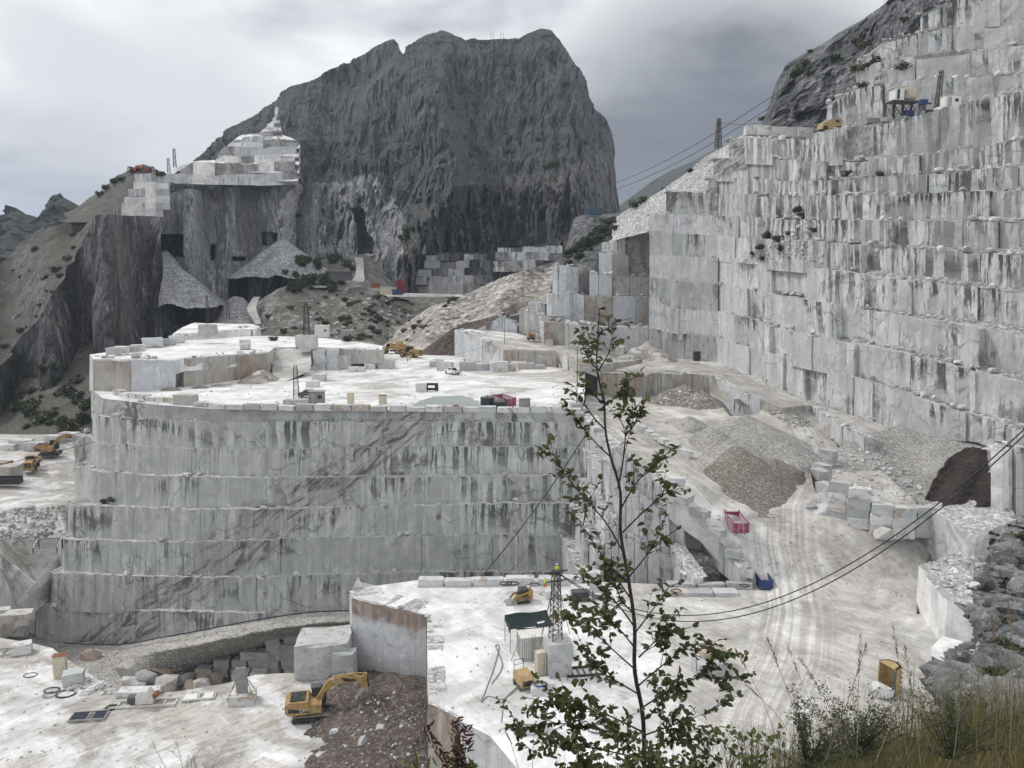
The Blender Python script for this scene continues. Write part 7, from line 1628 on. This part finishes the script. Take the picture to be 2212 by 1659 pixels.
def sapling():
    Y0 = 4.6
    root = H(1392, 1760, Y0); t = thing('sapling', 'slender dark leaved sapling in the foreground', 'tree', root); inv = -root
    tr = [(1392, 1760), (1386, 1560), (1376, 1450), (1368, 1350), (1356, 1250), (1345, 1150), (1335, 1060), (1322, 990), (1310, 930), (1300, 870), (1294, 800), (1290, 740), (1292, 668)]
    P = catmull([H(x + 5*math.sin(i*2.3), y, Y0 + .03*math.sin(i*1.7)) + inv for i, (x, y) in enumerate(tr)], 4)
    MB().tube(P, [.0135*(1 - .90*i/(len(P) - 1)) + .0015 for i in range(len(P))], 8).build('trunk', M['bark'], t, True)
    br = [[(1350, 1200), (1310, 1130), (1262, 1075), (1225, 1030), (1195, 985), (1178, 958)], [(1262, 1075), (1240, 1080), (1212, 1072)], [(1335, 1055), (1345, 1000), (1352, 940), (1360, 890), (1346, 826)], [(1352, 940), (1372, 915), (1392, 892)], [(1340, 1100), (1370, 1050), (1402, 1012), (1440, 985)],
          [(1345, 1150), (1385, 1110), (1420, 1080), (1446, 1060)], [(1322, 990), (1295, 965), (1268, 935), (1246, 905)], [(1310, 930), (1285, 905), (1262, 872), (1242, 850)], [(1300, 870), (1280, 850), (1256, 832)], [(1294, 800), (1275, 782), (1254, 742)], [(1291, 750), (1276, 742), (1256, 736)], [(1294, 800), (1310, 772), (1328, 745)],
          [(1291, 730), (1303, 714), (1322, 712)], [(1302, 880), (1325, 862), (1348, 852)], [(1368, 1350), (1330, 1300), (1290, 1265), (1252, 1250)], [(1360, 1290), (1320, 1230), (1282, 1170), (1250, 1120)], [(1356, 1250), (1396, 1200), (1425, 1150), (1440, 1105)], [(1370, 1370), (1415, 1310), (1448, 1262)], [(1376, 1450), (1320, 1400), (1272, 1356), (1238, 1332)],
          [(1380, 1500), (1330, 1470), (1282, 1440), (1252, 1402)], [(1380, 1480), (1440, 1430), (1500, 1392), (1562, 1420)], [(1385, 1530), (1450, 1490), (1520, 1462), (1575, 1482)], [(1380, 1420), (1420, 1380), (1460, 1335)], [(1386, 1580), (1300, 1540), (1215, 1522), (1130, 1532)], [(1387, 1600), (1290, 1575), (1180, 1562), (1108, 1592)], [(1388, 1590), (1470, 1560), (1548, 1532)],
          [(1387, 1620), (1450, 1600), (1540, 1600)], [(1388, 1640), (1300, 1620), (1210, 1610), (1150, 1630)], [(1388, 1650), (1350, 1600), (1320, 1560)], [(1386, 1560), (1420, 1530), (1440, 1500)], [(1364, 1320), (1340, 1290), (1310, 1200)], [(1372, 1400), (1330, 1350), (1300, 1330)]]
    tips = []; bm = MB(); tw = MB()
    for b in br:
        dy = RV.uniform(-.35, .35); W = [H(x, y, Y0 + dy*i/(len(b) - 1)) + inv for i, (x, y) in enumerate(b)]; C = catmull(W, 5); n = len(C); low = b[0][1] > 1380
        MB().tube(C, [.0062*(1 - .85*i/(n - 1)) for i in range(n)], 5).build('branch', M['bark'], t, True); tips.append((C, 1.0, low))
        L = sum((C[i + 1] - C[i]).length for i in range(n - 1))
        for q in range(int(L/(.075 if not low else .05)) + 2):
            k = RV.uniform(.25, .95); i = int(k*(n - 1)); p = C[i]; d = (C[min(i + 1, n - 1)] - C[max(0, i - 1)]).normalized()
            e = p + (d*RV.uniform(.3, .8) + Vector((RV.uniform(-1, 1), RV.uniform(-1, 1), RV.uniform(-.2, .8)))*.6).normalized()*RV.uniform(.08, .24)*(1.2 if low else 1)
            mid = p.lerp(e, .5) + Vector((0, 0, RV.uniform(-.01, .03))); tw.tube([p, mid, e], [.003, .0022, .001], 4); tips.append(([p, mid, e], .8, low))
    tw.build('twig', M['bark'], t, True)['kind'] = 'stuff'
    pl = []
    for i in range(len(P) - 14, len(P)): 
        for q in range(3): pl.append((P[i], Vector((RV.uniform(-1, 1), RV.uniform(-1, 1), RV.uniform(-.1, .6))), False))
    for C, w, low in tips:
        n = len(C); L = sum((C[i + 1] - C[i]).length for i in range(n - 1)); m = int(L/(.034 if not low else .019)*w) + 1
        for q in range(m):
            k = RV.uniform(.3, 1.0)*(n - 1); i = min(int(k), n - 2); p = C[i].lerp(C[i + 1], k - i); d = (C[i + 1] - C[i]).normalized()
            pl.append((p, d*RV.uniform(-.1, .8) + Vector((RV.uniform(-1, 1), RV.uniform(-1, 1), RV.uniform(-.5, .5))), low))
    RV.shuffle(pl); VV = []; FF = []; nb = 0; c = 0
    for p, d, low in pl:
        me, V, F = LEAVES[RV.randrange(5)]; s = RV.uniform(.028, .060); R_ = rot_leaf(d)
        if c < 290 and s > .046:
            o = bpy.data.objects.new('leaf', me); o.matrix_local = Matrix.Translation(p) @ R_.to_4x4() @ Matrix.Scale(s, 4); COL.objects.link(o); o.parent = t; c += 1
        else:
            A = V @ np.array(R_.transposed())*s + np.array(p[:]); VV.append(A); FF += [tuple(i + nb for i in f) for f in F]; nb += len(V)
    o = mesh_obj('foliage', np.concatenate(VV), FF, M['leaf'], t, True); o['kind'] = 'stuff'
sapling()

def near_ground():
    struct(relief('near_slope', -300, 2500, 160, 30, [(-300, 1830), (300, 1760), (900, 1760), (1000, 1730), (1150, 1690), (1500, 1670), (1700, 1645), (1850, 1610), (2000, 1580), (2500, 1500)], [(-300, 2300), (2500, 2300)], lambda x, y, t: 1.8 + 6.0*t + 0*x, M['hill_brown'], rough=.25, rs=.8, seed=95))
near_ground()
def slope_root(x, f):
    yt = float(interp(x, [(-300, 1830), (300, 1760), (900, 1760), (1000, 1730), (1150, 1690), (1500, 1670), (1700, 1645), (1850, 1610), (2000, 1580), (2500, 1500)])); y = yt + (2300 - yt)*(1 - f); return H(x, y, 1.8 + 6.0*f)
def grass():
    rs = np.random.RandomState(4); out = {'grass': ([], []), 'grass_dry': ([], [])}
    for i in range(15000):
        x = rs.uniform(1000, 2450)
        if rs.uniform() > np.interp(x, [1000, 1450, 1650, 1850, 2450], [.03, .12, .55, .95, 1.0]): continue
        p = slope_root(x, 1 - .42*rs.uniform()**1.3); h = rs.uniform(.42, 1.0)*np.interp(x, [1000, 1600, 2000], [.5, .75, 1.0]); a = rs.uniform(0, 6.28); b = rs.uniform(.1, .55)*h; w = rs.uniform(.0022, .0045)
        V, F = out['grass' if rs.uniform() < .8 else 'grass_dry']; n0 = len(V); sx, sy = -math.sin(a)*w, math.cos(a)*w
        for k in range(5):
            t = k/4; q = (p.x + math.cos(a)*b*t*t, p.y + math.sin(a)*b*t*t, p.z + h*t*(1 - .25*t*b/h) - .05); ww = (1 - t*.95)
            V += [(q[0] - sx*ww, q[1] - sy*ww, q[2]), (q[0] + sx*ww, q[1] + sy*ww, q[2])]
        F += [(n0 + 2*k, n0 + 2*k + 1, n0 + 2*k + 3, n0 + 2*k + 2) for k in range(4)]
    for k, (V, F) in out.items():
        o = mesh_obj('meadow_grass' if k == 'grass' else 'dry_grass', V, F, M[k], None, True); tag(o, ('green brown grass on the near slope at lower right' if k == 'grass' else 'straw coloured dry grass among the near grass'), 'grass', kind='stuff')
grass()
def stalk(x0, y0, x1, y1, Y, label, plume=.16, r=.0022):
    p = H(x0, y0, Y); q = H(x1, y1, Y + RV.uniform(-.1, .1)); t = thing('grass_stalk', label, 'grass stalk', p, 0, 'tall seed stalks on the near slope')
    m = (q - p)*.5 + Vector((RV.uniform(-.02, .02), 0, .04)); C = catmull([Vector((0, 0, 0)), m, q - p], 8); MB().tube(C, [r*(1 - .6*i/(len(C) - 1)) for i in range(len(C))], 4).build('stem', M['grass_dry'], t, True)
    d = (C[-1] - C[-3]).normalized(); V = []; F = []
    for i in range(60):
        k = RV.random(); b = C[-1] - d*plume*k; s = plume*.11*math.sin(math.pi*min(1, k*.9 + .08)); o = Vector((RV.uniform(-1, 1), RV.uniform(-1, 1), RV.uniform(-1, 1)))*s; n = len(V); e = b + o + d*.018; w = Vector((RV.uniform(-1, 1), RV.uniform(-1, 1), 0)).normalized()*.0022
        V += [b + o*.3 - w, b + o*.3 + w, e]; F.append((n, n + 1, n + 2))
    mesh_obj('seed_head', V, F, M['seed'], t)
for i, (a, b, c, d, pl) in enumerate([(1760, 1640, 1658, 1380, .17), (1800, 1660, 1700, 1395, .2), (1830, 1650, 1725, 1420, .18), (1780, 1650, 1872, 1390, .17), (1850, 1640, 1858, 1372, .22), (1960, 1640, 1930, 1352, .2), (1990, 1660, 1955, 1398, .2), (2110, 1640, 2120, 1410, .18), (2180, 1640, 2178, 1300, .2), (2150, 1640, 2142, 1330, .18), (1700, 1660, 1590, 1405, .12), (1740, 1650, 1612, 1480, .1), (2060, 1640, 2075, 1450, .16), (1890, 1650, 1950, 1500, .2), (1120, 1659, 1092, 1580, .08), (1150, 1660, 1158, 1560, .08)]):
    stalk(a, b, c, d, RV.uniform(3.2, 4.6), f'{ORD[i]} seed stalk of the tall grasses on the near slope, counted along the rim', plume=pl)

def shrub(name, label, p, spec, mat, size, n, group=None, stem='bark', leaf=(.02, .05), narrow=.5, cat='shrub', spread=.75):
    """stems fanning from the foot, leaves carried along them"""
    t = thing(name, label, cat, p, 0, group); st_ = MB(); VV = []; FF = []; nb = 0
    for i in range(spec):
        a = RV.uniform(0, 6.28); l = size*RV.uniform(.55, 1.05); sp = RV.uniform(.1, spread); e = Vector((math.cos(a)*sp*l, math.sin(a)*sp*l*.7, l*(1 - .45*sp))); C = catmull([Vector((0, 0, 0)), e*.5 + Vector((0, 0, .06*l)), e], 5)
        st_.tube(C, [.006*size*(1 - .8*k/(len(C) - 1)) for k in range(len(C))], 4)
        for q in range(n):
            k = RV.uniform(.2, 1)*(len(C) - 1); j = min(int(k), len(C) - 2); b = C[j].lerp(C[j + 1], k - j) + Vector((RV.uniform(-1, 1), RV.uniform(-1, 1), RV.uniform(-1, 1)))*.05*size
            _, V, F = LEAVES[RV.randrange(5)]; s = RV.uniform(*leaf); R_ = rot_leaf(Vector((RV.uniform(-1, 1), RV.uniform(-1, 1), RV.uniform(-.2, .9)))); A = (V*np.array([1, narrow*2, 1])) @ np.array(R_.transposed())*s + np.array(b[:]); VV.append(A); FF += [tuple(u + nb for u in f) for f in F]; nb += len(V)
    st_.build('stem', M[stem], t, True)
    if VV: o = mesh_obj('foliage', np.concatenate(VV), FF, mat, t, True); o['kind'] = 'stuff'
    return t
shrub('leafy_shrub', 'dark leafy shrub massed at the foot of the sapling, left', H(1240, 1740, 4.2), 22, M['leaf'], .42, 24, leaf=(.025, .05)); shrub('leafy_shrub', 'dark leafy shrub massed at the foot of the sapling, centre', H(1400, 1760, 4.0), 28, M['leaf'], .50, 26, leaf=(.025, .05)); shrub('leafy_shrub', 'low dark shrub right of the sapling foot', H(1500, 1740, 4.3), 22, M['leaf'], .44, 24, leaf=(.025, .05))
shrub('red_herb', 'dark red herb with narrow leaves left of the sapling', H(990, 1700, 4.0), 4, M['red_leaf'], .5, 60, stem='twig', leaf=(.03, .06), narrow=.2, cat='plant'); shrub('narrow_herb', 'green herb beside the dark red one', H(1008, 1720, 4.0), 4, M['leaf_light'], .36, 22, leaf=(.04, .08), narrow=.2, cat='plant'); shrub('narrow_herb', 'bright green herb at the bottom left edge, left one', H(262, 1735, 4.5), 5, M['leaf_light'], .28, 40, leaf=(.03, .06), narrow=.18, cat='plant'); shrub('narrow_herb', 'bright green herb at the bottom left edge, right one', H(300, 1730, 4.5), 3, M['leaf_light'], .26, 40, leaf=(.03, .06), narrow=.18, cat='plant'); shrub('narrow_herb', 'green blades in front of the brown earth', H(915, 1725, 3.8), 5, M['leaf_light'], .26, 6, leaf=(.05, .12), narrow=.2, cat='plant')
shrub('round_leaf_shrub', 'light green round leaved shrub between grass and yard', H(1620, 1680, 4.2), 12, M['leaf_light'], .48, 9, leaf=(.025, .045), narrow=.6); shrub('evergreen_shrub', 'dense dark evergreen shrub below the yellow bucket', H(1850, 1640, 5.2), 34, M['bush'], .66, 80, leaf=(.012, .03), narrow=.3, spread=1.25); shrub('evergreen_shrub', 'pointed dark evergreen tuft among the seed stalks', H(1740, 1660, 4.6), 26, M['bush'], .55, 70, leaf=(.012, .03), narrow=.3, spread=1.25); shrub('evergreen_shrub', 'dark evergreen shrub near the right picture edge', H(2050, 1640, 5.0), 30, M['bush'], .6, 80, leaf=(.012, .03), narrow=.3, spread=1.25)
def bare(name, label, p, size, seed):
    R = random.Random(seed); m = MB(); t = thing(name, label, 'bush', p)
    def grow(a, d, l, r, k):
        nonlocal m
        b = a + d*l; c = a.lerp(b, .5) + Vector((R.uniform(-1, 1), R.uniform(-1, 1), R.uniform(-.3, .6)))*l*.06; m.tube([a, c, b], [r, r*.85, r*.6], 4)
        if k == 0: return
        for q in range(R.choice((2, 3, 3))): grow(a.lerp(b, R.uniform(.45, 1)), (d + Vector((R.uniform(-1, 1), R.uniform(-1, 1), R.uniform(-.3, .5)))*.62).normalized(), l*R.uniform(.5, .8), r*.55, k - 1)
    for q in range(5):
        m = MB(); grow(Vector((0, 0, 0)), Vector((R.uniform(-.8, .8), R.uniform(-.5, .5), 1)).normalized(), size*R.uniform(.35, .5), .006*size, 3); m.build('branch', M['twig'], t)
bare('bare_bush', 'leafless grey twig bush at the bottom left', H(395, 1735, 4.6), .52, 3); bare('bare_bush', 'small leafless twigs at the bottom left corner', H(30, 1740, 4.6), .3, 5); bare('bare_bush', 'leafless twigs mixed into the near grass', H(1560, 1710, 4.2), .45, 7)

# distant bushes: leaf tufts, shared meshes
def tuft_mesh(seed, n=260, mat='bush'):
    rs = np.random.RandomState(seed); V = []; F = []
    lob = [(rs.uniform(-.5, .5), rs.uniform(-.5, .5), rs.uniform(.2, .7), rs.uniform(.35, .6)) for _ in range(6)]
    for i in range(n):
        l = lob[rs.randint(6)]; d = rs.normal(size=3); d /= np.linalg.norm(d); p = np.array(l[:3]) + d*l[3]*rs.uniform(.55, 1.05); p[2] = abs(p[2])
        a = rs.normal(size=3); a /= np.linalg.norm(a); b = np.cross(a, d); b /= np.linalg.norm(b) + 1e-9; s = rs.uniform(.09, .2); k = len(V)
        V += [p - a*s, p + b*s*.7, p + a*s, p - b*s*.7]; F.append((k, k + 1, k + 2, k + 3))
    me = bpy.data.meshes.new('tuft'); me.from_pydata([tuple(v) for v in V], [], F); me.materials.append(M[mat]); return me
TUFT = [tuft_mesh(i) for i in range(4)]; DRY = [tuft_mesh(20 + i, mat='bush_dry') for i in range(2)]
bpy.context.view_layer.update()
DG = bpy.context.evaluated_depsgraph_get()
def surf(x, y, skip=(), tries=6):
    d = H(x, y, 100.).normalized(); o = Vector((0, 0, 0))
    o = d*12
    for k in range(tries):
        r = S.ray_cast(DG, o, d)
        if not r[0]: return None, None
        if r[4].get('kind') == 'structure' or (r[4].parent and r[4].parent.get('kind') == 'structure') or r[4].get('kind') == 'stuff': return r[1], r[2]
        o = r[1] + d*.05
    return None, None
def tuft(x, y, s, label, group, dry=False, tree=False, cat='shrub', name='shrub'):
    p, n = surf(x, y)
    if p is None: return
    o = bpy.data.objects.new(name, (DRY if dry else TUFT)[RV.randrange(2 if dry else 4)]); o.location = p - Vector((0, 0, s*.15)); o.scale = (s, s, s*(1.5 if tree else RV.uniform(.7, 1))); o.rotation_euler = (0, 0, RV.uniform(0, 6)); link(o); tag(o, label, cat, group)
for i in range(52):
    x = RV.uniform(640, 1320); y = RV.uniform(130, 470)
    if y < float(interp(x, SKY)) + 14: continue
    tuft(x, y, RV.choice((1.6, 2.2, 2.8, 4.2)), 'dark round shrub clinging to the grey mountain face', 'shrubs on the mountain face')
for (x, y, s) in [(906, 438, 7), (1195, 360, 14), (1060, 415, 6), (1262, 310, 7), (1165, 305, 6), (905, 320, 6), (880, 500, 8), (870, 520, 7), (1110, 530, 6), (850, 180, 3)]: tuft(x, y, s*.6, 'dark round shrub clinging to the grey mountain face', 'shrubs on the mountain face')
for i in range(60):
    x = RV.uniform(-10, 215); y = RV.uniform(490, 800)
    if y > float(interp(x, HILLLINE)) + 40 or y < 575 - x*.6: continue
    tuft(x, y, RV.choice((1.2, 1.8, 2.6)), 'dark shrub dotted over the left scrub slope', 'shrubs on the left scrub slope')
for i in range(46):
    x = RV.uniform(5, 192); y = RV.uniform(790, 935)
    if RV.random() < .55 and x < 90 and y < 850: continue
    tuft(x, y, RV.choice((1.5, 2.2, 3.2, 4)), 'green shrub on the bank behind the left yard', 'shrubs on the bank behind the left yard')
for i in range(84):
    x = RV.choice((RV.gauss(790, 40), RV.gauss(850, 70), RV.uniform(560, 990))); y = RV.uniform(632, 738)
    tuft(x, y, RV.choice((1.0, 1.6, 2.2)), 'dark scrub bush on the scree hillside', 'scrub on the scree hillside', dry=RV.random() < .25)
for i in range(30):
    x = RV.gauss(655, 26) if i < 22 else RV.gauss(720, 18); y = RV.uniform(556, 632)
    tuft(x, y, RV.choice((1.8, 2.6, 3.6)), 'dense green tree on the rubble slope below the cave', 'trees on the rubble slope', tree=True, cat='tree', name='small_tree')
for i in range(56):
    x = RV.uniform(1225, 1335); y = 560 - (x - 1225)*.78 + RV.uniform(-14, 20)
    tuft(x, y, RV.choice((1.3, 1.9, 2.6)), 'dark green bush along the scrub shoulder', 'bushes along the scrub shoulder', cat='bush', name='bush')
for (x, y, s) in [(1370, 446, 3), (1385, 438, 2.5), (1410, 398, 3), (1420, 388, 3.4), (1432, 392, 3), (1470, 378, 2), (1490, 370, 1.6), (1590, 288, 2), (1640, 262, 2.4), (1650, 258, 2), (1560, 312, 2), (1660, 512, 2), (1645, 535, 2.2), (1690, 540, 1.6), (1725, 455, 2), (1735, 470, 1.8), (1650, 560, 1.6), (1680, 520, 1.6), (1830, 380, 1.6), (1900, 378, 1.4), (1705, 505, 1.4), (1628, 552, 1.6), (1760, 500, 1.2)]: tuft(x, y, s, 'small green bush on the ledges of the right wall', 'bushes on the right wall', cat='bush')
for i in range(26): tuft(RV.uniform(1700, 1960), RV.uniform(20, 190), RV.choice((1.4, 2, 2.6)), 'dark brush on the natural crag at upper right', 'brush on the upper crag', dry=RV.random() < .5)
for (x, y, s) in [(1772, 82, 2.4), (1795, 76, 1.8), (1895, 10, 4), (1905, 8, 3.5), (1925, 6, 4), (240, 1080, 1.4), (228, 1085, 1.1), (358, 730, 3.4), (420, 690, 4), (405, 692, 3)]: tuft(x, y, s, 'single dark bush on the skyline crag or on a ledge of the left walls', 'single ledge bushes', cat='bush')
for i in range(30): tuft(RV.uniform(2110, 2212), RV.uniform(1150, 1560), RV.choice((.5, .8, 1.1)), 'dark bush on the near rock outcrop', 'bushes on the near outcrop', cat='bush')
for (x, y) in [(232, 402), (250, 388), (262, 382), (300, 362), (325, 364), (345, 372), (290, 366), (215, 418)]: tuft(x, y + 6, 3.4, 'dark bush on the skyline knoll at far left', 'bushes on the knoll', cat='bush')
# ---------------------------------------------------------------- loose stones
def scatter(name, label, poly, n, smin, smax, mat, seed, stretch=1):
    rs = np.random.RandomState(seed); pts = []; sz = []
    xs = [p[0] for p in poly]; ys = [p[1] for p in poly]
    while len(pts) < n:
        x = rs.uniform(min(xs), max(xs)); y = rs.uniform(min(ys), max(ys))
        if not inpoly(np.array([x]), np.array([y]), poly)[0]: continue
        p, nn = surf(x, y)
        if p is None:
            n -= 1; continue
        s = smin + (smax - smin)*rs.uniform()**3; pts.append((p.x, p.y, p.z + s*.15)); sz.append(s)
    tag(rocks(name, pts, sz, M[mat], seed), label, 'stones')
scatter('loose_stone', 'loose white stones on the gravel mound', [(1790, 1000), (1880, 950), (2000, 1040), (1990, 1120), (1870, 1110)], 260, .12, .6, 'stone', 1); scatter('loose_stone', 'loose stones strewn over the brown earth', [(700, 1659), (760, 1540), (830, 1480), (915, 1480), (915, 1659)], 130, .08, .32, 'blk_grey', 2); scatter('loose_stone', 'rubble on the lower floor beside the hoses', [(150, 1450), (235, 1480), (245, 1500), (150, 1500)], 160, .12, .7, 'stone', 3); scatter('loose_stone', 'white stones scattered on the scree hillside', [(560, 660), (760, 640), (900, 660), (860, 730), (600, 740)], 220, .3, 1.3, 'stone', 4)
scatter('loose_stone', 'stones strewn down the talus fan', [(830, 740), (940, 665), (1080, 605), (1180, 590), (1060, 670), (930, 740)], 300, .25, 1.1, 'stone', 5); scatter('loose_stone', 'stones in the heap of the sunken bay', [(1400, 870), (1480, 830), (1550, 875), (1480, 882)], 150, .12, .5, 'stone', 6); scatter('loose_stone', 'loose stones on the wall scree', [(1600, 560), (1740, 475), (1790, 570), (1700, 575)], 220, .15, .8, 'stone', 7); scatter('loose_stone', 'broken rock along the trench slope', [(240, 1430), (640, 1370), (640, 1440), (300, 1480)], 260, .1, .5, 'stone', 8); scatter('loose_stone', 'broken rock at the left corner of the main wall', [(0, 1100), (140, 1090), (140, 1160), (0, 1180)], 260, .2, .9, 'stone', 9)
scatter('loose_stone', 'boulders and broken stones on the near outcrop', [(2020, 1500), (2090, 1330), (2140, 1190), (2212, 1110), (2212, 1560), (2080, 1560)], 420, .2, 1.5, 'outcrop', 10); scatter('loose_stone', 'rubble on the near right shelves', [(1995, 1215), (2060, 1195), (2140, 1200), (2090, 1300), (2050, 1295)], 200, .12, .6, 'stone', 11); scatter('loose_stone', 'rubble along the road bend', [(1640, 880), (1720, 890), (1800, 950), (1770, 960), (1700, 920)], 120, .12, .6, 'stone', 12); scatter('loose_stone', 'rubble on the pit side ledges', [(1260, 970), (1330, 1010), (1440, 1180), (1540, 1240), (1470, 1250), (1300, 1150), (1220, 1230), (1200, 1160)], 300, .1, .5, 'stone', 13)

for i, (nm, poly, n, lo, hi) in enumerate([('plateau', [(930, 1340), (930, 1290), (1330, 1275), (1420, 1400), (1200, 1560), (990, 1520)], 260, .04, .22), ('dusty yard', [(1400, 1290), (1640, 1290), (1960, 1340), (1980, 1480), (1560, 1520)], 240, .04, .2), ('lower floor', [(0, 1400), (100, 1420), (240, 1510), (640, 1470), (700, 1540), (660, 1650), (0, 1650)], 300, .04, .25), ('terrace', [(260, 860), (600, 820), (800, 790), (1230, 800), (1250, 885), (500, 880)], 320, .06, .35), ('quarry road', [(1440, 1010), (1640, 1060), (1780, 1100), (1960, 1190), (1950, 1300), (1680, 1270)], 240, .05, .28), ('upper road by the wall foot', [(1560, 786), (1900, 905), (1940, 930), (1860, 925), (1700, 865), (1560, 810)], 160, .08, .45)]):
    scatter('stone_chip', f'stone chips strewn over the {nm}', poly, n, lo, hi, 'stone', 40 + i)
# ---------------------------------------------------------------- air
def haze():
    m = bpy.data.materials.new('haze_air'); m.use_nodes = True; nt = m.node_tree; nt.nodes.clear(); out = nt.nodes.new('ShaderNodeOutputMaterial'); v = nt.nodes.new('ShaderNodeVolumePrincipled')
    v.inputs['Color'].default_value = (.70, .80, .95, 1); v.inputs['Density'].default_value = .00014; v.inputs['Anisotropy'].default_value = .0; nt.links.new(v.outputs[0], out.inputs['Volume'])
    V = [(x, y, z) for z in (-113, 330) for x, y in ((-2650, -1250), (2650, -1250), (2650, 2750), (-2650, 2750))]
    o = mesh_obj('haze', V, [(3, 2, 1, 0), (4, 5, 6, 7), (0, 1, 5, 4), (1, 2, 6, 5), (2, 3, 7, 6), (3, 0, 4, 7)], m); tag(o, kind='stuff')
haze()
